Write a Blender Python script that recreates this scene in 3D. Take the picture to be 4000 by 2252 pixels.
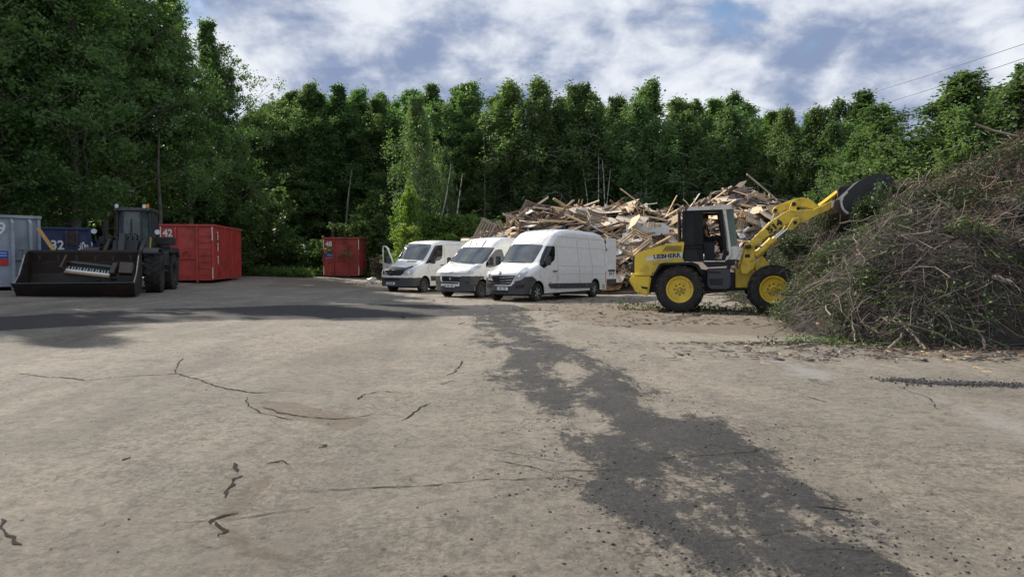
import bpy, bmesh, math, random
import numpy as np
from mathutils import Vector, Matrix, Euler, noise as mnoise
from mathutils.bvhtree import BVHTree
from mathutils.geometry import delaunay_2d_cdt, tessellate_polygon

for _o in list(bpy.data.objects):
    bpy.data.objects.remove(_o)
S = bpy.context.scene
C = S.collection
R = math.radians
rng = random.Random(7)
nrg = np.random.default_rng(11)

# ------------------------------------------------------------------ camera
F = 2753.0            # focal length in pixels of the 4000 px wide photograph
CX, CY = 2000.0, 1126.0
EYE = 1.5
PITCH = math.atan((CY - 1020.0) / F)
cam_d = bpy.data.cameras.new('camera')
cam = bpy.data.objects.new('camera', cam_d)
C.objects.link(cam)
cam_d.sensor_width = 36.0
cam_d.lens = 36.0 * F / 4000.0
cam_d.clip_start = 0.1
cam_d.clip_end = 2000.0
cam.location = (0, 0, EYE)
cam.rotation_euler = (math.pi / 2 - PITCH, 0, 0)
cam_d.dof.use_dof = True
cam_d.dof.focus_distance = 24.0
cam_d.dof.aperture_fstop = 5.0
S.camera = cam

# ------------------------------------------------------------------ light
SUN_EL, SUN_AZ = R(38), R(-48)          # azimuth from +Y, negative = to the left of the view
sun_vec = Vector((math.sin(SUN_AZ) * math.cos(SUN_EL), math.cos(SUN_AZ) * math.cos(SUN_EL), math.sin(SUN_EL)))
sun_d = bpy.data.lights.new('sun', 'SUN')
sun = bpy.data.objects.new('sun', sun_d)
C.objects.link(sun)
sun_d.energy = 4.8
sun_d.angle = R(0.6)
sun_d.color = (1.0, 0.93, 0.82)
sun.rotation_euler = sun_vec.to_track_quat('Z', 'Y').to_euler()
sun.location = (0, 0, 60)

S.view_settings.view_transform = 'Standard'
S.view_settings.look = 'None'
S.view_settings.exposure = 0.5
S.view_settings.gamma = 1.0
S.view_settings.use_curve_mapping = False
S.cycles.max_bounces = 6
S.cycles.diffuse_bounces = 3
S.cycles.transparent_max_bounces = 6
S.cycles.sample_clamp_indirect = 6.0

world = bpy.data.worlds.new('World')
S.world = world
world.use_nodes = True
wt = world.node_tree
wt.nodes.clear()
def _wn(t, **k):
    n = wt.nodes.new(t)
    for a, b in k.items():
        setattr(n, a, b)
    return n
w_out = _wn('ShaderNodeOutputWorld')
sky = _wn('ShaderNodeTexSky', sky_type='NISHITA', sun_disc=False)
sky.sun_elevation = SUN_EL
sky.sun_rotation = SUN_AZ % (2 * math.pi)
sky.air_density = 1.0
sky.dust_density = 0.6
sky.ozone_density = 2.0
bg_sky = _wn('ShaderNodeBackground')
bg_sky.inputs['Strength'].default_value = 0.085
wt.links.new(sky.outputs[0], bg_sky.inputs['Color'])
tc = _wn('ShaderNodeTexCoord')
sep = _wn('ShaderNodeSeparateXYZ')
wt.links.new(tc.outputs['Generated'], sep.inputs[0])
def wm(op, a, b=None, c=None, clamp=False):
    n = _wn('ShaderNodeMath', operation=op, use_clamp=clamp)
    for i, v in enumerate((a, b, c)):
        if v is None:
            continue
        if isinstance(v, (int, float)):
            n.inputs[i].default_value = v
        else:
            wt.links.new(v, n.inputs[i])
    return n.outputs[0]
zc = wm('ADD', wm('MAXIMUM', sep.outputs['Z'], 0.0), 0.42)
comb = _wn('ShaderNodeCombineXYZ')
wt.links.new(wm('DIVIDE', sep.outputs['X'], zc), comb.inputs[0])
wt.links.new(wm('DIVIDE', sep.outputs['Y'], zc), comb.inputs[1])
def wnoise(scale, detail, rough, off, dist=0.0):
    mp = _wn('ShaderNodeMapping')
    mp.inputs['Location'].default_value = off
    wt.links.new(comb.outputs[0], mp.inputs['Vector'])
    n = _wn('ShaderNodeTexNoise')
    n.inputs['Scale'].default_value = scale
    n.inputs['Detail'].default_value = detail
    n.inputs['Roughness'].default_value = rough
    n.inputs['Distortion'].default_value = dist
    wt.links.new(mp.outputs[0], n.inputs['Vector'])
    return n.outputs['Fac']
CLOUD_OFF = (4.6, 0.4, 0.0)
nA = wnoise(1.9, 7, 0.52, CLOUD_OFF, 0.15)
nB = wnoise(5.2, 8, 0.55, (CLOUD_OFF[0] + 5, CLOUD_OFF[1] - 2, 2.0), 0.25)
nC = wnoise(3.0, 7, 0.5, (CLOUD_OFF[0] - 7, 4.0, 5.0), 0.1)
def wramp(v, a, b, lo=0.0, hi=1.0):
    n = _wn('ShaderNodeMapRange', interpolation_type='SMOOTHSTEP')
    n.inputs['From Min'].default_value = a
    n.inputs['From Max'].default_value = b
    n.inputs['To Min'].default_value = lo
    n.inputs['To Max'].default_value = hi
    wt.links.new(v, n.inputs['Value'])
    return n.outputs[0]
# coverage: nearly closed, blue gaps towards the right and overhead
cover_in = wm('ADD', nA, wm('MULTIPLY', wm('SUBTRACT', nB, 0.5), 0.45))
cover_in = wm('SUBTRACT', cover_in, wm('MULTIPLY', wramp(sep.outputs['X'], 0.15, 0.7), 0.075))
cover = wramp(cover_in, 0.30, 0.385)
nD = wnoise(12.0, 6, 0.6, (1.0, 9.0, 3.0), 0.3)
lum = wm('ADD', wm('ADD', wm('MULTIPLY', nC, 0.42), wm('MULTIPLY', nB, 0.40)), wm('MULTIPLY', nD, 0.18))
shade = wramp(lum, 0.415, 0.585)
cr = _wn('ShaderNodeMix', data_type='RGBA')
cr.inputs['A'].default_value = (0.185, 0.235, 0.36, 1)
cr.inputs['B'].default_value = (0.61, 0.635, 0.68, 1)
wt.links.new(shade, cr.inputs['Factor'])
bg_cl = _wn('ShaderNodeBackground')
bg_cl.inputs['Strength'].default_value = 1.0
wt.links.new(cr.outputs['Result'], bg_cl.inputs['Color'])
mixs = _wn('ShaderNodeMixShader')
wt.links.new(cover, mixs.inputs[0])
wt.links.new(bg_sky.outputs[0], mixs.inputs[1])
wt.links.new(bg_cl.outputs[0], mixs.inputs[2])
wt.links.new(mixs.outputs[0], w_out.inputs['Surface'])

# ------------------------------------------------------------------ helpers: pixels to places, ground height
FWD = Vector((0, math.cos(PITCH), -math.sin(PITCH)))
UPV = Vector((0, math.sin(PITCH), math.cos(PITCH)))
def ray(px, py):
    return Vector(((px - CX) / F, 0, 0)) + UPV * (-(py - CY) / F) + FWD
def at(px, py, Y):
    d = ray(px, py)
    return Vector((0, 0, EYE)) + d * (Y / d.y)
def smooth01(t):
    t = np.clip(t, 0, 1)
    return t * t * (3 - 2 * t)
def zg(x, y):
    """ground height: level in front, rising gently to the left and a little towards the back"""
    x = np.asarray(x, float); y = np.asarray(y, float)
    xl = np.clip(-x - 1.5, 0, 26)
    a = 0.030 * xl * smooth01((y - 4) / 16) * (xl / (xl + 1.0))
    b = 0.16 * smooth01((y - 32) / 18) * smooth01((6 - x) / 10)
    return a + b
def gz(x, y):
    return float(zg(x, y))
def gp(px, py):
    """ground point under a pixel"""
    Y = 20.0
    for _ in range(25):
        p = at(px, py, Y)
        t = gz(p.x, Y)
        d = ray(px, py)
        Yn = (t - EYE) / d.z * d.y
        Y = 0.5 * Y + 0.5 * max(1.0, min(Yn, 90))
    return at(px, py, Y)

def lm(px):
    """what a sight line to the wood passes over"""
    for lim, w_ in ((-50, 'out to the left of the yard'), (160, 'behind the grey container'), (400, 'behind the blue container'), (640, 'behind the dark loader'), (960, 'behind the big red container'),
                    (1240, 'in the gap between the two red containers'), (1470, 'behind the small red container'), (1760, 'behind the low van'), (2000, 'behind the middle van'),
                    (2350, 'behind the tall van'), (2640, 'behind the wood heap left of the cab'), (2900, 'behind the cab'), (3250, 'behind the boom'), (3500, 'behind the bucket'), (4001, 'behind the brush heap')):
        if px < lim: return w_
    return 'beyond the far end of the brush heap'
class Frame:
    """a thing's own axes: x forward, y left, z up"""
    def __init__(s, origin, yaw):
        s.o = Vector(origin); s.yaw = yaw
        s.M = Matrix.Translation(s.o) @ Matrix.Rotation(yaw, 4, 'Z')
        s.I = s.M.inverted()
    def un(s, px, py, ylat):
        """where the sight line through a pixel meets the thing's own plane y = ylat"""
        a = s.I @ Vector((0, 0, EYE)); d = s.I.to_3x3() @ ray(px, py)
        t = (ylat - a.y) / d.y
        p = a + d * t
        return (p.x, p.z)

# ------------------------------------------------------------------ helpers: materials
MATS = {}
def nmat(name):
    m = bpy.data.materials.new(name)
    m.use_nodes = True
    m.node_tree.nodes.clear()
    return m, m.node_tree
class NT:
    def __init__(s, nt):
        s.nt = nt
    def n(s, t, **k):
        x = s.nt.nodes.new(t)
        for a, b in k.items():
            setattr(x, a, b)
        return x
    def l(s, a, b):
        s.nt.links.new(a, b)
    def m(s, op, a, b=None, c=None, clamp=False):
        n = s.n('ShaderNodeMath', operation=op, use_clamp=clamp)
        for i, v in enumerate((a, b, c)):
            if v is None: continue
            if isinstance(v, (int, float)): n.inputs[i].default_value = v
            else: s.l(v, n.inputs[i])
        return n.outputs[0]
    def noise(s, vec, scale, detail=4, rough=0.55, dist=0.0):
        n = s.n('ShaderNodeTexNoise')
        n.inputs['Scale'].default_value = scale
        n.inputs['Detail'].default_value = detail
        n.inputs['Roughness'].default_value = rough
        n.inputs['Distortion'].default_value = dist
        if vec is not None: s.l(vec, n.inputs['Vector'])
        return n.outputs['Fac']
    def ramp(s, v, a, b, lo=0.0, hi=1.0, smooth=True):
        n = s.n('ShaderNodeMapRange', interpolation_type='SMOOTHSTEP' if smooth else 'LINEAR')
        n.inputs['From Min'].default_value = a; n.inputs['From Max'].default_value = b
        n.inputs['To Min'].default_value = lo; n.inputs['To Max'].default_value = hi
        s.l(v, n.inputs['Value'])
        return n.outputs[0]
    def mix(s, fac, a, b, mode='MIX'):
        n = s.n('ShaderNodeMix', data_type='RGBA', blend_type=mode)
        for k, v in (('Factor', fac), ('A', a), ('B', b)):
            if isinstance(v, (int, float)): n.inputs[k].default_value = v
            elif isinstance(v, tuple): n.inputs[k].default_value = (v + (1,))[:4]
            else: s.l(v, n.inputs[k])
        return n.outputs['Result']
    def bump(s, h, strength, distance):
        n = s.n('ShaderNodeBump')
        n.inputs['Strength'].default_value = strength
        n.inputs['Distance'].default_value = distance
        s.l(h, n.inputs['Height'])
        return n.outputs[0]

def mat(name, col, rough=0.6, metal=0.0, dirt=None, dirt_amt=0.35, dirt_scale=3.0, bump=0.0, bscale=40.0, spec=0.5,
        coat=0.0, rand=0.0, grain=None):
    """procedural surface: base colour broken by wear of another colour, fine relief, per-object tint"""
    if name in MATS: return MATS[name]
    m, nt = nmat(name); t = NT(nt)
    out = t.n('ShaderNodeOutputMaterial'); b = t.n('ShaderNodeBsdfPrincipled')
    t.l(b.outputs[0], out.inputs[0])
    tc = t.n('ShaderNodeTexCoord'); vec = tc.outputs['Object']
    n1 = t.noise(vec, dirt_scale, 6, 0.62, 0.3)
    n2 = t.noise(vec, dirt_scale * 9, 4, 0.6)
    c = t.mix(t.ramp(n2, 0.3, 0.7, 0.0, 1.0), tuple(v * 0.88 for v in col), tuple(min(1, v * 1.07) for v in col))
    if dirt is not None:
        f = t.m('MULTIPLY', t.ramp(t.m('ADD', t.m('MULTIPLY', n1, 0.7), t.m('MULTIPLY', n2, 0.3)), 0.45, 0.68), dirt_amt)
        c = t.mix(f, c, dirt)
    if grain is not None:
        mp = t.n('ShaderNodeMapping'); mp.inputs['Scale'].default_value = grain
        t.l(vec, mp.inputs['Vector'])
        g = t.noise(mp.outputs[0], 1.0, 5, 0.6, 0.6)
        c = t.mix(t.ramp(g, 0.35, 0.7, 0.0, 0.5), c, tuple(v * 0.45 for v in col))
    if rand:
        oi = t.n('ShaderNodeObjectInfo')
        hs = t.n('ShaderNodeHueSaturation')
        t.l(c, hs.inputs['Color'])
        t.l(t.m('ADD', t.m('MULTIPLY', oi.outputs['Random'], rand), 1.0 - rand * 0.5), hs.inputs['Value'])
        t.l(t.m('ADD', t.m('MULTIPLY', t.m('FRACT', t.m('MULTIPLY', oi.outputs['Random'], 7.31)), rand * 0.9), 1.0 - rand * 0.45), hs.inputs['Saturation'])
        c = hs.outputs[0]
    t.l(c, b.inputs['Base Color'])
    t.l(t.ramp(n1, 0.3, 0.75, max(0.02, rough - 0.08), min(1, rough + 0.15)), b.inputs['Roughness'])
    b.inputs['Metallic'].default_value = metal
    b.inputs['Specular IOR Level'].default_value = spec
    b.inputs['Coat Weight'].default_value = coat
    b.inputs['Coat Roughness'].default_value = 0.08
    if bump:
        t.l(t.bump(t.noise(vec, bscale, 5, 0.6), 0.6, bump), b.inputs['Normal'])
    MATS[name] = m
    return m

# ------------------------------------------------------------------ helpers: meshes and things
def tag(o, label=None, cat=None, group=None, kind=None):
    if label: o['label'] = label
    if cat: o['category'] = cat
    if group: o['group'] = group
    if kind: o['kind'] = kind
    return o
def thing(name, label, cat, loc=(0, 0, 0), yaw=0.0, group=None, rot=None):
    o = bpy.data.objects.new(name, None)
    o.empty_display_size = 0.3
    C.objects.link(o)
    o.location = loc
    o.rotation_euler = rot if rot is not None else (0, 0, yaw)
    return tag(o, label, cat, group)
def link(name, me, parent=None):
    o = bpy.data.objects.new(name, me)
    C.objects.link(o)
    if parent is not None: o.parent = parent
    return o
def np_mesh(name, V, Fq, mats=None, smooth=False, uvcol=None):
    """mesh from arrays: V (n,3); Fq (m,3|4) one polygon size"""
    V = np.asarray(V, np.float32); Fq = np.asarray(Fq, np.int32)
    me = bpy.data.meshes.new(name)
    me.vertices.add(len(V)); me.vertices.foreach_set('co', V.ravel())
    k = Fq.shape[1]
    me.loops.add(Fq.size); me.loops.foreach_set('vertex_index', Fq.ravel())
    me.polygons.add(len(Fq))
    me.polygons.foreach_set('loop_start', np.arange(0, Fq.size, k, dtype=np.int32))
    me.polygons.foreach_set('loop_total', np.full(len(Fq), k, np.int32))
    if smooth: me.polygons.foreach_set('use_smooth', np.ones(len(Fq), bool))
    if mats:
        for m in (mats if isinstance(mats, (list, tuple)) else [mats]): me.materials.append(m)
    me.update(calc_edges=True)
    return me

class MB:
    """collects simple solids into one mesh"""
    def __init__(s):
        s.bm = bmesh.new(); s.mi = 0
    def _fin(s, faces):
        for f in faces: f.material_index = s.mi
    def box(s, c, size, rot=None, taper=None):
        hx, hy, hz = size[0] / 2, size[1] / 2, size[2] / 2
        M = Matrix.Translation(Vector(c))
        if rot is not None: M = M @ (rot if isinstance(rot, Matrix) else Euler(rot).to_matrix().to_4x4())
        vs = []
        for z in (-hz, hz):
            for (x, y) in ((-hx, -hy), (hx, -hy), (hx, hy), (-hx, hy)):
                k = taper if (taper and z > 0) else 1.0
                vs.append(s.bm.verts.new(M @ Vector((x * k, y * k, z))))
        q = [(3, 2, 1, 0), (4, 5, 6, 7), (0, 1, 5, 4), (1, 2, 6, 5), (2, 3, 7, 6), (3, 0, 4, 7)]
        s._fin([s.bm.faces.new([vs[i] for i in f]) for f in q])
        return s
    def prism(s, poly, y0, y1, axis='y'):
        """polygon (x,z) extruded between y0 and y1 (axis y), or (y,z) along x, or (x,y) along z"""
        def mk(p, k):
            if axis == 'y': return Vector((p[0], k, p[1]))
            if axis == 'x': return Vector((k, p[0], p[1]))
            return Vector((p[0], p[1], k))
        a = [s.bm.verts.new(mk(p, y0)) for p in poly]
        b = [s.bm.verts.new(mk(p, y1)) for p in poly]
        fs = []
        n = len(poly)
        tris = tessellate_polygon([[Vector((p[0], p[1], 0)) for p in poly]])
        for t in tris:
            try:
                fs.append(s.bm.faces.new([a[i] for i in t])); fs.append(s.bm.faces.new([b[i] for i in reversed(t)]))
            except ValueError: pass
        for i in range(n):
            fs.append(s.bm.faces.new([a[i], b[i], b[(i + 1) % n], a[(i + 1) % n]]))
        s._fin(fs)
        return s
    def tube(s, pts, r, seg=8, cap=True):
        """round bar through points; r a number or one per point"""
        pts = [Vector(p) for p in pts]
        rr = r if isinstance(r, (list, tuple)) else [r] * len(pts)
        rings = []
        up = None
        for i, p in enumerate(pts):
            d = (pts[min(i + 1, len(pts) - 1)] - pts[max(i - 1, 0)]).normalized()
            if up is None:
                up = Vector((0, 0, 1)) if abs(d.z) < 0.9 else Vector((1, 0, 0))
            sx = d.cross(up).normalized(); up = sx.cross(d).normalized()
            rings.append([s.bm.verts.new(p + (sx * math.cos(2 * math.pi * k / seg) + up * math.sin(2 * math.pi * k / seg)) * rr[i]) for k in range(seg)])
        fs = []
        for a, b in zip(rings, rings[1:]):
            for k in range(seg):
                fs.append(s.bm.faces.new([a[k], a[(k + 1) % seg], b[(k + 1) % seg], b[k]]))
        if cap:
            fs.append(s.bm.faces.new(list(reversed(rings[0])))); fs.append(s.bm.faces.new(rings[-1]))
        s._fin(fs)
        return s
    def lathe(s, prof, c=(0, 0, 0), axis='y', seg=32, closed=True):
        """profile of (offset along axis, radius) spun about an axis through c"""
        rings = []
        for (o, r) in prof:
            ring = []
            for k in range(seg):
                a = 2 * math.pi * k / seg
                if axis == 'y': v = Vector((r * math.cos(a), o, r * math.sin(a)))
                elif axis == 'z': v = Vector((r * math.cos(a), r * math.sin(a), o))
                else: v = Vector((o, r * math.cos(a), r * math.sin(a)))
                ring.append(s.bm.verts.new(v + Vector(c)))
            rings.append(ring)
        fs = []
        for a, b in zip(rings, rings[1:]):
            for k in range(seg):
                fs.append(s.bm.faces.new([a[k], a[(k + 1) % seg], b[(k + 1) % seg], b[k]]))
        if closed:
            fs.append(s.bm.faces.new(rings[0])); fs.append(s.bm.faces.new(list(reversed(rings[-1]))))
        s._fin(fs)
        return s
    def build(s, name, mats, parent=None, bevel=0.0, smooth=False, seg=1, M=None):
        bm = s.bm
        bmesh.ops.remove_doubles(bm, verts=bm.verts, dist=1e-5)
        bmesh.ops.recalc_face_normals(bm, faces=bm.faces)
        if bevel:
            es = [e for e in bm.edges if len(e.link_faces) == 2 and e.calc_face_angle(0) > 0.45]
            try: bmesh.ops.bevel(bm, geom=es, offset=bevel, segments=seg, affect='EDGES', clamp_overlap=True)
            except Exception: pass
        if M is not None: bm.transform(M)
        me = bpy.data.meshes.new(name)
        bm.to_mesh(me); bm.free()
        for m in (mats if isinstance(mats, (list, tuple)) else [mats]): me.materials.append(m)
        if smooth:
            for p in me.polygons: p.use_smooth = True
            me.set_sharp_from_angle(angle=R(38))
        return link(name, me, parent)

def text_mesh(body, size, depth=0.004, bold=0.0, spacing=1.0, xscale=1.0):
    cu = bpy.data.curves.new('lettering', 'FONT')
    cu.body = body; cu.size = size; cu.extrude = depth; cu.offset = bold
    cu.space_character = spacing; cu.align_x = 'CENTER'; cu.align_y = 'CENTER'; cu.resolution_u = 3
    o = bpy.data.objects.new('lettering', cu); C.objects.link(o)
    dg = bpy.context.evaluated_depsgraph_get(); dg.update()
    me = bpy.data.meshes.new_from_object(o.evaluated_get(dg))
    bpy.data.objects.remove(o); bpy.data.curves.remove(cu)
    me.transform(Matrix.Scale(xscale, 4, (1, 0, 0)))
    me.name = 'lettering'
    return me
def text(body, size, m, parent, M, name='lettering', **k):
    """lettering lying in the local XY plane of M (x reading direction, z out of the surface)"""
    me = text_mesh(body, size, **k)
    me.materials.clear(); me.materials.append(m)
    me.transform(M)
    return link(name, me, parent)
def axes(origin, x, z):
    """matrix whose x is the reading direction and z the outward normal"""
    x = Vector(x).normalized(); z = Vector(z).normalized(); y = z.cross(x)
    return Matrix(((x.x, y.x, z.x, origin[0]), (x.y, y.y, z.y, origin[1]), (x.z, y.z, z.z, origin[2]), (0, 0, 0, 1)))
def copy_thing(root, loc, rot=None, label=None, group=None, scale=None):
    r = root.copy(); C.objects.link(r); r.location = loc
    if rot is not None: r.rotation_euler = rot
    if scale is not None: r.scale = (scale,) * 3 if isinstance(scale, (int, float)) else scale
    if label: r['label'] = label
    if group: r['group'] = group
    for ch in list(root.children):
        c = ch.copy(); C.objects.link(c); c.parent = r
        for g in list(ch.children):
            d = g.copy(); C.objects.link(d); d.parent = c
    return r

# ================================================================== GROUND
def poly_sd(px, py, poly):
    """signed distance (inside positive) from points to a polygon"""
    P = np.asarray(poly, float)
    d = np.full(px.shape, 1e9); inside = np.zeros(px.shape, bool)
    n = len(P)
    for i in range(n):
        a = P[i]; b = P[(i + 1) % n]
        e = b - a
        wx = px - a[0]; wy = py - a[1]
        t = np.clip((wx * e[0] + wy * e[1]) / (e @ e + 1e-12), 0, 1)
        d = np.minimum(d, np.hypot(wx - e[0] * t, wy - e[1] * t))
        c = ((a[1] > py) != (b[1] > py)) & (px < (b[0] - a[0]) * (py - a[1]) / (b[1] - a[1] + 1e-12) + a[0])
        inside ^= c
    return np.where(inside, d, -d)
def line_d(px, py, pts):
    d = np.full(px.shape, 1e9)
    P = np.asarray(pts, float)
    for a, b in zip(P[:, :2], P[1:, :2]):
        e = b - a
        t = np.clip(((px - a[0]) * e[0] + (py - a[1]) * e[1]) / (e @ e + 1e-12), 0, 1)
        d = np.minimum(d, np.hypot(px - a[0] - e[0] * t, py - a[1] - e[1] * t))
    return d
def G(pts):
    return [tuple(gp(x, y))[:2] for x, y in pts]

TAR = [G([(1760, 1215), (1860, 1250), (1900, 1310), (1935, 1370), (1985, 1470), (2040, 1530), (2110, 1600), (2185, 1680), (2190, 1790), (2250, 1880), (2330, 1960),
          (2450, 2040), (2560, 2150), (2640, 2300), (3850, 2330), (3560, 2160), (3400, 2050), (3250, 1960), (3110, 1840), (2960, 1740),
          (2810, 1660), (2640, 1590), (2560, 1520), (2440, 1450), (2300, 1390), (2190, 1340), (2100, 1290), (2060, 1240), (2030, 1205)])]
HOLES = [G([(2200, 1560), (2330, 1600), (2380, 1680), (2300, 1700), (2210, 1640)]),
         G([(2180, 1420), (2300, 1440), (2260, 1480), (2120, 1470)]),
         G([(2480, 1890), (2620, 1950), (2800, 2030), (2900, 2090), (2760, 2080), (2580, 2010), (2500, 1960)]),
         G([(2950, 1770), (3050, 1810), (3080, 1850), (2980, 1830)]),
         G([(2500, 1540), (2640, 1590), (2700, 1640), (2600, 1640), (2520, 1590)]),
         G([(2330, 2000), (2560, 2060), (2640, 2200), (2700, 2330), (2400, 2330)]),
         G([(3150, 2000), (3300, 2040), (3340, 2110), (3200, 2080)]),
         G([(1900, 1300), (1990, 1360), (2070, 1370), (2000, 1320)])]
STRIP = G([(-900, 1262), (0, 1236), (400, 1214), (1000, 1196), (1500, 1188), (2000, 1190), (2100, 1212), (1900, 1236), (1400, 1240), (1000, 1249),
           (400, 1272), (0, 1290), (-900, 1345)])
CHALK = [G([(2940, 1390), (3100, 1400), (3330, 1470), (3340, 1500), (3150, 1490), (3000, 1450)]),
         G([(3560, 1540), (3800, 1580), (4300, 1700), (4300, 1800), (3950, 1740), (3700, 1640)]),
         G([(-300, 1292), (0, 1288), (110, 1296), (60, 1312), (-300, 1322)])]
SOIL = [G([(2010, 1190), (2500, 1180), (3060, 1200), (3150, 1320), (3600, 1390), (4300, 1400), (4300, 1350), (3900, 1330), (3000, 1320), (2700, 1300), (2300, 1270)]),
        G([(1100, 1092), (1500, 1100), (1420, 1125), (1000, 1120)]),
        G([(820, 2010), (950, 1880), (1130, 1810), (1010, 1950), (880, 2050)]), G([(980, 1560), (1150, 1570), (1450, 1640), (1350, 1690), (1050, 1620)]),
        G([(830, 2060), (900, 2010), (1010, 2110), (1200, 2180), (950, 2160)])]
# brush heap and waste-wood heap outlines are needed by the ground too
xs_p = [0.0]
while xs_p[-1] < 7: xs_p.append(xs_p[-1] + 0.055)
while xs_p[-1] < 24: xs_p.append(xs_p[-1] + 0.055 + (xs_p[-1] - 7) * 0.02)
while xs_p[-1] < 150: xs_p.append(xs_p[-1] * 1.25)
gx = np.array([-v for v in reversed(xs_p[1:])] + xs_p)
ys_p = [2.2]
while ys_p[-1] < 60: ys_p.append(ys_p[-1] * 1.0095)
while ys_p[-1] < 190: ys_p.append(ys_p[-1] * 1.25)
gy = np.array([-60, -40, -12, -4, -1, 0.5, 1.5] + ys_p)
GX, GY = np.meshgrid(gx, gy)
def fbm_np(x, y, octs, seed):
    """cheap smooth value noise sum"""
    out = np.zeros_like(x)
    r = np.random.default_rng(seed)
    for (fr, am) in octs:
        tab = r.random((64, 64))
        u = x * fr + r.random() * 50 + 5000; v = y * fr + r.random() * 50 + 5000
        iu = np.floor(u).astype(int); iv = np.floor(v).astype(int)
        fu = u - iu; fv = v - iv
        fu = fu * fu * (3 - 2 * fu); fv = fv * fv * (3 - 2 * fv)
        a = tab[iv % 64, iu % 64]; b = tab[iv % 64, (iu + 1) % 64]
        c = tab[(iv + 1) % 64, iu % 64]; d = tab[(iv + 1) % 64, (iu + 1) % 64]
        out += am * ((a * (1 - fu) + b * fu) * (1 - fv) + (c * (1 - fu) + d * fu) * fv - 0.5)
    return out
near = np.exp(-((GX / 30) ** 2 + ((GY - 10) / 30) ** 2))
GZ = zg(GX, GY) + fbm_np(GX, GY, [(0.35, 0.06), (0.9, 0.034), (2.3, 0.018), (5.0, 0.007)], 3) * near
gn = fbm_np(GX, GY, [(1.1, 0.35), (2.7, 0.25), (6.0, 0.15)], 8)
tar = np.full(GX.shape, -1.0)
for p in TAR:
    tar = np.maximum(tar, poly_sd(GX, GY, p) / (0.25 + 0.02 * GY))
for h in HOLES:
    tar = np.minimum(tar, -poly_sd(GX, GY, h) / 0.30 + 0.25)
tar = np.clip(0.5 + 0.5 * np.clip(tar, -1, 1) + gn * 0.75 * np.clip(1 - np.abs(tar) * 0.35, 0, 1), 0, 1)
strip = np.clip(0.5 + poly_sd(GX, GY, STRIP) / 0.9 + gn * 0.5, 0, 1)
chalk = np.zeros(GX.shape)
for p in CHALK: chalk = np.maximum(chalk, np.clip(0.35 + poly_sd(GX, GY, p) / 0.7 + gn * 0.9, 0, 1))
soil = np.zeros(GX.shape)
for i, p in enumerate(SOIL): soil = np.maximum(soil, np.clip(0.45 + poly_sd(GX, GY, p) / (1.0 if i < 2 else 0.15) + gn * 0.9, 0, 1))
far_soil = smooth01((np.abs(GX) - 40) / 20) + smooth01((GY - 47) / 4)
soil = np.clip(soil + far_soil, 0, 1)
GZ -= 0.008 * (soil > 0.5) * near
GZ += 0.012 * tar * near
ny, nx = GX.shape
idx = np.arange(ny * nx).reshape(ny, nx)
quads = np.stack([idx[:-1, :-1], idx[:-1, 1:], idx[1:, 1:], idx[1:, :-1]], -1).reshape(-1, 4)
ground_me = np_mesh('ground', np.stack([GX, GY, GZ], -1).reshape(-1, 3), quads, smooth=True)
for nm, arr in (('tar', tar), ('strip', strip), ('chalk', chalk), ('soil', soil)):
    at_ = ground_me.attributes.new(nm, 'FLOAT', 'POINT')
    at_.data.foreach_set('value', arr.ravel().astype(np.float32))
def ground_h(x, y):
    """height of the built ground surface"""
    i = int(np.clip(np.searchsorted(gy, y) - 1, 0, ny - 2)); j = int(np.clip(np.searchsorted(gx, x) - 1, 0, nx - 2))
    u = (x - gx[j]) / (gx[j + 1] - gx[j]); v = (y - gy[i]) / (gy[i + 1] - gy[i])
    return float((GZ[i, j] * (1 - u) + GZ[i, j + 1] * u) * (1 - v) + (GZ[i + 1, j] * (1 - u) + GZ[i + 1, j + 1] * u) * v)

m, nt = nmat('worn_asphalt'); t = NT(nt)
out = t.n('ShaderNodeOutputMaterial'); b = t.n('ShaderNodeBsdfPrincipled'); t.l(b.outputs[0], out.inputs[0])
pos = t.n('ShaderNodeNewGeometry').outputs['Position']
def attr(n_): 
    a = t.n('ShaderNodeAttribute', attribute_name=n_); return a.outputs['Fac']
def mapped(sc):
    mp = t.n('ShaderNodeMapping'); mp.inputs['Scale'].default_value = sc; t.l(pos, mp.inputs['Vector']); return mp.outputs[0]
n_big = t.noise(pos, 0.35, 5, 0.6, 0.4)
n_mid = t.noise(pos, 1.7, 6, 0.6, 0.5)
n_fine = t.noise(pos, 26, 6, 0.72)
n_grit = t.noise(pos, 34, 7, 0.9)
n14 = t.noise(pos, 24, 7, 0.86, 0.1)
n_pit = t.noise(pos, 105, 3, 0.8)
vor = t.n('ShaderNodeTexVoronoi'); vor.inputs['Scale'].default_value = 60; t.l(pos, vor.inputs['Vector'])
vor2 = t.n('ShaderNodeTexVoronoi'); vor2.inputs['Scale'].default_value = 7.0; vor2.inputs['Randomness'].default_value = 1.0; t.l(pos, vor2.inputs['Vector'])
c = t.mix(t.ramp(n_big, 0.35, 0.65), (0.430, 0.372, 0.290), (0.330, 0.292, 0.235))
c = t.mix(t.m('MULTIPLY', t.ramp(n_mid, 0.45, 0.72), 0.58), c, (0.180, 0.163, 0.140))
streak = t.noise(mapped((0.9, 0.22, 1)), 1.0, 5, 0.55, 0.8)
c = t.mix(t.m('MULTIPLY', t.ramp(streak, 0.5, 0.7), 0.45), c, (0.13, 0.108, 0.086))
c = t.mix(t.m('MULTIPLY', t.ramp(n_fine, 0.35, 0.62), 0.55), c, (0.27, 0.245, 0.205))
c = t.mix(t.m('MULTIPLY', t.ramp(n_grit, 0.52, 0.68), 0.9), c, (0.055, 0.052, 0.048))
c = t.mix(t.m('MULTIPLY', t.ramp(n_pit, 0.55, 0.66), 0.65), c, (0.36, 0.33, 0.28))
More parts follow.
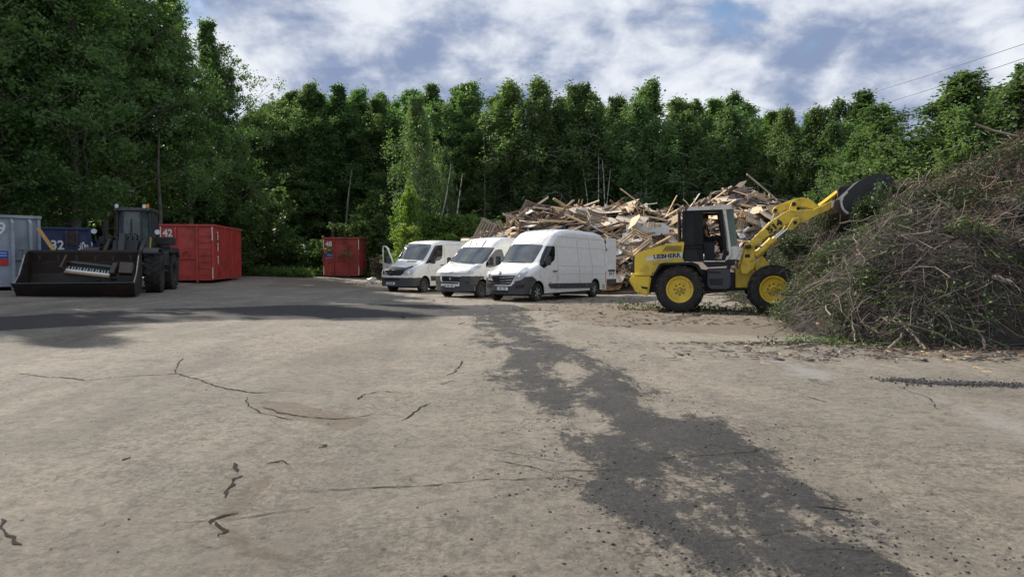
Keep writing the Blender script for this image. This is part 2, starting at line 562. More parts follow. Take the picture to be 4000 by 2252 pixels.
mot = t.noise(pos, 7.5, 5, 0.68, 0.3)
c = t.mix(t.m('MULTIPLY', t.ramp(mot, 0.44, 0.66), 0.5), c, (0.078, 0.072, 0.064))
mot2 = t.noise(pos, 0.8, 6, 0.66, 1.2)
c = t.mix(t.m('MULTIPLY', t.ramp(mot2, 0.53, 0.66), 0.45), c, (0.26, 0.24, 0.205))
n14m = t.ramp(t.noise(pos, 0.55, 4, 0.6, 0.6), 0.38, 0.62, 0.18, 0.72)
c = t.mix(t.m('MULTIPLY', t.ramp(n14, 0.46, 0.60), n14m), c, (0.088, 0.080, 0.070))
c = t.mix(t.m('MULTIPLY', t.ramp(n14, 0.46, 0.36), 0.55), c, (0.44, 0.395, 0.33))
trk = t.noise(mapped((0.55, 0.07, 1)), 1.0, 4, 0.55, 1.4)
c = t.mix(t.m('MULTIPLY', t.ramp(trk, 0.50, 0.64), 0.45), c, (0.150, 0.132, 0.108))
# loose black crumbs, denser in drifts
crumb = t.m('MULTIPLY', t.ramp(vor2.outputs['Distance'], 0.17, 0.07), t.ramp(t.noise(pos, 3.1, 3, 0.6), 0.5, 0.62))
c = t.mix(t.m('MULTIPLY', crumb, 0.8), c, (0.05, 0.048, 0.047))
# soil and sawdust
sf = t.m('ADD', attr('soil'), t.m('MULTIPLY', t.m('SUBTRACT', n_mid, 0.5), 0.9))
soilc = t.mix(t.ramp(n_fine, 0.35, 0.65), (0.10, 0.07, 0.045), (0.20, 0.15, 0.098))
c = t.mix(t.m('MULTIPLY', t.ramp(sf, 0.4, 0.75), 0.55), c, soilc)
# chalky dust
cf = t.m('ADD', attr('chalk'), t.m('MULTIPLY', t.m('SUBTRACT', n_mid, 0.55), 1.2))
c = t.mix(t.m('MULTIPLY', t.ramp(cf, 0.35, 0.9), 0.5), c, (0.42, 0.41, 0.40))
# newer dark strip
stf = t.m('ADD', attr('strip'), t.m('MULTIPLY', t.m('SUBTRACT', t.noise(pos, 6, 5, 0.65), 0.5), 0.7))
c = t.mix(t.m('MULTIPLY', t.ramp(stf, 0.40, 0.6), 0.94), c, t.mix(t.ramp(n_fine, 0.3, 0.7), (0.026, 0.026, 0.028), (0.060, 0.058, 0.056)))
# black asphalt millings
tn = t.m('ADD', t.m('MULTIPLY', t.m('SUBTRACT', t.noise(pos, 14, 6, 0.75), 0.5), 1.1), t.m('MULTIPLY', t.m('SUBTRACT', t.noise(pos, 4.2, 4, 0.6, 0.6), 0.5), 0.9))
tstreak = t.noise(mapped((1.9, 0.75, 1)), 1.0, 8, 0.74, 0.25)
tn = t.m('ADD', tn, t.m('MULTIPLY', t.m('SUBTRACT', tstreak, 0.515), 3.6))
tn = t.m('ADD', tn, t.m('MULTIPLY', t.m('SUBTRACT', n_grit, 0.5), 1.6))
tn = t.m('ADD', tn, t.m('MULTIPLY', t.m('SUBTRACT', n14, 0.5), 1.0))
tf = t.m('MULTIPLY', t.ramp(t.m('ADD', attr('tar'), tn), 0.38, 0.72), t.ramp(attr('tar'), 0.02, 0.2))
tarc = t.mix(t.ramp(n14, 0.38, 0.66), (0.008, 0.008, 0.010), (0.085, 0.084, 0.088))
tarc = t.mix(t.ramp(t.noise(pos, 2.0, 4, 0.6), 0.42, 0.75, 0, 0.35), tarc, (0.09, 0.085, 0.078))
c = t.mix(t.m('MULTIPLY', tf, 0.93), c, tarc)
t.l(c, b.inputs['Base Color'])
b.inputs['Roughness'].default_value = 0.82
b.inputs['Specular IOR Level'].default_value = 0.4
h = t.m('ADD', t.m('MULTIPLY', n_fine, 0.5), t.m('MULTIPLY', vor.outputs['Distance'], 0.4))
h = t.m('ADD', h, t.m('MULTIPLY', t.m('MULTIPLY', tf, t.noise(pos, 30, 4, 0.75)), 1.6))
h = t.m('ADD', h, t.m('MULTIPLY', n_mid, 2.2))
h = t.m('ADD', h, t.m('MULTIPLY', n14, 3.0))
t.l(t.bump(h, 1.0, 0.016), b.inputs['Normal'])
ground_me.materials.append(m)
ground = link('ground', ground_me)
tag(ground, kind='structure')

# cracks: ragged dark clefts along the edges of broken asphalt layers
M_crack = mat('crack_tar', (0.028, 0.024, 0.020), 0.95, spec=0.1)
def crack(pts, w, seed, label):
    r = random.Random(seed)
    w = min(w, 0.013)
    W = [gp(x, y) for x, y in pts]
    P = []
    for a, b_ in zip(W, W[1:]):
        n = max(3, int((b_ - a).length / 0.05))
        for k in range(n): P.append(a.lerp(b_, k / n))
    P.append(W[-1])
    vs, fs = [], []
    N = len(P)
    jx = jy = 0
    for i, p in enumerate(P):
        d = P[min(i + 1, N - 1)] - P[max(0, i - 1)]
        nrm = Vector((-d.y, d.x, 0)).normalized()
        jx = jx * 0.8 + r.uniform(-0.02, 0.02) * (0.5 + w * 40)
        ww = w * 1.1 * (0.2 + r.random() * 1.1) * min(1, 0.25 + 6 * min(i, N - 1 - i) / N)
        q = p + nrm * jx
        for sgn in (-1, 1):
            v = q + nrm * sgn * ww
            vs.append((v.x, v.y, ground_h(v.x, v.y) + 0.005))
        if i: fs.append((2 * i - 2, 2 * i - 1, 2 * i + 1, 2 * i))
    o = link('crack', np_mesh('crack', vs, fs, M_crack))
    tag(o, kind='structure')
    o.parent = ground
    return o
crack([(0, 1462), (200, 1478), (330, 1490), (500, 1475), (690, 1463), (760, 1485), (900, 1520), (1000, 1537), (1080, 1535), (1200, 1527)], 0.014, 1, '')
crack([(690, 1463), (690, 1430), (720, 1400)], 0.008, 2, '')
crack([(970, 1555), (965, 1590), (1010, 1620), (1140, 1647)], 0.008, 3, '')
crack([(1030, 1590), (1080, 1612), (1180, 1632), (1300, 1642), (1400, 1630), (1470, 1613)], 0.015, 4, '')
crack([(1400, 1570), (1430, 1545), (1480, 1532), (1570, 1534)], 0.012, 5, '')
crack([(1575, 1640), (1610, 1610), (1650, 1590), (1690, 1575)], 0.010, 6, '')
crack([(1740, 1463), (1780, 1440), (1810, 1405)], 0.013, 7, '')
crack([(1715, 1495), (1775, 1480)], 0.01, 8, '')
crack([(1180, 1910), (1400, 1905), (1620, 1900), (1800, 1885), (2000, 1878), (2230, 1868)], 0.006, 9, '')
crack([(880, 1940), (905, 1900), (930, 1870), (960, 1860)], 0.024, 10, '')
crack([(820, 2040), (850, 2010), (920, 1985)], 0.022, 11, '')
crack([(850, 2080), (870, 2060), (830, 2030)], 0.012, 12, '')
crack([(15, 2020), (25, 2070), (95, 2115)], 0.016, 13, '')
crack([(470, 1810), (510, 1795)], 0.014, 14, '')
crack([(1215, 1745), (1250, 1745), (1230, 1755)], 0.015, 15, '')
crack([(3180, 1980), (3280, 1990), (3390, 2005)], 0.02, 16, '')
crack([(3050, 1545), (3150, 1548), (3240, 1570)], 0.006, 18, '')
crack([(3500, 1510), (3620, 1550), (3660, 1600)], 0.006, 19, '')
crack([(905, 1818), (915, 1850)], 0.012, 20, '')
for k_ in range(14):
    rr_ = random.Random(500 + k_)
    x0_, y0_ = rr_.uniform(100, 3900), 1330 + 880 * rr_.random() ** 1.3
    a_ = rr_.uniform(-.25, .25); st_ = (y0_ - 1020) * rr_.uniform(.10, .22)
    crack([(x0_ + st_ * q, y0_ + st_ * q * a_ + rr_.uniform(-.05, .05) * st_) for q in range(4)], 0.002 + 0.0035 * rr_.random() ** 2, 600 + k_, '')
crack([(1040, 1815), (1100, 1805), (1140, 1818)], 0.01, 21, '')

# the thin dark ridge of millings on the far right
def scatter_np(n, pts_fn, size, name, material, seed, flat=0.6, parent=None, kind='stuff', label=None, cat=None, lift=0.3):
    """many little irregular octahedra joined into one mesh"""
    r = np.random.default_rng(seed)
    P = pts_fn(r, n); n = len(P)
    s = size[0] + (size[1] - size[0]) * r.random(n) ** 5
    base = np.array([(1, 0, 0), (0, 1, 0), (-1, 0, 0), (0, -1, 0), (0, 0, 1), (0, 0, -1)], float)
    V = base[None] * s[:, None, None] * (0.6 + 0.8 * r.random((n, 6, 1)))
    V[:, :, 2] *= flat
    a = r.random(n) * 6.28
    ca, sa = np.cos(a)[:, None], np.sin(a)[:, None]
    X = V[:, :, 0] * ca - V[:, :, 1] * sa; Y = V[:, :, 0] * sa + V[:, :, 1] * ca
    V = np.stack([X, Y, V[:, :, 2]], -1) + P[:, None, :]
    V[:, :, 2] += (s * flat * lift)[:, None]
    Fb = np.array([(0, 1, 4), (1, 2, 4), (2, 3, 4), (3, 0, 4), (1, 0, 5), (2, 1, 5), (3, 2, 5), (0, 3, 5)])
    Fq = (Fb[None] + (np.arange(n) * 6)[:, None, None]).reshape(-1, 3)
    o = link(name, np_mesh(name, V.reshape(-1, 3), Fq, material), parent)
    tag(o, label, cat, kind=kind)
    return o
def gh_arr(x, y):
    i = np.clip(np.searchsorted(gy, y) - 1, 0, ny - 2); j = np.clip(np.searchsorted(gx, x) - 1, 0, nx - 2)
    u = (x - gx[j]) / (gx[j + 1] - gx[j]); v = (y - gy[i]) / (gy[i + 1] - gy[i])
    return (GZ[i, j] * (1 - u) + GZ[i, j + 1] * u) * (1 - v) + (GZ[i + 1, j] * (1 - u) + GZ[i + 1, j + 1] * u) * v
def near_tar(r, n):
    y = 3.2 * (22 / 3.2) ** r.random(n * 14); x = (r.random(n * 14) - 0.42) * 1.5 * y
    d = poly_sd(x, y, TAR[0]) 
    w = np.exp(-np.maximum(0, -d) / (0.18 + 0.02 * y)) * (0.25 + (d < 0.3))
    for h in HOLES: w *= np.where(poly_sd(x, y, h) > 0.05, 0.35, 1)
    k = r.random(len(x)) < w
    x, y = x[k][:n], y[k][:n]
    return np.stack([x, y, gh_arr(x, y)], -1)
def wide(r, n):
    y = 3.2 * (26 / 3.2) ** r.random(n); x = (r.random(n) - 0.5) * 1.6 * y
    k = fbm_np(x, y, [(0.5, 0.6), (1.3, 0.4)], 9) + 0.5 * r.random(n) > 0.25
    x, y = x[k], y[k]
    return np.stack([x, y, gh_arr(x, y)], -1)
def ridge(r, n):
    W = [gp(x, y) for x, y in ((3500, 1487), (3640, 1498), (3800, 1503), (4020, 1506))]
    k = r.integers(0, 3, n); u = r.random(n)
    A = np.array([tuple(p) for p in W])
    P = A[k] * (1 - u[:, None]) + A[k + 1] * u[:, None]
    P[:, :2] += r.normal(0, 1, (n, 2)) * np.array([0.16, 0.09]) * (0.5 + r.random((n, 1)))
    P[:, 2] = gh_arr(P[:, 0], P[:, 1]) + 0.01
    return P
M_tarcrumb = mat('tar_crumb', (0.055, 0.054, 0.056), 0.9, rand=0.0, bump=0.004, bscale=80, spec=0.3)
M_stone = mat('pale_stone', (0.24, 0.215, 0.18), 0.9, dirt=(0.12, 0.1, 0.08), dirt_scale=30)
scatter_np(5000, near_tar, (0.0015, 0.014), 'gravel', M_tarcrumb, 21)
scatter_np(1500, wide, (0.003, 0.012), 'gravel', M_tarcrumb, 22)
scatter_np(5200, wide, (0.002, 0.009), 'gravel', M_stone, 23)
scatter_np(2200, ridge, (0.006, 0.024), 'gravel', M_tarcrumb, 24)

# ================================================================== TREES
def leaf_mat(name, ca, cb, trans=0.45, scale=0.35):
    m, nt = nmat(name); t = NT(nt)
    out = t.n('ShaderNodeOutputMaterial')
    tc = t.n('ShaderNodeTexCoord')
    oi = t.n('ShaderNodeObjectInfo')
    g = t.n('ShaderNodeNewGeometry')
    n1 = t.noise(tc.outputs['Object'], scale, 3, 0.6)
    n2 = t.noise(tc.outputs['Object'], 9.0, 2, 0.6)
    f = t.m('ADD', t.m('MULTIPLY', t.ramp(n1, 0.3, 0.7), 0.6), t.m('MULTIPLY', t.ramp(n2, 0.3, 0.7), 0.4))
    c = t.mix(f, ca, cb)
    hs = t.n('ShaderNodeHueSaturation')
    t.l(c, hs.inputs['Color'])
    t.l(t.m('ADD', t.m('MULTIPLY', oi.outputs['Random'], 0.03), 0.485), hs.inputs['Hue'])
    t.l(t.m('ADD', t.m('MULTIPLY', t.m('FRACT', t.m('MULTIPLY', oi.outputs['Random'], 9.7)), 0.5), 0.72), hs.inputs['Value'])
    c = hs.outputs[0]
    d = t.n('ShaderNodeBsdfPrincipled'); t.l(c, d.inputs['Base Color'])
    d.inputs['Roughness'].default_value = 0.55; d.inputs['Specular IOR Level'].default_value = 0.35
    tr = t.n('ShaderNodeBsdfTranslucent'); t.l(t.mix(1.0, c, (1.08, 1.15, 0.60), 'MULTIPLY'), tr.inputs['Color'])
    mx = t.n('ShaderNodeMixShader'); mx.inputs[0].default_value = trans
    t.l(d.outputs[0], mx.inputs[1]); t.l(tr.outputs[0], mx.inputs[2]); t.l(mx.outputs[0], out.inputs[0])
    return m
L_aspen = leaf_mat('aspen_leaf', (0.092, 0.180, 0.062), (0.165, 0.262, 0.094))
L_birch = leaf_mat('birch_leaf', (0.098, 0.176, 0.068), (0.180, 0.265, 0.108))
L_light = leaf_mat('maple_leaf', (0.13, 0.22, 0.04), (0.20, 0.28, 0.06), 0.5)
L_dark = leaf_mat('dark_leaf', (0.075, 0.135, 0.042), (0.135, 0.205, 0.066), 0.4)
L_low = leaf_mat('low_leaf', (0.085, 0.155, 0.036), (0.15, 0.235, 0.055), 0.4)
M_bark = mat('grey_bark', (0.16, 0.15, 0.125), 0.9, dirt=(0.05, 0.045, 0.04), dirt_amt=0.8, dirt_scale=2.5, bump=0.02, bscale=12)
m, nt = nmat('birch_bark'); t = NT(nt)
out = t.n('ShaderNodeOutputMaterial'); b = t.n('ShaderNodeBsdfPrincipled'); t.l(b.outputs[0], out.inputs[0])
tc_ = t.n('ShaderNodeTexCoord')
mp = t.n('ShaderNodeMapping'); mp.inputs['Scale'].default_value = (3, 3, 5); t.l(tc_.outputs['Object'], mp.inputs['Vector'])
nn = t.noise(mp.outputs[0], 1.0, 5, 0.65, 0.5)
t.l(t.mix(t.ramp(nn, 0.52, 0.6), (0.50, 0.48, 0.44), (0.05, 0.045, 0.04)), b.inputs['Base Color'])
b.inputs['Roughness'].default_value = 0.8
M_birchbark = m

def leaves(centres, radii, per, size, seed, droop=0.0, flat=1.0, narrow=0.36):
    """rhombic leaf-sized faces scattered in clumps: returns vertex and face arrays"""
    r = np.random.default_rng(seed)
    n = len(centres)
    cnt = np.asarray(per, int) if hasattr(per, '__len__') else np.full(n, per, int)
    I = np.repeat(np.arange(n), cnt)
    N = len(I)
    g = r.normal(0, 1, (N, 3)); g /= np.linalg.norm(g, axis=1)[:, None]
    rad = r.random(N) ** 0.5
    P = centres[I] + r.normal(0, 0.58, (N, 3)) * radii[I]
    if droop: P[:, 2] -= droop * r.random(N) ** 1.5
    a = r.normal(0, 1, (N, 3)); a[:, 2] *= 0.7; a /= np.linalg.norm(a, axis=1)[:, None]
    bv = r.normal(0, 1, (N, 3)); bv[:, 2] *= 0.8
    bv -= (bv * a).sum(1)[:, None] * a; bv /= np.linalg.norm(bv, axis=1)[:, None]
    s = size * (0.6 + 0.8 * r.random(N))[:, None]
    V = np.stack([P - a * s * 0.55, P + bv * s * narrow, P + a * s * 0.6, P - bv * s * narrow], 1)
    Fq = np.arange(N * 4).reshape(N, 4)
    return V.reshape(-1, 3), Fq

def np_tubes(paths, seg=5):
    """paths: list of (points (k,3), radii (k,)); one mesh of tapered tubes"""
    VV, FF = [], []; off = 0
    for P, rr in paths:
        P = np.asarray(P, float); rr = np.asarray(rr, float)
        k = len(P)
        d = np.gradient(P, axis=0); d /= (np.linalg.norm(d, axis=1)[:, None] + 1e-9)
        ref = np.array([0.3, 0.2, 1.0]) if abs(d[0, 2]) < 0.8 else np.array([1.0, 0.1, 0.2])
        sx = np.cross(d, ref); sx /= (np.linalg.norm(sx, axis=1)[:, None] + 1e-9)
        sy = np.cross(d, sx)
        an = np.linspace(0, 2 * np.pi, seg, endpoint=False)
        ring = P[:, None, :] + rr[:, None, None] * (np.cos(an)[None, :, None] * sx[:, None, :] + np.sin(an)[None, :, None] * sy[:, None, :])
        VV.append(ring.reshape(-1, 3))
        i = np.arange(k - 1)[:, None] * seg; j = np.arange(seg)[None, :]; j2 = (j + 1) % seg
        q = np.stack([i + j, i + j2, i + seg + j2, i + seg + j], -1).reshape(-1, 4) + off
        FF.append(q); off += k * seg
    return np.concatenate(VV), np.concatenate(FF)

TREES = {}
def tree_proto(key, seed, H, cr, base, style, leafmat, bark, nb, per, size, lean=0.0):
    """builds the crown and trunk meshes of one tree kind; crown spreads along real limbs"""
    r = np.random.default_rng(seed)
    k = 14
    tz = np.linspace(0, 1, k)
    wob = np.cumsum(np.cumsum(r.normal(0, 0.0016, (k, 2)), 0), 0) * H
    wob -= wob[0]
    T = np.stack([wob[:, 0] + lean * H * tz ** 2, wob[:, 1], tz * H * 0.97], -1)
    r0 = 0.0105 * H if style != 'birch' else 0.0085 * H
    tr = r0 * (1 - tz) ** 0.8 + 0.015
    paths = [(T, tr)]
    cents, rads, cnts = [], [], []
    def trunk_at(f):
        return np.array([np.interp(f, tz, T[:, i]) for i in range(3)])
    for i in range(nb):
        f = base + (1 - base) * ((i + r.random()) / nb) ** 0.9
        p0 = trunk_at(min(f, 0.985))
        rel = (f - base) / (1 - base)
        if style == 'aspen': prof = (0.55 + 0.45 * math.sin(math.pi * min(1, rel * 1.0 + 0.18))) * (1 - rel ** 3 * 0.8); el = 0.45 + 0.8 * rel
        elif style == 'birch': prof = (0.50 + 0.5 * math.sin(math.pi * (rel * 0.8 + 0.15))) * (1 - rel ** 2.5 * 0.72); el = 0.75 + 0.3 * rel
        else: prof = (1 - rel ** 2 * 0.6); el = 0.25 + 1.0 * rel
        L = cr * prof * (0.45 + 0.85 * r.random() ** 1.2)
        az = i * 2.399 + r.normal(0, 0.4)
        kk = 7
        s = np.linspace(0, 1, kk)
        dirh = np.array([math.cos(az), math.sin(az)])
        out_ = L * (s * math.cos(el) + 0.15 * s ** 2)
        up = L * math.sin(el) * s
        if style == 'birch': up = up - L * 0.55 * s ** 3
        B = np.stack([p0[0] + dirh[0] * out_, p0[1] + dirh[1] * out_, p0[2] + up], -1)
        B[:, :2] += np.cumsum(r.normal(0, 0.035 * L, (kk, 2)), 0)
        br = np.linspace(max(0.02, 0.35 * np.interp(f, tz, tr)), 0.008, kk)
        paths.append((B, br))
        for q in range(2, kk):
            nsub = 2 if q < kk - 1 else 1
            for _ in range(nsub):
                o = r.normal(0, 0.17 * L * (0.6 if q == kk - 1 else 1), 3) * np.array([1, 1, 0.7])
                c_ = B[q] + o
                if r.random() < 0.20: continue
                cents.append(c_)
                rr = (0.22 + 0.42 * r.random()) * (0.55 + 0.09 * cr) * (1 - 0.35 * max(0, rel - 0.6) / 0.4)
                if style == 'birch': rads.append([rr * 0.8, rr * 0.8, rr * 1.25])
                else: rads.append([rr, rr, rr * 0.8])
                cnts.append(int(per * (0.5 + r.random())))
                if r.random() < 0.35:
                    paths.append((np.array([B[q - 1], (B[q - 1] + c_) / 2 + r.normal(0, 0.04, 3), c_]), np.array([0.016, 0.011, 0.006])))
    # leader tip
    for q in range(5):
        cents.append(trunk_at(0.9 + 0.022 * q) + r.normal(0, 0.1, 3)); rads.append([0.22, 0.22, 0.35]); cnts.append(int(per * 0.25))
    cents = np.array(cents); rads = np.array(rads)
    LV, LF = leaves(cents, rads, cnts, size, seed + 5, droop=0.55 if style == 'birch' else 0.12)
    crown = np_mesh('crown', LV, LF, leafmat)
    TV, TF = np_tubes(paths, 6)
    trunk = np_mesh('trunk', TV, TF, bark, smooth=True)
    TREES[key] = (crown, trunk, H)
def put_tree(key, name, px, topy, Y, label, group, yaw=None, kH=None, wide=1.0, cat='tree', sink=0.0):
    crown, trunk, H = TREES[key]
    p = at(px, 1020, Y)
    z0 = gz(p.x, Y)
    h = (at(px, topy, Y).z - z0) if topy is not None else kH
    s = h / H
    o = thing(name, label, cat, (p.x, Y, z0 - sink), 0, group)
    o.rotation_euler = (rng.gauss(0, .035), rng.gauss(0, .035), rng.random() * 6.28 if yaw is None else yaw)
    wide *= rng.uniform(.85, 1.2)
    o.scale = (s * wide, s * wide, s)
    link('trunk', trunk, o); link('crown', crown, o)
    return o
tree_proto('aspen_a', 1, 16.5, 3.9, 0.22, 'aspen', L_aspen, M_bark, 58, 74, 0.155)
tree_proto('aspen_b', 2, 16.5, 3.5, 0.30, 'aspen', L_aspen, M_bark, 54, 74, 0.155)
tree_proto('aspen_c', 3, 16.5, 4.1, 0.26, 'aspen', L_aspen, M_bark, 60, 74, 0.155, 0.02)
tree_proto('aspen_big', 4, 21.0, 5.0, 0.14, 'aspen', L_aspen, M_bark, 88, 86, 0.155)
tree_proto('aspen_big2', 14, 21.0, 4.7, 0.20, 'aspen', L_aspen, M_bark, 84, 86, 0.155, -0.01)
tree_proto('birch_a', 5, 15.0, 3.4, 0.30, 'birch', L_birch, M_birchbark, 60, 66, 0.14)
tree_proto('birch_b', 6, 15.0, 3.7, 0.24, 'birch', L_birch, M_birchbark, 50, 46, 0.15, 0.03)
tree_proto('birch_c', 7, 15.0, 3.2, 0.38, 'birch', L_birch, M_birchbark, 40, 46, 0.15, -0.03)
tree_proto('bush', 8, 3.2, 2.0, 0.05, 'bush', L_dark, M_bark, 26, 60, 0.16)
tree_proto('bush_b', 9, 3.2, 1.8, 0.08, 'bush', L_low, M_bark, 24, 55, 0.15)
tree_proto('maple', 10, 6.0, 2.3, 0.10, 'bush', L_light, M_bark, 30, 42, 0.17)
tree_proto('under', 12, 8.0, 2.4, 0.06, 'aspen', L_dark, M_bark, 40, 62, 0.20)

ORD = ['first', 'second', 'third', 'fourth', 'fifth', 'sixth', 'seventh', 'eighth', 'ninth', 'tenth', 'eleventh', 'twelfth', 'thirteenth', 'fourteenth']
# the tall stand on the left, nearest the yard
for i, (px, ty, Y, k) in enumerate([(-620, -60, 40, 'aspen_big'), (-400, -140, 37, 'aspen_big2'), (-180, -120, 40, 'aspen_big'), (40, -160, 38, 'aspen_big2'), (230, -150, 41, 'aspen_big'),
                                    (430, -130, 40, 'aspen_big2'), (600, -110, 43, 'aspen_big'), (760, -70, 42, 'aspen_big2'), (900, 60, 45, 'aspen_big')]):
    lab = ('%s tall aspen of the left stand, counted from the frame edge' % ORD[max(0, i - 3)]) if 2 < i < 8 else \
          ('tall aspen ending the big left stand, leaning out above the red container' if i == 8 else 'tall aspen at the outer edge of the yard beyond the grey container')
    put_tree(k, 'aspen_tree', px, ty, Y, lab, 'tall aspens on the left')
# stand off to the left whose shade falls across the yard
for i, (x, y, h) in enumerate([(-25, 31, 19), (-29, 26, 18), (-22, 36, 19), (-33, 33, 20), (-27, 21.5, 15), (-31, 28, 19), (-24.5, 33.5, 20), (-36, 28, 20), (-28, 36, 21), (-21.5, 38.5, 20), (-33, 23, 17), (-38, 33, 21), (-26.5, 28.5, 17)]):
    o = put_tree(['aspen_big', 'aspen_big2'][i % 2], 'aspen_tree', 0, None, 10, 'tall aspen at the outer edge of the yard beyond the grey container', 'tall aspens on the left', kH=h)
    o.location = (x, y, gz(x, y))
# back row, aspens between the two red containers and the vans
row = [(1010, 430, 58), (1085, 345, 60), (1165, 322, 58), (1245, 372, 61), (1300, 335, 57), (1375, 350, 59), (1455, 362, 60), (1530, 395, 58), (1585, 345, 62), (1690, 322, 58), (1745, 345, 61), (1800, 330, 59), (1865, 375, 57)]
for i, (px, ty, Y) in enumerate(row):
    put_tree(['aspen_a', 'aspen_b', 'aspen_c'][i % 3], 'aspen_tree', px, ty, Y,
             '%s aspen of the back row, counted from the tall left stand towards the birches' % ORD[i], 'aspens in the back row', wide=1.15)
# birches in front of it
put_tree('birch_a', 'birch_tree', 1640, 372, 46, 'slender pale birch rising behind the low white van, in front of the aspens', 'birches', wide=0.78)
put_tree('birch_b', 'birch_tree', 1755, 560, 48, 'short thin birch with crooked white trunk, behind the middle van', 'birches', wide=0.8)
put_tree('maple', 'young_maple', 1600, 770, 43.5, 'bright green young maple between the small red container and the low van', None, wide=0.72)
brow = [(1940, 470, 55, 'birch_a'), (1995, 340, 57, 'birch_b'), (2062, 390, 55, 'birch_c'), (2140, 325, 57, 'birch_b'), (2235, 395, 54, 'birch_c'), (2335, 312, 55, 'birch_a'), (2400, 350, 57, 'birch_b'),
        (2470, 322, 56, 'birch_c'), (2530, 395, 54, 'birch_a'), (2590, 335, 57, 'birch_b'), (2670, 410, 55, 'birch_c'), (2735, 375, 58, 'birch_a'), (2840, 382, 56, 'birch_b')]
for i, (px, ty, Y, k) in enumerate(brow):
    put_tree(k, 'birch_tree', px, ty, Y, 'birch in the row behind the waste wood heap, %s from the white vans' % ORD[i], 'birches behind the wood heap', wide=1.2)
for i, (px, ty, Y, k) in enumerate([(2950, 400, 52, 'birch_b'), (3035, 420, 50, 'birch_a'), (3110, 385, 51, 'birch_b'), (3195, 420, 49, 'birch_a'), (3270, 480, 47, 'birch_c')]):
    put_tree(k, 'birch_tree', px, ty, Y, 'dark birch above the yellow loader boom, %s from the wood heap summit' % ORD[i], 'birches above the loader boom', wide=1.15)
for i, (px, ty, Y, k) in enumerate([(3330, 520, 43, 'birch_a'), (3400, 490, 40, 'aspen_a'), (3500, 520, 42, 'birch_b'), (3590, 380, 37, 'birch_b'), (3690, 285, 36, 'birch_a'), (3790, 330, 37, 'aspen_c'), (3900, 300, 35, 'birch_b'), (3985, 235, 36, 'birch_a'), (3840, 400, 33, 'birch_b'), (3740, 430, 34, 'birch_c'), (4110, 270, 35, 'birch_b'), (4260, 240, 36, 'birch_a')]):
    put_tree(k, 'willow_tree', px, ty, Y, ('willow behind the brush heap, %s from the raised bucket' % ORD[i]) if px < 4000 else 'willow behind the far end of the brush heap', 'willows behind the brush heap', wide=1.5)
# shorter neighbours that close the row
for i in range(27):
    px = 985 + i * 87 + rng.uniform(-22, 22)
    ty = float(np.interp(px, [985, 1100, 1800, 1900, 2000, 2600, 3000, 3300], [440, 375, 385, 455, 385, 375, 420, 500])) + rng.uniform(-5, 38)
    put_tree(rng.choice(['aspen_a', 'aspen_c', 'aspen_b'] if px < 1900 else ['birch_a', 'birch_b', 'aspen_b']), 'broadleaf_tree', px, ty, rng.uniform(59, 64) if px < 2900 else rng.uniform(50, 55),
             'slightly lower tree filling the back row ' + lm(px), 'lower trees closing the back row', wide=1.35)
# deeper forest behind the front rows
deep = 'aspen deep in the wood behind the front row of trees'
for i in range(44):
    px = -500 + i * 108 + rng.uniform(-30, 30)
    Y = rng.uniform(63, 74)
    ty = 410 + rng.uniform(-45, 70) + (60 if px > 3350 or px < 950 else 0)
    put_tree(['aspen_a', 'aspen_c', 'under'][i % 3] if i % 3 < 2 else 'aspen_b', 'aspen_tree', px, ty, Y, 'aspen deep in the wood ' + lm(px), 'trees deep in the wood', wide=1.25)
for i in range(46):
    px = -500 + i * 102 + rng.uniform(-30, 30)
    Y = rng.uniform(50, 61) if px > 1000 else rng.uniform(44, 50)
    if px > 3300: Y = rng.uniform(42, 47)
    if px > 1880: Y = rng.uniform(57, 62)
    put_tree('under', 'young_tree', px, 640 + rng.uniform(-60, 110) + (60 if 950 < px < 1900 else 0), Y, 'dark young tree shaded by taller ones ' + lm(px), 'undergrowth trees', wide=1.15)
bx = 0
for i in range(54):
    px = -300 + i * 72 + rng.uniform(-20, 20)
    Y = 49.5 + rng.uniform(-1, 1.5) if px > 940 else 45.5 + rng.uniform(-1, 1)
    if px > 3250: Y = rng.uniform(37, 41)
    elif px > 1880: Y = rng.uniform(50, 54)
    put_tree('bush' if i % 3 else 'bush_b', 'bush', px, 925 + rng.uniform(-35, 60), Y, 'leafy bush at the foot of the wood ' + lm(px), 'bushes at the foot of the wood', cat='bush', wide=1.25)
for i, (px, ty, Y) in enumerate([(1600, 900, 41), (1700, 880, 44), (1790, 885, 44), (1860, 895, 45)]):
    put_tree('bush_b' if i else 'maple', 'bush', px, ty, Y, 'bright bush behind the white vans, %s from the small red container' % ORD[i], 'bright bushes behind the vans', cat='bush', wide=1.0)
# bare and broken stems
def stem(pts, r, label, name='tree_trunk', bark=None, cat='trunk'):
    P = [at(x, y, Y) for x, y, Y in pts]
    P[0].z = gz(P[0].x, P[0].y) - 0.1
    V, Fq = np_tubes([([tuple(p) for p in P], np.linspace(r, r * 0.22, len(P)))], 7)
    o = link(name, np_mesh(name, V, Fq, bark or M_birchbark, smooth=True)); tag(o, label, cat)
    return o
stem([(1758, 1080, 47), (1770, 960, 47), (1790, 800, 47), (1806, 682, 47)], 0.10, 'broken white birch stump leaning right behind the middle van', 'birch_tree', cat='tree')
stem([(1690, 1080, 47.5), (1712, 900, 47.5), (1745, 760, 47.5), (1762, 640, 47.5)], 0.08, 'crooked thin birch stem left of the broken birch', 'birch_tree', cat='tree')
stem([(622, 1080, 39.5), (628, 850, 39.5), (618, 650, 39.5), (622, 520, 39.5)], 0.14, 'pale grey aspen trunk rising right behind the dark loader cab', 'aspen_tree', M_bark, cat='tree')
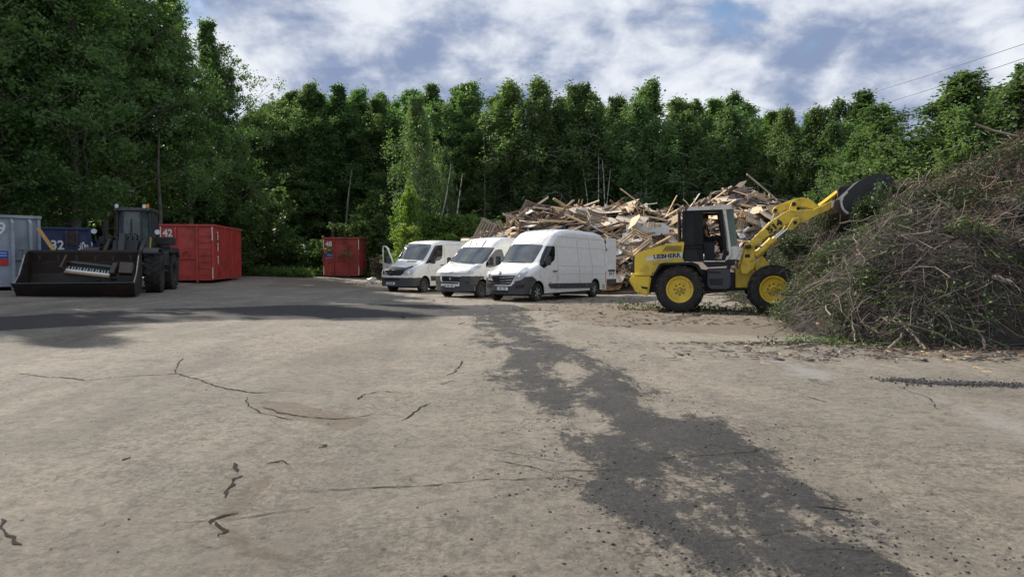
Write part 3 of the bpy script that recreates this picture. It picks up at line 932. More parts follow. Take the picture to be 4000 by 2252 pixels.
stem([(1345, 1085, 50), (1350, 900, 50), (1362, 760, 50), (1375, 660, 50)], 0.11, 'grey bare trunk rising behind the small red container', 'aspen_tree', M_bark, cat='tree')
stem([(1896, 960, 53), (1893, 600, 53), (1888, 470, 53), (1882, 400, 53)], 0.035, 'dead bare stem standing in the gap between aspens and birches', 'dead_tree', M_bark, cat='tree')
for j, pts in enumerate([[(2330, 930, 51), (2338, 760, 51), (2338, 600, 51)], [(2352, 930, 50.5), (2362, 800, 50.5), (2358, 690, 50.5), (2352, 620, 50.5)],
            [(2364, 930, 50.5), (2370, 800, 50.5), (2385, 660, 50.5)], [(2305, 930, 52), (2295, 780, 52), (2270, 600, 52)],
            [(2510, 930, 52), (2505, 700, 52)], [(2505, 930, 51.5), (2526, 700, 51.5)], [(2668, 930, 52), (2672, 680, 52)],
            [(3015, 930, 50), (3022, 680, 50)]]):
    stem(pts, 0.055, 'slim white birch stem above the waste wood heap, %s from the vans' % ORD[[3, 4, 5, 2, 7, 8, 9, 10][j] - 2], 'birch_tree', cat='tree')

# low green cover along the foot of the wood
def cover(r, n):
    px = np.concatenate([r.uniform(930, 1300, n // 2), r.uniform(-200, 2000, n - n // 2)])
    Y = r.uniform(45, 49.5, n)
    x = (px - 2000) / F * Y
    return x, np.where((px > 1215) & (px < 1475), 47.6 + 1.5 * r.random(n), Y)
r_ = np.random.default_rng(5)
cx_, cy_ = cover(r_, 1500)
cc = np.stack([cx_, cy_, zg(cx_, cy_) + 0.12 + 0.25 * r_.random(1500)], -1)
LV, LF = leaves(cc, np.tile([[0.4, 0.4, 0.22]], (1500, 1)), 26, 0.12, 77)
tag(link('ground_cover', np_mesh('ground_cover', LV, LF, L_low)), 'low green weeds along the edge of the yard', 'ground cover', kind='stuff')

# ================================================================== MATERIALS OF MADE THINGS
M_white = mat('white_paint', (0.84, 0.84, 0.83), 0.30, dirt=(0.48, 0.44, 0.38), dirt_amt=0.16, dirt_scale=1.6, coat=0.35)
M_white2 = mat('white_paint_grubby', (0.82, 0.82, 0.79), 0.34, dirt=(0.42, 0.38, 0.32), dirt_amt=0.26, dirt_scale=1.4, coat=0.2)
M_plastic = mat('grey_plastic', (0.045, 0.048, 0.054), 0.6, dirt=(0.13, 0.12, 0.11), dirt_amt=0.5, dirt_scale=3)
M_black = mat('black_trim', (0.012, 0.012, 0.013), 0.55)
M_rubber = mat('tyre_rubber', (0.028, 0.027, 0.026), 0.85, dirt=(0.12, 0.105, 0.085), dirt_amt=0.55, dirt_scale=4, bump=0.004, bscale=30, spec=0.3)
M_steel = mat('bare_steel', (0.42, 0.42, 0.42), 0.4, 0.8, dirt=(0.12, 0.09, 0.07), dirt_amt=0.5, dirt_scale=6)
M_chrome = mat('chrome', (0.75, 0.76, 0.78), 0.12, 1.0)
M_alloy = mat('alloy_wheel', (0.48, 0.48, 0.48), 0.4, 0.6, dirt=(0.15, 0.13, 0.11), dirt_amt=0.5, dirt_scale=8)
M_plate = mat('plate_white', (0.78, 0.78, 0.78), 0.5)
M_plateblue = mat('plate_blue', (0.02, 0.06, 0.35), 0.5)
M_ink = mat('black_lettering', (0.010, 0.010, 0.011), 0.6)
M_orange = mat('orange_lens', (0.9, 0.22, 0.02), 0.3)
M_redlens = mat('red_lens', (0.5, 0.02, 0.01), 0.25)
def glass_mat(name, tint, rough=0.03, alpha=None, refl=0.6):
    m, nt = nmat(name); t = NT(nt)
    out = t.n('ShaderNodeOutputMaterial'); b = t.n('ShaderNodeBsdfPrincipled')
    tc = t.n('ShaderNodeTexCoord')
    n = t.noise(tc.outputs['Object'], 2.2, 4, 0.6)
    t.l(t.mix(t.ramp(n, 0.4, 0.7), tint, tuple(v * 1.6 + 0.01 for v in tint)), b.inputs['Base Color'])
    b.inputs['Roughness'].default_value = rough
    b.inputs['IOR'].default_value = 1.6
    b.inputs['Specular IOR Level'].default_value = refl
    if alpha is None:
        t.l(b.outputs[0], out.inputs[0])
    else:
        tr = t.n('ShaderNodeBsdfTransparent'); tr.inputs[0].default_value = (0.72 , 0.82, 0.78, 1)
        mx = t.n('ShaderNodeMixShader'); mx.inputs[0].default_value = alpha
        t.l(tr.outputs[0], mx.inputs[1]); t.l(b.outputs[0], mx.inputs[2]); t.l(mx.outputs[0], out.inputs[0])
    return m
M_glass = glass_mat('windscreen_glass', (0.035, 0.045, 0.05), 0.03, None, 1.0)
M_sideglass = glass_mat('side_glass', (0.012, 0.014, 0.015), 0.05, None, 0.5)
M_clear = glass_mat('clear_glass', (0.03, 0.05, 0.045), 0.03, 0.35, 0.8)
M_green = glass_mat('green_glass', (0.03, 0.085, 0.05), 0.04, 0.72, 0.8)
M_lamp = glass_mat('lamp_lens', (0.42, 0.44, 0.46), 0.08, None, 1.0)

class Body:
    """van shell: a box whose six faces are shaped by side profile, plan and roof rounding"""
    def __init__(s, L, W, xf, zt, plan, bow, zb=0.33, tum=0.055, zbelt=1.15, rad=0.17, rear_slope=0.0):
        s.L, s.W, s.xf, s.zt, s.plan, s.bow, s.zb, s.tum, s.zbelt, s.rad = L, W, xf, zt, plan, bow, zb, tum, zbelt, rad
    def ip(s, tab, v):
        return float(np.interp(v, [a for a, _ in tab], [b for _, b in tab]))
    def P(s, st, u, v):
        zt = s.ip(s.zt, st); zb = s.zb
        z = zb + v * (zt - zb)
        hw = s.W / 2 * s.ip(s.plan, st)
        hwz = hw - s.tum * max(0, z - s.zbelt) - 0.035 * max(0, (0.6 - z) / 0.3)
        y = u * hwz
        r = min(s.rad, 0.45 * (zt - zb))
        a = abs(y) - (hwz - r); b_ = z - (zt - r)
        if a > 0 and b_ > 0:
            m_ = max(a, b_); l = math.hypot(a, b_)
            a, b_ = a * m_ / l, b_ * m_ / l
            y = math.copysign(hwz - r + a, y); z = zt - r + b_
        z += 0.035 * v * (1 - u * u)
        x = s.xf - st - s.ip(s.bow, st) * (abs(y) / hw) ** 2.2
        return Vector((x, y, z))
    def mesh(s, ns=None, nu=26, nv=30):
        knots = sorted(set([0.0, s.L] + [a for a, _ in s.zt]))
        st = []
        for a, b_ in zip(knots, knots[1:]):
            n = max(1, int(math.ceil((b_ - a) / 0.09)))
            st += [a + (b_ - a) * i / n for i in range(n)]
        st.append(s.L)
        bm = bmesh.new(); V = {}
        def g(i, j, k):
            key = (i, j, k)
            if key not in V:
                uu = -1 + 2 * j / nu
                V[key] = bm.verts.new(s.P(st[i], uu, k / nv))
            return V[key]
        n = len(st) - 1
        F_ = []
        for i in range(n):
            for k in range(nv):
                F_.append((g(i, 0, k), g(i + 1, 0, k), g(i + 1, 0, k + 1), g(i, 0, k + 1)))
                F_.append((g(i, nu, k), g(i, nu, k + 1), g(i + 1, nu, k + 1), g(i + 1, nu, k)))
            for j in range(nu):
                F_.append((g(i, j, nv), g(i + 1, j, nv), g(i + 1, j + 1, nv), g(i, j + 1, nv)))
                F_.append((g(i, j, 0), g(i, j + 1, 0), g(i + 1, j + 1, 0), g(i + 1, j, 0)))
        for j in range(nu):
            for k in range(nv):
                F_.append((g(0, j, k), g(0, j, k + 1), g(0, j + 1, k + 1), g(0, j + 1, k)))
                F_.append((g(n, j, k), g(n, j + 1, k), g(n, j + 1, k + 1), g(n, j, k + 1)))
        for f in F_:
            try: bm.faces.new(f)
            except ValueError: pass
        bmesh.ops.recalc_face_normals(bm, faces=bm.faces)
        return bm

def cdt_fill(poly, step):
    """fill a polygon with triangles through an inner grid of points"""
    pts = []; n = len(poly)
    for i in range(n):
        a = Vector(poly[i]); b_ = Vector(poly[(i + 1) % n])
        k = max(1, int((b_ - a).length / step))
        for q in range(k): pts.append(a.lerp(b_, q / k))
    nb = len(pts)
    xs = [p.x for p in pts]; ys = [p.y for p in pts]
    gxn = int((max(xs) - min(xs)) / step); gyn = int((max(ys) - min(ys)) / step)
    P2 = np.array([(p.x, p.y) for p in pts])
    cand = []
    for i in range(1, gxn + 1):
        for j in range(1, gyn + 1):
            cand.append((min(xs) + i * step, min(ys) + j * step))
    if cand:
        ca = np.array(cand)
        sd = poly_sd(ca[:, 0], ca[:, 1], P2)
        pts += [Vector(c) for c, d_ in zip(cand, sd) if d_ > step * 0.35]
    r = delaunay_2d_cdt([p.to_2d() if len(p) > 2 else p for p in pts], [(i, (i + 1) % nb) for i in range(nb)], [], 1, 1e-6)
    return r[0], r[2], nb

class Caster:
    def __init__(s, bm):
        s.bvh = BVHTree.FromBMesh(bm)
    def patch(s, name, poly, project, m, parent, off=0.006, step=0.08, mirror=False, thick=0.008, label=None):
        """project(u,v) -> (origin, direction) in the thing's own axes; the outline lands on the shell and gets thickness"""
        V2, T, nb = cdt_fill(poly, step)
        P, N = [], []
        for p in V2:
            o, d = project(p[0], p[1])
            loc, nrm, _, _ = s.bvh.ray_cast(o, d)
            if loc is None:
                loc = None
                best = None
                # nearest place on the shell to the sight line
                tc_ = (s.ref - o).dot(d)
                for k in range(33):
                    q = s.bvh.find_nearest(o + d * (tc_ - 4 + k * 0.3))
                    if best is None or q[3] < best[3]: best = q
                a_ = best
                loc, nrm = a_[0], a_[1]
            if nrm.dot(d) > 0: nrm = -nrm
            P.append(loc + nrm * off); N.append(nrm)
        outs = []
        for sg in ((1, -1) if mirror else (1,)):
            bm = bmesh.new()
            vs = [bm.verts.new((p.x, p.y * sg, p.z)) for p in P]
            lo = [bm.verts.new(((p - n * thick).x, (p - n * thick).y * sg, (p - n * thick).z)) for p, n in zip(P, N)]
            fs = []
            for f in T:
                try: fs.append(bm.faces.new([vs[i] for i in f]))
                except ValueError: pass
            bm.edges.ensure_lookup_table()
            be = [e for e in bm.edges if len(e.link_faces) == 1]
            ix = {v: i for i, v in enumerate(vs)}
            for e in be:
                a, b_ = ix[e.verts[0]], ix[e.verts[1]]
                try: bm.faces.new([vs[a], vs[b_], lo[b_], lo[a]])
                except ValueError: pass
            for v in [v for v in bm.verts if not v.link_faces]: bm.verts.remove(v)
            bmesh.ops.recalc_face_normals(bm, faces=bm.faces)
            # outward check on the first face
            bm.faces.ensure_lookup_table()
            me = bpy.data.meshes.new(name); bm.to_mesh(me); bm.free()
            me.materials.append(m)
            for p_ in me.polygons: p_.use_smooth = True
            me.set_sharp_from_angle(angle=R(40))
            o = link(name, me, parent)
            if label: o['label'] = label
            outs.append(o)
        return outs

def wheel(parent, c, side, r, w, rim_r, style, Mrim, steer=0.0, lugs=0, seg=36, name='wheel'):
    """side = +1 when the outer face looks towards +y"""
    h = bpy.data.objects.new(name, None); C.objects.link(h); h.parent = parent
    h.location = c; h.rotation_euler = (0, 0, steer)
    b_ = MB()
    k = w / 2
    prof = [(-k * 0.8, rim_r * 0.98), (-k, rim_r * 1.15), (-k, r * 0.86), (-k * 0.88, r * 0.955), (-k * 0.55, r), (k * 0.55, r), (k * 0.88, r * 0.955), (k, r * 0.86), (k, rim_r * 1.15), (k * 0.8, rim_r * 0.98)]
    b_.lathe(prof, seg=seg, closed=False)
    if lugs:
        for i in range(lugs):
            a = 2 * math.pi * i / lugs
            for sg in (-1, 1):
                aa = a + (0.5 * 2 * math.pi / lugs if sg > 0 else 0)
                M_ = Matrix.Rotation(-aa, 4, 'Y') @ Matrix.Translation((0, sg * w * 0.24, r)) @ Matrix.Rotation(sg * 0.5, 4, 'Z')
                b_.box((0, 0, 0), (0.115 * r / 0.7, w * 0.5, 0.055), rot=None) if False else None
                hx, hy, hz = r * 0.085, w * 0.26, 0.022
                vs = [b_.bm.verts.new(M_ @ Vector((x * hx, y * hy, z * hz))) for z in (-1, 1) for (x, y) in ((-1, -1), (1, -1), (1, 1), (-1, 1))]
                for f in [(3, 2, 1, 0), (4, 5, 6, 7), (0, 1, 5, 4), (1, 2, 6, 5), (2, 3, 7, 6), (3, 0, 4, 7)]:
                    b_.bm.faces.new([vs[q] for q in f])
    b_.build('tyre', M_rubber, h, smooth=True)
    b_ = MB()
    d0 = side * k
    b_.lathe([(-d0 * 0.75, rim_r * 0.99), (d0 * 0.82, rim_r * 1.0), (d0 * 0.9, rim_r * 1.06), (d0 * 0.93, rim_r * 1.04), (d0 * 0.86, rim_r * 0.93), (d0 * 0.45, rim_r * 0.86),
              (d0 * 0.38, rim_r * 0.3), (d0 * 0.55, rim_r * 0.27), (d0 * 0.6, rim_r * 0.2)], seg=seg)
    b_.build('rim', Mrim if style != 'alloy' else M_black, h, smooth=True)
    b_ = MB()
    if style == 'alloy':
        for i in range(6):
            a = i * math.pi / 3 + 0.2
            M_ = Matrix.Rotation(a, 4, 'Y')
            pts = [(-0.10, 0.12), (0.10, 0.12), (0.16, 0.95), (-0.16, 0.95)]
            vs = [b_.bm.verts.new(M_ @ Vector((x * rim_r, side * k * yy, z * rim_r))) for yy in (0.68, 0.86) for x, z in pts]
            for f in [(3, 2, 1, 0), (4, 5, 6, 7), (0, 1, 5, 4), (1, 2, 6, 5), (2, 3, 7, 6), (3, 0, 4, 7)]:
                b_.bm.faces.new([vs[q] for q in f])
        b_.lathe([(side * k * 0.5, rim_r * 0.25), (side * k * 0.9, rim_r * 0.22)], seg=16)
        b_.build('wheel_spokes', M_alloy, h)
    elif style == 'steel':
        for i in range(16):
            a = i * math.pi / 8
            b_.box((math.cos(a) * rim_r * 0.72, d0 * 0.42, math.sin(a) * rim_r * 0.72), (0.05, 0.02, 0.018), rot=(0, -a, 0))
        b_.build('wheel_slots', M_steel, h)
    elif style == 'loader':
        b0 = MB().lathe([(d0 * 0.35, 0.024), (d0 * 0.5, 0.024)], seg=6).build('wheel_bolt', mat('oily_bolt', (0.12, 0.10, 0.05), 0.5, 0.3), h)
        b0.location = (rim_r * 0.42, 0, 0)
        for i in range(1, 8):
            a = i * math.pi / 4
            link('wheel_bolt', b0.data, h).location = (math.cos(a) * rim_r * 0.42, 0, math.sin(a) * rim_r * 0.42)
        b1 = MB().lathe([(d0 * 0.58, 0.02), (d0 * 0.64, 0.02)], seg=6).build('hub_bolt', mat('oily_bolt', (0.12, 0.10, 0.05), 0.5, 0.3), h)
        b1.location = (rim_r * 0.15, 0, 0)
        for i in range(1, 6):
            a = i * math.pi / 3
            link('hub_bolt', b1.data, h).location = (math.cos(a) * rim_r * 0.15, 0, math.sin(a) * rim_r * 0.15)
    return h

def van(name, label, body, px_ref, yaw, wb, Mpaint, arch_r=0.43, wheel_style='steel', steer=0.0):
    """px_ref = (px, py of the near front tyre contact); near side is the van's left (+y)"""
    p = px_ref
    fwd = Vector((math.cos(yaw), math.sin(yaw), 0)); left = Vector((-math.sin(yaw), math.cos(yaw), 0))
    o = p - left * (body.W / 2 - 0.14)
    o.z = p.z
    root = thing(name, label, 'van', o, yaw, 'white vans parked side by side')
    fr = Frame(o, yaw)
    bm = body.mesh()
    cast = Caster(bm); cast.ref = Vector((0, 0, 1.2))
    cast.I = fr.I; cast.o0 = fr.I @ Vector((0, 0, EYE)); cast.R3 = fr.I.to_3x3()
    def px_project(u, v):
        return cast.o0, (cast.R3 @ ray(u, v)).normalized()
    cast.px = px_project
    cast.side = lambda u, v: (Vector((u, 4, v)), Vector((0, -1, 0)))
    cast.front = lambda u, v: (Vector((8, u, v)), Vector((-1, 0, 0)))
    cast.rear = lambda u, v: (Vector((-12, u, v)), Vector((1, 0, 0)))
    # cut wheel arches
    me = bpy.data.meshes.new('body'); bm.to_mesh(me); bm.free()
    me.materials.append(Mpaint)
    bo = link('body', me, root)
    cutters = []
    for xx in (0, -wb):
        for sg in (-1, 1):
            c_ = MB().lathe([(sg * (body.W / 2 - 0.36), arch_r), (sg * (body.W / 2 + 0.3), arch_r)], c=(xx, 0, 0.36), seg=40).build('cutter', M_black)
            md = bo.modifiers.new('arch', 'BOOLEAN'); md.operation = 'DIFFERENCE'; md.object = c_; md.solver = 'EXACT'
            c_.parent = root
            cutters.append(c_)
    dg = bpy.context.evaluated_depsgraph_get(); dg.update()
    me2 = bpy.data.meshes.new_from_object(bo.evaluated_get(dg))
    bo.modifiers.clear(); bo.data = me2; me2.name = 'body'
    for c_ in cutters: bpy.data.objects.remove(c_)
    if not me2.materials: me2.materials.append(Mpaint)
    for p_ in me2.polygons: p_.use_smooth = True
    me2.set_sharp_from_angle(angle=R(32))
    # dark arch liners and underbody
    for xx in (0, -wb):
        for sg in (-1, 1):
            b_ = MB()
            seg = 24
            prof = []
            y0, y1 = sg * (body.W / 2 - 0.35), sg * (body.W / 2 - 0.035)
            va, vb = [], []
            for k in range(seg + 1):
                a = math.pi * (k / seg * 1.1 - 0.05)
                va.append(b_.bm.verts.new((xx + math.cos(a) * (arch_r - 0.004), y0, 0.36 + math.sin(a) * (arch_r - 0.004))))
                vb.append(b_.bm.verts.new((xx + math.cos(a) * (arch_r - 0.004), y1, 0.36 + math.sin(a) * (arch_r - 0.004))))
            for k in range(seg): b_.bm.faces.new([va[k], va[k + 1], vb[k + 1], vb[k]])
            b_.bm.faces.new(va)
            b_.build('wheel_arch_liner', M_black, root)
    b_ = MB(); b_.box((-wb / 2 - 0.1, 0, 0.30), (body.L - 0.9, body.W * 0.62, 0.16)); b_.tube([(0, -0.8, 0.34), (0, 0.8, 0.34)], 0.06); b_.tube([(-wb, -0.8, 0.34), (-wb, 0.8, 0.34)], 0.08)
    b_.build('underbody', M_black, root)
    for xx in (0, -wb):
        for sg in (1, -1):
            wheel(root, (xx, sg * (body.W / 2 - 0.15), 0.345), sg, 0.345, 0.22, 0.205, wheel_style, M_steel if wheel_style == 'steel2' else M_plastic, steer if xx == 0 else 0)
    return root, fr, cast

def subset(root, body, cond, m, name, off=0.006):
    """piece of the shell (bumper, cladding) a little proud of the paint"""
    bm = body.mesh(nu=40, nv=46)
    dele = [f for f in bm.faces if not cond(f.calc_center_median())]
    bmesh.ops.delete(bm, geom=dele, context='FACES')
    bmesh.ops.recalc_face_normals(bm, faces=bm.faces)
    bm.normal_update()
    nr = {v: v.normal.copy() for v in bm.verts}
    ctr = Vector((-2, 0, 1.0))
    for v, n in nr.items():
        if n.dot(v.co - ctr) < 0: n = -n
        v.co += n * off
    me = bpy.data.meshes.new(name); bm.to_mesh(me); bm.free()
    me.materials.append(m)
    for p_ in me.polygons: p_.use_smooth = True
    return link(name, me, root)
def stroke(pts, w):
    """a thin closed outline around an open line (2-D)"""
    P = [Vector(p) for p in pts]; L_, R_ = [], []
    for i, p in enumerate(P):
        d = (P[min(i + 1, len(P) - 1)] - P[max(i - 1, 0)]).normalized()
        n = Vector((-d.y, d.x)) * w / 2
        L_.append(tuple(p + n)); R_.append(tuple(p - n))
    return L_ + R_[::-1]
M_seam = mat('door_gap', (0.30, 0.30, 0.30), 0.8)
def seam(cast, root, pts, w=1.2):
    cast.patch('door_seam', stroke(pts, w), cast.px, M_seam, root, off=0.003, step=6, thick=0.004, mirror=False)
def plate(root, cast, c, nrm, txt, w=0.52, h=0.115, xdir=None):
    """registration plate with blue band"""
    n = Vector(nrm).normalized(); x = Vector(xdir) if xdir is not None else Vector((0, 0, 1)).cross(n)
    M_ = axes(c, x, n)
    o = MB().box((0, 0, 0), (w, h, 0.014)).build('licence_plate', M_plate, root, M=M_)
    MB().box((-w / 2 + 0.028, 0, 0.008), (0.045, h - 0.008, 0.004)).build('blue_band', M_plateblue, o, M=M_)
    text(txt, h * 1.02, M_ink, o, M_ @ Matrix.Translation((0.02, -0.004, 0.009)), 'lettering', depth=0.002, bold=0.0025, xscale=0.82)
    return o
def mirror_part(root, c, sg, big=True):
    b_ = MB()
    b_.box((c[0], c[1], c[2]), (0.10, 0.20, 0.34 if big else 0.28))
    b_.box((c[0] + 0.02, c[1] - sg * 0.14, c[2] - 0.12), (0.05, 0.16, 0.05))
    o = b_.build('wing_mirror', M_plastic, root, bevel=0.03, seg=2, smooth=True)
    MB().box((c[0] - 0.052, c[1], c[2] + 0.02), (0.006, 0.16, 0.26)).build('mirror_glass', M_chrome, o)
def wiper(root, cast, a, b_):
    P = []
    for k in range(5):
        u = a[0] + (b_[0] - a[0]) * k / 4; v = a[1] + (b_[1] - a[1]) * k / 4
        o, d = cast.px(u, v)
        loc, n, _, _ = cast.bvh.ray_cast(o, d)
        if loc is not None: P.append(loc + n * 0.03 * (1 if n.dot(d) < 0 else -1))
    if len(P) > 1: MB().tube(P, 0.012, 5).build('wiper', M_black, root)

# ------------------------------------------------------------------ nearest van: super-high roof, rear door swung open
def cm(L_): return [(1880 + x * .2069, 900 + y * .2069) for x, y in L_]
def c3(L_): return [(1800 + x * .27174, 850 + y * .27174) for x, y in L_]
def cs(L_): return [(1460 + x * .19307, 900 + y * .19307) for x, y in L_]
bodyA = Body(6.20, 2.07, 0.86,
             [(0, .98), (.02, 1.02), (.12, 1.10), (.45, 1.24), (.85, 1.36), (.98, 1.41), (1.62, 2.08), (1.72, 2.17), (2.0, 2.42), (2.3, 2.60), (2.7, 2.70), (3.3, 2.75), (5.4, 2.70), (5.95, 2.62), (6.12, 2.52), (6.20, 2.38)],
             [(0, .88), (.06, .93), (.2, .965), (.5, .99), (.9, 1.0), (5.8, 1.0), (6.2, .99)],
             [(0, .22), (.5, .20), (1.2, .17), (1.9, .12), (2.6, 0.0)], zb=0.30, tum=0.075)
yawA = math.atan2(-math.cos(R(35.5)), -math.sin(R(35.5)))
pA = gp(2092, 1178)
vanA, frA, cA = van('white_van', 'tall white van nearest the yellow loader, rear door swung open', bodyA, pA, yawA, 4.33, M_white, wheel_style='alloy', steer=0.0)
def bumperA(p):
    s_ = bodyA.xf - p.x
    if s_ > 1.0: return False
    lim = 0.60 + 0.0 * s_ + (0.34 * smooth01((abs(p.y) - 0.35) / 0.35) if s_ < 0.5 else 0.34 - max(0, (s_ - 0.5)) * 0.55)
    return p.z < lim and s_ < 0.95 - (0.0 if p.z > .36 else 0.0) and math.hypot(p.x, p.z - .36) > 0.43
subset(vanA, bodyA, bumperA, M_plastic, 'front_bumper')
cA.patch('windscreen', cm([(275, 590), (440, 290), (480, 268), (600, 258), (900, 258), (1165, 272), (1160, 300), (1060, 470), (985, 590), (940, 615), (700, 612), (400, 600)]), cA.px, M_glass, vanA, step=5)
cA.patch('side_window', cm([(1105, 575), (1150, 440), (1215, 300), (1240, 290), (1370, 292), (1388, 310), (1390, 480), (1375, 560), (1320, 610), (1180, 712), (1108, 660)]), cA.px, M_sideglass, vanA, step=4, mirror=True)
gr = cA.patch('grille', cm([(105, 850), (650, 852), (615, 905), (560, 1005), (530, 1025), (180, 1022), (140, 990)]), cA.px, M_black, vanA, step=4)[0]
for k, (xa, xb, y) in enumerate([(128, 620, 885), (140, 600, 937), (150, 570, 988)]):
    cA.patch('grille_bar', stroke(cm([(xa, y), ((xa + xb) / 2, y + 8), (xb, y - 6)]), 2.2), cA.px, M_chrome, gr, off=0.02, step=4, thick=0.014)
cA.patch('headlight', cm([(605, 965), (650, 870), (720, 780), (800, 710), (865, 685), (895, 710), (897, 750), (860, 820), (795, 900), (740, 935)]), cA.px, M_lamp, vanA, off=0.012, step=3, mirror=True, thick=0.014)
for hl in [o for o in vanA.children if o.name.startswith('headlight')][:2]:
    pass
for (x, y, r_) in ((715, 860, 8.0), (800, 790, 6.0), (845, 735, 5)):
    pts = [(1880 + x * .2069 + r_ * .55 * math.cos(a), 900 + y * .2069 + r_ * .6 * math.sin(a)) for a in np.linspace(0, 2 * math.pi, 13)[:-1]]
    cA.patch('lamp_bowl', pts, cA.px, M_chrome, vanA, off=0.018, step=3, mirror=True, thick=0.01)
cA.patch('bonnet_badge', [(1880 + x * .2069, 900 + y * .2069) for x, y in [(352, 762), (382, 780), (375, 820), (345, 838), (325, 815), (332, 778)]], cA.px, M_black, vanA, off=0.012, step=2)
cA.patch('badge_diamond', [(1880 + x * .2069, 900 + y * .2069) for x, y in [(354, 770), (376, 790), (350, 832), (332, 808)]], cA.px, M_chrome, vanA, off=0.022, step=2)
seam(cA, vanA, cm([(1175, 330), (1215, 270), (1380, 265), (1420, 290), (1440, 500), (1452, 800), (1400, 1150)]), 1.0)
seam(cA, vanA, cm([(1100, 560), (1110, 800), (1125, 900)]), 0.9)
seam(cA, vanA, c3([(1390, 415), (2050, 455), (2078, 690)]), 1.0)
seam(cA, vanA, c3([(1430, 690), (2080, 705)]), 0.9)
seam(cA, vanA, c3([(1260, 890), (1390, 808), (2090, 812)]), 0.9)
seam(cA, vanA, c3([(1830, 325), (1890, 690), (1885, 930)]), 0.9)
seam(cA, vanA, c3([(1660, 320), (1712, 800), (1700, 1080)]), 0.9)
seam(cA, vanA, c3([(1000, 370), (1165, 372), (1205, 320), (1260, 268), (1380, 268), (1900, 315), (2030, 325)]), 1.2)
seam(cA, vanA, c3([(1410, 825), (1408, 905), (1382, 900), (1385, 830)]), 0.9)
md_ = cA.patch('side_moulding', c3([(1258, 945), (1390, 940), (1930, 935), (1900, 1005), (1380, 1015), (1285, 1010), (1265, 980)]), cA.px, M_plastic, vanA, off=0.02, step=5, mirror=True, thick=0.025)
for (x, y) in ((1400, 975), (1805, 967)):
    cA.patch('marker_lamp', [(1800 + x * .27174 + 2.2 * math.cos(a), 850 + y * .27174 + 2.0 * math.sin(a)) for a in np.linspace(0, 2 * math.pi, 9)[:-1]], cA.px, M_orange, md_[0], off=0.03, step=2)
cA.patch('door_handle', c3([(1322, 760), (1382, 760), (1382, 776), (1322, 774)]), cA.px, M_black, vanA, off=0.03, step=3, mirror=True, thick=0.03)
cA.patch('side_lettering', c3([(1268, 924), (1310, 924), (1310, 933), (1268, 933)]), cA.px, M_ink, vanA, off=0.006, step=3)
cA.patch('tail_lamp', c3([(2112, 790), (2122, 770), (2130, 925), (2116, 930)]), cA.px, M_redlens, vanA, off=0.015, step=3, mirror=True, thick=0.02)
cA.patch('wheel_arch_tape', c3([(2035, 945), (2070, 950), (2068, 1040), (2040, 1062)]), cA.px, mat('patched_tape', (0.6, 0.58, 0.52), 0.8, dirt=(0.15, 0.12, 0.1), dirt_amt=0.9, dirt_scale=12), vanA, off=0.008, step=3)
cA.patch('lower_intake', cm([(160, 1125), (520, 1130), (500, 1175), (185, 1170)]), cA.px, M_black, vanA, off=0.014, step=4)
cA.patch('fog_recess', cm([(650, 1030), (820, 1015), (815, 1085), (640, 1095)]), cA.px, M_black, vanA, off=0.012, step=4, mirror=True)
o_, d_ = cA.px(*cm([(325, 1092)])[0]); lc, ln, _, _ = cA.bvh.ray_cast(o_, d_)
if lc is None: lc, ln = Vector((0.86, 0, 0.6)), Vector((1, 0, 0))
plate(vanA, cA, (lc.x + 0.03, 0.0, lc.z), (1, 0, 0.05), '535  TJT')
mirror_part(vanA, (-0.46, 1.17, 1.52), 1); mirror_part(vanA, (-0.46, -1.17, 1.52), -1)
wiper(vanA, cA, *cm([(300, 592), (490, 612)])); wiper(vanA, cA, *cm([(500, 588), (820, 606)]))
# roof ribs at the front of the high roof
b_ = MB()
for k in range(6):
    st_ = 2.35 + 0.0 * k; y = -0.62 + 0.25 * k
    b_.tube([bodyA.P(2.15, y / 1.0, 1) + Vector((0, 0, .0)), bodyA.P(2.5, y, 1) + Vector((0, 0, .005)), bodyA.P(3.0, y, 1)], 0.014, 5)
b_.build('roof_rib', M_white, vanA)
# rear opening and the open door
xr = bodyA.xf - bodyA.L
MB().box((xr - 0.004, 0.0, 1.32), (0.012, 1.62, 1.80)).build('cargo_opening', M_black, vanA)
b_ = MB(); dw, dh = 0.86, 1.98
yo = 0.98
b_.box((xr - 0.06 - dw / 2, yo, 0.52 + dh / 2), (dw, 0.055, dh))
dr = b_.build('rear_door', M_white, vanA, bevel=0.02, seg=2, smooth=True)
MB().box((xr - 0.06 - dw / 2, yo + 0.034, 0.52 + 1.62), (dw - 0.16, 0.02, 0.025)).box((xr - 0.06 - dw / 2, yo + 0.034, 0.52 + 0.98), (dw - 0.16, 0.02, 0.025)).box((xr - 0.15, yo + 0.034, 0.52 + 1.3), (0.02, 0.02, 0.64)).build('door_swage', M_white, dr)
MB().box((xr - 0.06 - dw / 2, yo + 0.01, 0.52 + 0.10), (dw + 0.01, 0.07, 0.22)).build('door_step_trim', M_plastic, dr)
MB().box((xr - 0.06 - dw / 2, yo + 0.035, 0.52 + 0.58), (dw * 0.72, 0.03, 0.07)).build('plate_lamp_bar', M_black, dr)
plate(dr, cA, (xr - 0.06 - dw / 2, yo + 0.04, 0.52 + 0.45), (0, 1, 0), '535 TJT', w=0.46, h=0.16)
MB().box((xr - 0.03, 0.99, 1.0), (0.05, 0.03, 0.08)).box((xr - 0.03, 0.99, 2.0), (0.05, 0.03, 0.08)).build('door_hinge', M_black, dr)
MB().box((xr - 0.03, 0, 0.42), (0.12, 1.95, 0.16)).build('rear_bumper', M_plastic, vanA, bevel=0.02)

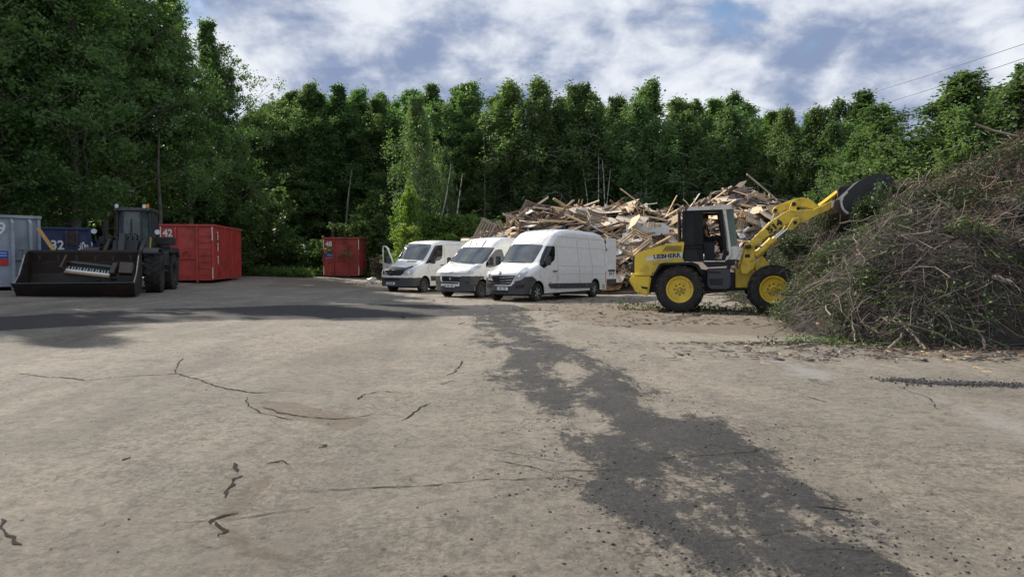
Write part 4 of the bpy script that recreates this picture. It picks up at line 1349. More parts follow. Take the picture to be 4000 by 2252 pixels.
# ------------------------------------------------------------------ middle van
bodyB = Body(5.41, 2.05, 0.92,
             [(0, 1.02), (.03, 1.06), (.10, 1.12), (.5, 1.30), (.72, 1.38), (.80, 1.42), (1.60, 2.03), (1.70, 2.10), (2.05, 2.33), (2.4, 2.46), (2.9, 2.51), (5.1, 2.50), (5.3, 2.44), (5.41, 2.30)],
             [(0, .89), (.06, .94), (.2, .955), (.5, .99), (.9, 1.0), (5.0, 1.0), (5.41, .975)],
             [(0, .22), (.5, .20), (1.2, .20), (1.9, .12), (2.6, 0.0)], zb=0.28, tum=0.07)
yawB = math.atan2(-math.cos(R(36)), -math.sin(R(36)))
pB = gp(1876, 1163)
vanB, frB, cB = van('white_van', 'middle white van with dented bonnet and dark bumper sides', bodyB, pB, yawB, 3.45, M_white2)
def bumperB(p):
    s_ = bodyB.xf - p.x
    if s_ > 1.0 or math.hypot(p.x, p.z - .36) < 0.43: return False
    if p.z < 0.50: return True
    return abs(p.y) > 0.50 + 0.10 * (p.z - 0.5) and p.z < 0.90
subset(vanB, bodyB, bumperB, M_plastic, 'front_bumper')
cB.patch('windscreen', cs([(1485, 615), (1600, 470), (1715, 345), (1800, 338), (2300, 342), (2440, 350), (2400, 430), (2290, 600), (2200, 668), (2050, 672), (1700, 660)]), cB.px, M_glass, vanB, step=5)
cB.patch('side_window', c3([(360, 705), (362, 655), (420, 560), (500, 465), (530, 455), (590, 455), (600, 480), (640, 640), (560, 700), (420, 712)]), cB.px, M_sideglass, vanB, step=4, mirror=True)
gr = cB.patch('grille', cs([(1378, 918), (1768, 935), (1735, 1040), (1385, 1025)]), cB.px, M_black, vanB, step=4, off=0.012)[0]
for y in (942, 965, 990, 1014):
    cB.patch('grille_bar', stroke(cs([(1390, y - 6), (1750, y + 4)]), 1.0), cB.px, M_plastic, gr, off=0.03, step=4, thick=0.02)
cB.patch('badge', [(1460 + 1558 * .19307 + 5.5 * .85 * math.cos(a), 900 + 973 * .19307 + 6.4 * math.sin(a)) for a in np.linspace(0, 2 * math.pi, 17)[:-1]], cB.px, M_chrome, vanB, off=0.045, step=3, thick=0.03)
cB.patch('badge_centre', [(1460 + 1558 * .19307 + 3.4 * .85 * math.cos(a), 900 + 973 * .19307 + 4.0 * math.sin(a)) for a in np.linspace(0, 2 * math.pi, 13)[:-1]], cB.px, mat('badge_silver', (0.5, 0.5, 0.52), 0.4, 0.5), vanB, off=0.052, step=3)
cB.patch('headlight', cs([(1895, 885), (1925, 815), (1975, 760), (2050, 725), (2150, 695), (2176, 715), (2170, 770), (2110, 830), (2020, 870)]), cB.px, M_lamp, vanB, off=0.012, step=3, mirror=True, thick=0.014)
for (x, y, r_) in ((1960, 815, 6), (2040, 775, 7.5), (2115, 740, 6)):
    cB.patch('lamp_bowl', [(1460 + x * .19307 + r_ * .6 * math.cos(a), 900 + y * .19307 + r_ * .6 * math.sin(a)) for a in np.linspace(0, 2 * math.pi, 11)[:-1]], cB.px, M_chrome, vanB, off=0.018, step=3, mirror=True)
seam(cB, vanB, cs([(1355, 855), (1450, 870), (1880, 882), (1930, 800)]), 1.3)
seam(cB, vanB, cs([(2120, 840), (2180, 900)]), 1.0)
seam(cB, vanB, cs([(1340, 1035), (1345, 900), (1400, 862)]), 1.0); seam(cB, vanB, cs([(1345, 1035), (1790, 1048), (1840, 910)]), 1.0)
cB.patch('lower_intake', cs([(1345, 1040), (1720, 1055), (1700, 1080), (1345, 1065)]), cB.px, M_black, vanB, off=0.012, step=3)
cB.patch('fog_recess', cs([(1850, 1035), (1925, 1035), (1915, 1072), (1845, 1075)]), cB.px, M_black, vanB, off=0.012, step=3, mirror=True)
for (xa, xb, y) in ((1550, 1690, 714), (1735, 1890, 722)):
    cB.patch('bonnet_vent', stroke(cs([(xa, y), (xb, y + 3)]), 1.5), cB.px, mat('vent_grey', (0.35, 0.35, 0.34), 0.7), vanB, off=0.006, step=3)
cB.patch('bonnet_dent', cs([(1510, 845), (1600, 830), (1625, 815), (1610, 850), (1560, 862)]), cB.px, mat('scraped_paint', (0.45, 0.45, 0.46), 0.7, dirt=(0.2, 0.18, 0.17), dirt_amt=0.9, dirt_scale=14), vanB, off=0.004, step=3, thick=0.003)
for (xa, xb) in (((1760, 325), (1850, 200)), ((1930, 325), (1985, 190)), ((2180, 325), (2270, 190))):
    cB.patch('roof_rib', stroke(cs([xa, xb]), 3.0), cB.px, M_white2, vanB, off=0.03, step=4, thick=0.03)
o_, d_ = cB.px(*cs([(1545, 1118)])[0]); lc, ln, _, _ = cB.bvh.ray_cast(o_, d_)
lc = lc or Vector((0.9, 0, 0.5))
plate(vanB, cB, (lc.x + 0.03, lc.y, lc.z), (1, 0, 0.05), '910  TJV')
mirror_part(vanB, (-0.42, 1.16, 1.50), 1); mirror_part(vanB, (-0.42, -1.16, 1.50), -1)
wiper(vanB, cB, *cs([(1495, 628), (1640, 684)])); wiper(vanB, cB, *cs([(1690, 668), (2045, 690)]))
o_, d_ = cB.px(*cs([(2072, 275)])[0]); lc, _, _, _ = cB.bvh.ray_cast(o_, d_)
if lc: MB().tube([lc, lc + Vector((-0.25, 0, 0.5))], 0.006, 5).lathe([(-0.01, 0.02), (0.03, 0.012)], c=lc, axis='z', seg=8).build('aerial', M_black, vanB)
cB.patch('door_handle', c3([(560, 760), (600, 760), (600, 772), (560, 772)]), cB.px, M_black, vanB, off=0.03, step=3, mirror=True, thick=0.02)
MB().box((bodyB.xf - bodyB.L - 0.01, 0, 0.45), (0.1, 1.95, 0.2)).build('rear_bumper', M_plastic, vanB, bevel=0.02)

# ------------------------------------------------------------------ low van with the passenger door open
bodyC = Body(5.24, 1.99, 0.98,
             [(0, .98), (.03, 1.03), (.10, 1.08), (.5, 1.22), (.95, 1.36), (1.05, 1.41), (1.72, 2.10), (1.82, 2.18), (2.1, 2.32), (2.5, 2.40), (3.0, 2.43), (4.9, 2.42), (5.1, 2.38), (5.24, 2.25)],
             [(0, .90), (.06, .94), (.2, .965), (.5, .985), (.9, 1.0), (4.9, 1.0), (5.24, .975)],
             [(0, .18), (.5, .18), (1.2, .20), (1.9, .12), (2.6, 0.0)], zb=0.30, tum=0.085)
yawC = math.atan2(-math.cos(R(28)), -math.sin(R(28)))
pC = gp(1652, 1142)
vanC, frC, cC = van('white_van', 'low white van at the left of the three, with its passenger door open', bodyC, pC, yawC, 3.25, M_white2)
def bumperC(p):
    s_ = bodyC.xf - p.x
    return s_ < 1.0 and p.z < 0.70 and math.hypot(p.x, p.z - .36) > 0.43
subset(vanC, bodyC, bumperC, M_plastic, 'front_bumper')
cC.patch('windscreen', cs([(365, 570), (450, 440), (590, 285), (640, 268), (900, 268), (1170, 285), (1150, 350), (1075, 490), (1000, 600), (850, 595), (550, 578)]), cC.px, M_glass, vanC, step=5)
cC.patch('side_window', cs([(1040, 678), (1100, 570), (1160, 450), (1225, 330), (1250, 305), (1380, 290), (1392, 310), (1388, 480), (1375, 560), (1330, 600), (1120, 655)]), cC.px, M_sideglass, vanC, step=4)
gr = cC.patch('grille', cs([(165, 740), (350, 735), (660, 755), (600, 870), (540, 912), (300, 905), (210, 880)]), cC.px, M_black, vanC, step=4)[0]
for (xa, xb, y) in ((190, 600, 800), (195, 590, 835), (210, 570, 868)):
    cC.patch('grille_bar', stroke(cs([(xa, y), ((xa + xb) / 2, y + 12), (xb, y + 8)]), 1.4), cC.px, M_plastic, gr, off=0.02, step=4, thick=0.015)
cC.patch('bonnet_deflector', cs([(165, 745), (200, 738), (400, 742), (640, 760), (800, 718), (795, 740), (660, 800), (600, 830), (560, 800), (380, 775), (175, 775)]), cC.px, M_black, vanC, off=0.03, step=4, thick=0.03)
star = vanC
def disc(x, y, r0, k, n=16): return [(1460 + x * .19307 + r0 * .82 * math.cos(a), 900 + y * .19307 + r0 * math.sin(a)) for a in np.linspace(0, 2 * math.pi, n + 1)[:-1]]
ring_pts = disc(355, 845, 9.6, 0)
cC.patch('star_badge_ring', stroke(ring_pts + ring_pts[:1], 1.7), cC.px, M_chrome, gr, off=0.05, step=3, thick=0.03)
for a in (-90, 30, 150):
    cC.patch('star_badge_point', [(1460 + 355 * .19307 + r0 * .82 * math.cos(R(a + da)), 900 + 845 * .19307 + r0 * math.sin(R(a + da))) for r0, da in ((9, -2), (9, 2), (1.6, 60), (1.6, -60))], cC.px, M_chrome, gr, off=0.05, step=3, thick=0.03)
cC.patch('headlight', cs([(585, 900), (610, 850), (690, 790), (770, 755), (850, 755), (855, 775), (820, 840), (770, 890), (700, 900)]), cC.px, M_lamp, vanC, off=0.012, step=3, mirror=True, thick=0.014)
for (x, y, r_) in ((712, 852, 7.5), (800, 800, 5.5)):
    cC.patch('lamp_bowl', disc(x, y, r_, 0), cC.px, M_chrome, vanC, off=0.018, step=3, mirror=True)
for L_ in ([(320, 600), (445, 603), (430, 622), (310, 618)], [(685, 613), (890, 616), (855, 640), (665, 634)]):
    cC.patch('bonnet_vent', cs(L_), cC.px, M_black, vanC, off=0.006, step=3)
cC.patch('side_window_divider', stroke(cs([(1218, 350), (1222, 500)]), 1.5), cC.px, M_black, vanC, off=0.014, step=3)
seam(cC, vanC, cs([(1105, 640), (1100, 780), (1140, 860)]), 1.0)
seam(cC, vanC, cs([(1415, 265), (1430, 500), (1450, 760)]), 1.0)
seam(cC, vanC, cs([(1180, 285), (1230, 225), (1400, 215), (1800, 235)]), 1.0)
seam(cC, vanC, cs([(820, 720), (1000, 610)]), 1.0)
seam(cC, vanC, cs([(1175, 820), (1350, 790)]), 0.9)
seam(cC, vanC, cs([(1465, 290), (1740, 290)]), 0.9)
cC.patch('side_cladding', cs([(1145, 920), (1290, 920), (1290, 1015), (1165, 1015)]), cC.px, M_plastic, vanC, off=0.012, step=4, mirror=True, thick=0.015)
cC.patch('lower_intake', cs([(205, 960), (535, 970), (510, 1010), (225, 1000)]), cC.px, M_black, vanC, off=0.012, step=3)
cC.patch('door_handle', cs([(1345, 690), (1415, 688), (1415, 704), (1345, 706)]), cC.px, M_black, vanC, off=0.03, step=3, thick=0.02)
o_, d_ = cC.px(*cs([(340, 1068)])[0]); lc, ln, _, _ = cC.bvh.ray_cast(o_, d_)
lc = lc or Vector((0.9, 0, 0.5))
plate(vanC, cC, (lc.x + 0.03, lc.y, lc.z), (1, 0, 0.05), '586 DBP')
mirror_part(vanC, (-0.45, 1.14, 1.50), 1)
o_, d_ = cC.px(*cs([(910, 215)])[0]); lc, _, _, _ = cC.bvh.ray_cast(o_, d_)
if lc: MB().box(lc, (0.16, 0.08, 0.05)).build('roof_lamp', M_black, vanC, bevel=0.02)
# open passenger door: hinged at the van's right front pillar and swung forward
s0 = 1.15
hx, hy = bodyC.xf - s0 - 0.02, -(bodyC.W / 2 - 0.0)
dphi = R(62)
Md = Matrix.Translation((hx, hy, 0)) @ Matrix.Rotation(dphi, 4, 'Z')    # door runs back from the hinge along -x when shut
outer = [(-0.02, 0.42), (-0.02, 1.40), (-0.10, 1.52), (-0.62, 2.06), (-0.78, 2.15), (-1.12, 2.17), (-1.16, 2.1), (-1.12, 0.42)]
inner = [(-0.20, 1.46), (-0.66, 1.98), (-0.80, 2.05), (-1.04, 2.06), (-1.06, 1.98), (-1.04, 1.38), (-0.3, 1.33)]
b_ = MB()
ring_o = [(-0.02, 1.36), (-0.10, 1.52), (-0.62, 2.06), (-0.78, 2.15), (-1.12, 2.17), (-1.16, 2.1), (-1.13, 1.36)]
b_.prism([(-0.02, 0.42), (-0.02, 1.36), (-1.13, 1.36), (-1.12, 0.42)], -0.04, 0.03)
for a, c_ in zip(ring_o, ring_o[1:]):
    A_, B_ = Vector((a[0], 0, a[1])), Vector((c_[0], 0, c_[1]))
    b_.tube([A_, B_], 0.042, 6)
dr = b_.build('front_door', M_white2, vanC, bevel=0.01, M=Md); dr['label'] = 'passenger door swung wide open'
MB().prism([(-0.06, 1.36), (-0.12, 1.5), (-0.62, 2.04), (-0.78, 2.12), (-1.1, 2.13), (-1.1, 1.36)], -0.005, 0.004).build('door_glass', M_clear, dr, M=Md)
MB().prism([(-0.06, 0.5), (-0.06, 1.30), (-1.07, 1.30), (-1.07, 0.5)], 0.032, 0.05).build('door_card', M_plastic, dr, M=Md)
MB().box((-0.14, -0.2, 1.5), (0.10, 0.20, 0.32)).build('wing_mirror', M_plastic, dr, bevel=0.03, M=Md)
MB().box((bodyC.xf - bodyC.L - 0.01, 0, 0.45), (0.1, 1.9, 0.2)).build('rear_bumper', M_plastic, vanC, bevel=0.02)

# ================================================================== YELLOW WHEEL LOADER
M_yel = mat('loader_yellow', (0.80, 0.58, 0.045), 0.42, dirt=(0.10, 0.075, 0.03), dirt_amt=0.55, dirt_scale=2.6, coat=0.15)
M_yel2 = mat('boom_yellow', (0.76, 0.54, 0.045), 0.45, dirt=(0.09, 0.065, 0.025), dirt_amt=0.6, dirt_scale=3.4, coat=0.1)
M_cabblack = mat('cab_black', (0.010, 0.0105, 0.012), 0.5, dirt=(0.05, 0.046, 0.042), dirt_amt=0.25, dirt_scale=3, spec=0.25)
M_cabgrey = mat('cab_grey', (0.024, 0.025, 0.028), 0.5, dirt=(0.13, 0.12, 0.1), dirt_amt=0.25, dirt_scale=3, spec=0.25)
M_offwhite = mat('cab_white', (0.74, 0.73, 0.67), 0.5, dirt=(0.22, 0.17, 0.10), dirt_amt=0.6, dirt_scale=3.5)
M_tank = mat('tank_blue_grey', (0.050, 0.056, 0.068), 0.5, dirt=(0.11, 0.1, 0.09), dirt_amt=0.4, dirt_scale=4)
M_bucket = mat('bucket_black', (0.022, 0.022, 0.026), 0.42, 0.2, dirt=(0.10, 0.09, 0.08), dirt_amt=0.4, dirt_scale=3)
M_darkpane = glass_mat('dark_cab_pane', (0.006, 0.007, 0.008), 0.12, None, 0.15)
M_seat = mat('seat_fabric', (0.03, 0.03, 0.035), 0.85)
def c4(L_): return [(2400 + x * .37932, 700 + y * .37932) for x, y in L_]
def c5(L_): return [(2900 + x * .27581, 600 + y * .27581) for x, y in L_]
yawL = R(-15)
fwdL = Vector((math.cos(yawL), math.sin(yawL), 0)); leftL = Vector((-math.sin(yawL), math.cos(yawL), 0))
outer = gp(2654, 1220); outer.z = gz(outer.x, outer.y)
oL = outer + leftL * 1.2
oL.z = outer.z
loader = thing('wheel_loader', 'yellow wheel loader with black cab, boom raised over the brush heap', 'wheel loader', oL, yawL)
fL = Frame(oL, yawL)
def U(L_, y): return [fL.un(px, py, y) for px, py in L_]
def plateL(name, pts, y0, y1, m, parent=loader, bevel=0.012, ref=None, seg=1):
    """flat member cut to an outline seen from the side, between y0 (near) and y1"""
    return MB().prism(U(pts, y0 if ref is None else ref), y0, y1).build(name, m, parent, bevel=bevel, seg=seg)
def lerp2(a, b_, f): return (a[0] + (b_[0] - a[0]) * f, a[1] + (b_[1] - a[1]) * f)

# bonnet and counterweight
bonnet = plateL('bonnet', c4([(207, 985), (207, 830), (216, 772), (262, 748), (480, 680), (600, 655), (700, 643), (720, 650), (700, 800), (720, 850), (640, 856), (460, 868), (388, 995)]), -0.82, 0.82, M_yel, bevel=0.05, seg=3)
MB().prism(U(c4([(185, 985), (188, 830), (200, 800), (210, 800), (210, 985)]), -0.7), -0.7, 0.7).build('rear_grille', M_black, loader)
plateL('counterweight', c4([(155, 1062), (156, 1000), (380, 1000), (345, 1202), (218, 1168), (196, 1118)]), -0.98, 0.98, M_yel, bevel=0.04, seg=2)
plateL('bonnet_sill', c4([(168, 985), (170, 965), (210, 968), (395, 948), (385, 996), (215, 996)]), -0.90, 0.90, M_yel, bevel=0.02)
MB().prism(U(c4([(270, 1100), (345, 1110), (338, 1132), (285, 1122)]), -0.985), -0.995, -0.9).build('counterweight_slot', M_black, loader)
b_ = MB(); b_.prism(U(c4([(482, 745), (528, 688), (600, 678), (690, 668), (694, 735), (600, 742)]), -0.83), -0.835, -0.8)
lv = b_.build('louvre_panel', M_yel, loader, bevel=0.004)
for k in range(13):
    x0 = 500 + k * 15.0
    a = (x0 - 2, 738); t_ = (min(x0 + 40, 692), 684 - 0.0)
    t_ = (min(x0 + 42, 690), 682 if x0 + 42 < 690 else 682)
    if x0 + 42 > 690:
        f = (690 - x0) / 42.0; t_ = (690, 738 + (682 - 738) * f)
    MB().prism(U(c4([(a[0], a[1]), (a[0] + 8, a[1]), (t_[0] + 4, t_[1]), (t_[0] - 3, t_[1])]), -0.84), -0.842, -0.834).build('louvre_slot', M_black, lv)
wp = plateL('name_panel', c4([(318, 838), (328, 805), (400, 788), (600, 765), (697, 755), (700, 806), (560, 818)]), -0.828, -0.815, mat('name_white', (0.72, 0.73, 0.76), 0.45, dirt=(0.3, 0.28, 0.25), dirt_amt=0.3), bevel=0)
pc = U(c4([(540, 791)]), -0.832)[0]; pl = U(c4([(400, 801), (680, 783)]), -0.832)
wtxt = math.dist(pl[0], pl[1])
angt = math.atan2(pl[1][1] - pl[0][1], pl[1][0] - pl[0][0])
me_ = text_mesh('LIEBHERR', 0.17, depth=0.003, bold=0.0062, spacing=1.0)
xs_ = [v.co.x for v in me_.vertices]; wid = max(xs_) - min(xs_)
me_.transform(Matrix.Scale(wtxt / wid, 4, (1, 0, 0))); me_.transform(Matrix.Translation((0, 0, 0)))
me_.materials.clear(); me_.materials.append(M_ink)
me_.transform(axes((pc[0], -0.832, pc[1]), (math.cos(angt), 0, math.sin(angt)), (0, -1, 0)))
link('lettering', me_, wp)

# mudguards
for sg in (-1, 1):
    pts_ = U(c4([(385, 998), (458, 872), (490, 860), (790, 850), (862, 878), (922, 972), (897, 988), (838, 902), (780, 880), (492, 888), (412, 995)]), -1.15)
    MB().prism(pts_, sg * 1.15, sg * 0.60).build('mudguard', M_cabblack, loader, bevel=0.012)
# rear chassis
b_ = MB()
b_.prism(U(c4([(365, 1000), (420, 900), (500, 880), (780, 880), (900, 930), (1240, 960), (1240, 1150), (900, 1150), (355, 1165)]), -0.5), -0.5, 0.5)
b_.tube([(0, -0.95, 0.675), (0, 0.95, 0.675)], 0.14, 12)
b_.build('rear_chassis', M_black, loader, bevel=0.01)
tank = plateL('side_tank', c4([(958, 925), (1195, 915), (1200, 1100), (1170, 1132), (985, 1130), (960, 1095)]), -1.02, -0.45, M_tank, bevel=0.03, seg=2)
plateL('tank_step', c4([(978, 1020), (1120, 1022), (1115, 1088), (985, 1085)]), -1.035, -1.015, M_cabgrey, parent=tank, bevel=0.006)
plateL('tank_latch', c4([(965, 940), (1095, 950), (1085, 970), (970, 965)]), -1.035, -1.015, M_black, parent=tank, bevel=0.004)
MB().prism(U(c4([(958, 925), (1195, 915), (1200, 1100), (1170, 1132), (985, 1130), (960, 1095)]), -1.02), 0.45, 1.02).build('side_tank', M_tank, loader, bevel=0.03)
p_ = U(c4([(1180, 905), (1155, 990)]), -0.95)
MB().tube([(p_[0][0], -0.95, p_[0][1] + 0.06), (p_[1][0], -0.95, p_[1][1])], 0.06, 10).build('filler_pipe', M_cabgrey, loader)
plateL('joint_beam', c4([(1195, 1060), (1385, 1100), (1400, 1140), (1195, 1150)]), -0.35, 0.35, M_black)

# cab
YC = -0.76
plateL('cab_floor', c4([(700, 832), (1255, 826), (1232, 888), (1190, 892), (960, 906), (905, 850), (700, 846)]), YC, 0.76, M_cabgrey, bevel=0.02)
MB().prism(U(c4([(1010, 872), (1075, 872), (1075, 888), (1010, 888)]), YC - 0.01), YC - 0.012, YC).build('floor_slot', M_black, loader)
for sg in (-1, 1):
    y0, y1 = sg * 0.76, sg * 0.70
    fr_ = MB()
    def pp(L_): fr_.prism(U(c4(L_), YC), y0, y1)
    pp([(706, 322), (1108, 312), (1112, 338), (728, 345)])               # head rail
    pp([(706, 322), (732, 340), (728, 680), (722, 832), (690, 788)])     # rear post
    pp([(820, 342), (912, 340), (918, 830), (880, 832), (820, 670)])      # middle post
    pp([(724, 668), (912, 668), (912, 684), (724, 682)])
    pp([(918, 820), (1140, 820), (1150, 836), (918, 838)])
    pp([(1070, 340), (1112, 335), (1165, 760), (1142, 822), (1118, 822), (1138, 760)])
    fr_.build('cab_frame', M_cabblack, loader, bevel=0.006)
    MB().prism(U(c4([(700, 684), (912, 684), (914, 832), (722, 836), (692, 790)]), YC), sg * 0.755, sg * 0.72).build('cab_panel', M_cabgrey, loader, bevel=0.01)
    MB().prism(U(c4([(732, 344), (820, 342), (820, 668), (728, 668)]), YC), sg * 0.735, sg * 0.725).build('cab_window', M_clear if sg > 0 else M_darkpane, loader)
    MB().prism(U(c4([(1112, 300), (1150, 312), (1200, 688), (1206, 780), (1160, 832), (1140, 835), (1182, 768), (1150, 500)]), YC - 0.01), sg * 0.775, sg * 0.70).build('front_post', M_offwhite, loader, bevel=0.008)
    MB().prism(U(c4([(1152, 312), (1212, 300), (1228, 330), (1270, 668), (1264, 686), (1202, 686)]), -0.70), sg * 0.70, sg * 0.69).build('quarter_glass', M_green, loader)
MB().prism(U(c4([(710, 690), (905, 690), (905, 715), (712, 718)]), YC - 0.02), YC - 0.035, YC).build('panel_vent', M_cabblack, loader, bevel=0.008)
plateL('door_sill', c4([(918, 838), (1140, 836), (1145, 848), (918, 850)]), -0.80, -0.70, M_offwhite, bevel=0.004)
fp = U(c4([(1214, 292), (1228, 330), (1270, 668), (1266, 686)]), -0.70)
MB().prism([(a + 0.0, b__) for a, b__ in fp] + [(a - 0.012, b__) for a, b__ in fp[::-1]], -0.69, 0.69).build('front_window', M_clear, loader)
plateL('cab_nose', c4([(1200, 690), (1278, 686), (1286, 760), (1256, 828), (1160, 832), (1206, 780)]), -0.72, 0.72, M_offwhite, bevel=0.02, seg=2)
roof = plateL('cab_roof', c4([(752, 322), (768, 284), (1100, 268), (1112, 260), (1204, 258), (1212, 306), (1132, 312), (1110, 310)]), -0.80, 0.80, M_offwhite, bevel=0.025, seg=2)
MB().prism(U(c4([(706, 340), (728, 340), (722, 680), (700, 680)]), -0.7), -0.69, 0.69).build('rear_window', M_clear, loader)
p_ = U(c4([(738, 322), (738, 258)]), -0.5)
MB().tube([(p_[0][0], -0.5, p_[0][1]), (p_[1][0], -0.5, p_[1][1])], 0.03, 8).build('exhaust_stub', M_black, loader)
b_ = MB()
p_ = U(c4([(672, 560), (668, 430), (668, 330)]), -0.35)
b_.tube([(p_[0][0], -0.35, p_[0][1] - 0.3)] + [(a, -0.35, c) for a, c in p_], [0.06, 0.06, 0.05, 0.045], 10)
b_.build('exhaust_pipe', M_black, loader, smooth=True)
# seat, console, wheel
sx, sz = fL.un(*c4([(960, 640)])[0], 0.0)
MB().box((sx - 0.02, 0, sz - 0.06), (0.52, 0.50, 0.13)).box((sx - 0.30, 0, sz + 0.28), (0.13, 0.48, 0.66), rot=(0, -0.12, 0)).box((sx, 0, sz - 0.24), (0.34, 0.34, 0.26)).build('operator_seat', M_seat, loader, bevel=0.03, seg=2, smooth=True)
plateL('side_console', c4([(922, 655), (1035, 655), (1030, 822), (925, 822)]), -0.46, -0.30, M_cabgrey, bevel=0.01)
cx0, cz0 = fL.un(*c4([(1105, 760)])[0], 0.0); cx1, cz1 = fL.un(*c4([(1070, 590)])[0], 0.0)
b_ = MB(); b_.tube([(cx0, 0, cz0), (cx1, 0, cz1)], 0.04, 8)
b_.tube([(cx1 + 0.19 * math.cos(a) * 0.92, 0.19 * math.sin(a), cz1 + 0.19 * math.cos(a) * -0.35 + 0.02) for a in np.linspace(0, 2 * math.pi, 17)], 0.014, 6)
b_.build('steering_wheel', M_black, loader)

# front frame, lift tower
plateL('front_frame', c4([(1245, 928), (1300, 925), (1440, 930), (1470, 960), (1440, 1060), (1380, 1115), (1245, 1116)]), -0.42, 0.42, M_yel2, bevel=0.015)
plateL('front_frame_arm', c4([(1440, 900), (1530, 788), (1618, 905), (1560, 950), (1470, 965)]), -0.50, 0.50, M_yel2, bevel=0.015)
for sg in (-1, 1):
    pts_ = U(c4([(1366, 655), (1400, 643), (1436, 660), (1446, 700), (1446, 902), (1366, 980), (1308, 965), (1298, 905)]), -0.62)
    tw = MB().prism(pts_, sg * 0.62, sg * 0.52).build('lift_tower', M_yel2, loader, bevel=0.01)
    if sg < 0:
        for (qx, qy) in ((1412, 676), (1408, 826)):
            a_, c_ = fL.un(*c4([(qx, qy)])[0], -0.63)
            MB().lathe([(-0.64, 0.055), (-0.66, 0.055)], c=(a_, 0, c_), seg=16).lathe([(-0.66, 0.03), (-0.675, 0.03)], c=(a_, 0, c_), seg=12).build('pivot_pin', M_yel, tw)
        MB().prism(U(c4([(1345, 772), (1396, 770), (1397, 805), (1345, 808)]), -0.63), -0.626, -0.62).build('type_plate', M_black, tw)
    pts_ = U(c4([(1345, 682), (1402, 670), (1408, 712), (1350, 718)]), -0.70)
    MB().prism(pts_, sg * 0.80, sg * 0.64).build('work_lamp', M_black, loader, bevel=0.01)
b_ = MB(); wbx = fL.un(*c4([(1643, 1160)])[0], -1.2)[0]
b_.tube([(wbx, -0.95, 0.675), (wbx, 0.95, 0.675)], 0.14, 12)
b_.build('front_axle', M_black, loader)

# boom
arm = c5([(60, 1320), (70, 1270), (130, 1240), (400, 960), (560, 850), (640, 802), (800, 800), (1000, 790), (1090, 750), (1240, 680), (1290, 682), (1300, 740), (1240, 792), (1080, 862), (900, 952), (790, 1000),
          (640, 992), (560, 1032), (400, 1142), (250, 1250), (170, 1320)])
arms = []
for sg in (-1, 1):
    pts_ = U(arm, -0.50)
    arms.append(MB().prism(pts_, sg * 0.50, sg * 0.42).build('boom_arm', M_yel2, loader, bevel=0.012))
for (qx, qy) in ((900, 870), (300, 1150)):
    a_, c_ = fL.un(*c5([(qx, qy)])[0], -0.45)
    MB().tube([(a_, -0.42, c_), (a_, 0.42, c_)], 0.10, 12).build('boom_cross_tube', M_yel2, loader, smooth=True)
pts_ = U(c5([(436, 826), (430, 790), (470, 748), (600, 690), (740, 640), (860, 620), (950, 640), (1030, 700), (1085, 762), (1060, 800), (980, 782), (880, 752), (800, 746), (740, 775), (640, 792), (520, 835), (460, 842)]), -0.12)
MB().prism(pts_, -0.12, 0.12).build('tilt_lever', M_yel, loader, bevel=0.02)
for sg in (-1, 1):
    MB().prism(U(c5([(640, 830), (700, 682), (740, 664), (768, 690), (770, 830)]), -0.22), sg * 0.22, sg * 0.16).build('lever_bracket', M_yel, loader, bevel=0.01)
a_, c_ = fL.un(*c5([(730, 715)])[0], -0.25)
MB().lathe([(-0.26, 0.06), (-0.22, 0.06)], c=(a_, 0, c_), seg=16).lathe([(-0.275, 0.03), (-0.25, 0.03)], c=(a_, 0, c_), seg=12).build('pivot_pin', M_cabgrey, loader)
a_, c_ = fL.un(*c5([(468, 805)])[0], -0.14)
MB().lathe([(-0.17, 0.055), (-0.12, 0.055)], c=(a_, 0, c_), seg=16).build('pivot_pin', M_cabgrey, loader)
def L3(px, py, y):
    a, c = fL.un(px, py, y); return Vector((a, y, c))
q = c5([(1085, 745), (1350, 545), (450, 850), (405, 980), (330, 1060)])
MB().tube([L3(*q[0], -0.05), L3(*q[1], -0.05)], 0.07, 4).build('tilt_link', M_yel, loader)
ra, rb_, rc_ = L3(*q[2], 0), L3(*q[3], 0), L3(*q[4], 0)
tl = MB().tube([rb_, rb_ + (rb_ - ra) * 1.6 + (rc_ - rb_) * 0.6], 0.075, 12).build('tilt_cylinder', M_yel2, loader, smooth=True)
MB().tube([ra, rb_], 0.038, 10).build('piston_rod', M_chrome, tl, smooth=True)
for sg in (-1, 1):
    q = c4([(1462, 788), (1652, 618), (1812, 488), (1858, 446)])
    A_, B_, C_, D_ = [L3(x, y, -0.60) for x, y in q]
    for v in (A_, B_, C_, D_): v.y = sg * 0.60
    cy = MB().tube([A_, B_], 0.088, 14).tube([B_ - (B_ - A_).normalized() * 0.04, B_ + (B_ - A_).normalized() * 0.03], 0.10, 14).build('lift_cylinder', M_yel2, loader, smooth=True)
    MB().tube([B_, C_], 0.04, 10).build('piston_rod', M_chrome, cy, smooth=True)
    MB().prism([(C_.x - 0.05, C_.z - 0.10), (C_.x + 0.06, C_.z - 0.10), (D_.x + 0.14, D_.z), (D_.x + 0.10, D_.z + 0.16), (D_.x - 0.06, D_.z + 0.12), (C_.x - 0.08, C_.z)], sg * 0.66, sg * 0.54).build('cylinder_eye', M_yel, cy, bevel=0.012)
    MB().lathe([(sg * 0.66, 0.05), (sg * 0.69, 0.05)], c=(D_.x, 0, D_.z), seg=14).lathe([(sg * 0.69, 0.022), (sg * 0.70, 0.022)], c=(D_.x, 0, D_.z), seg=10).build('pivot_pin', M_cabgrey, cy)
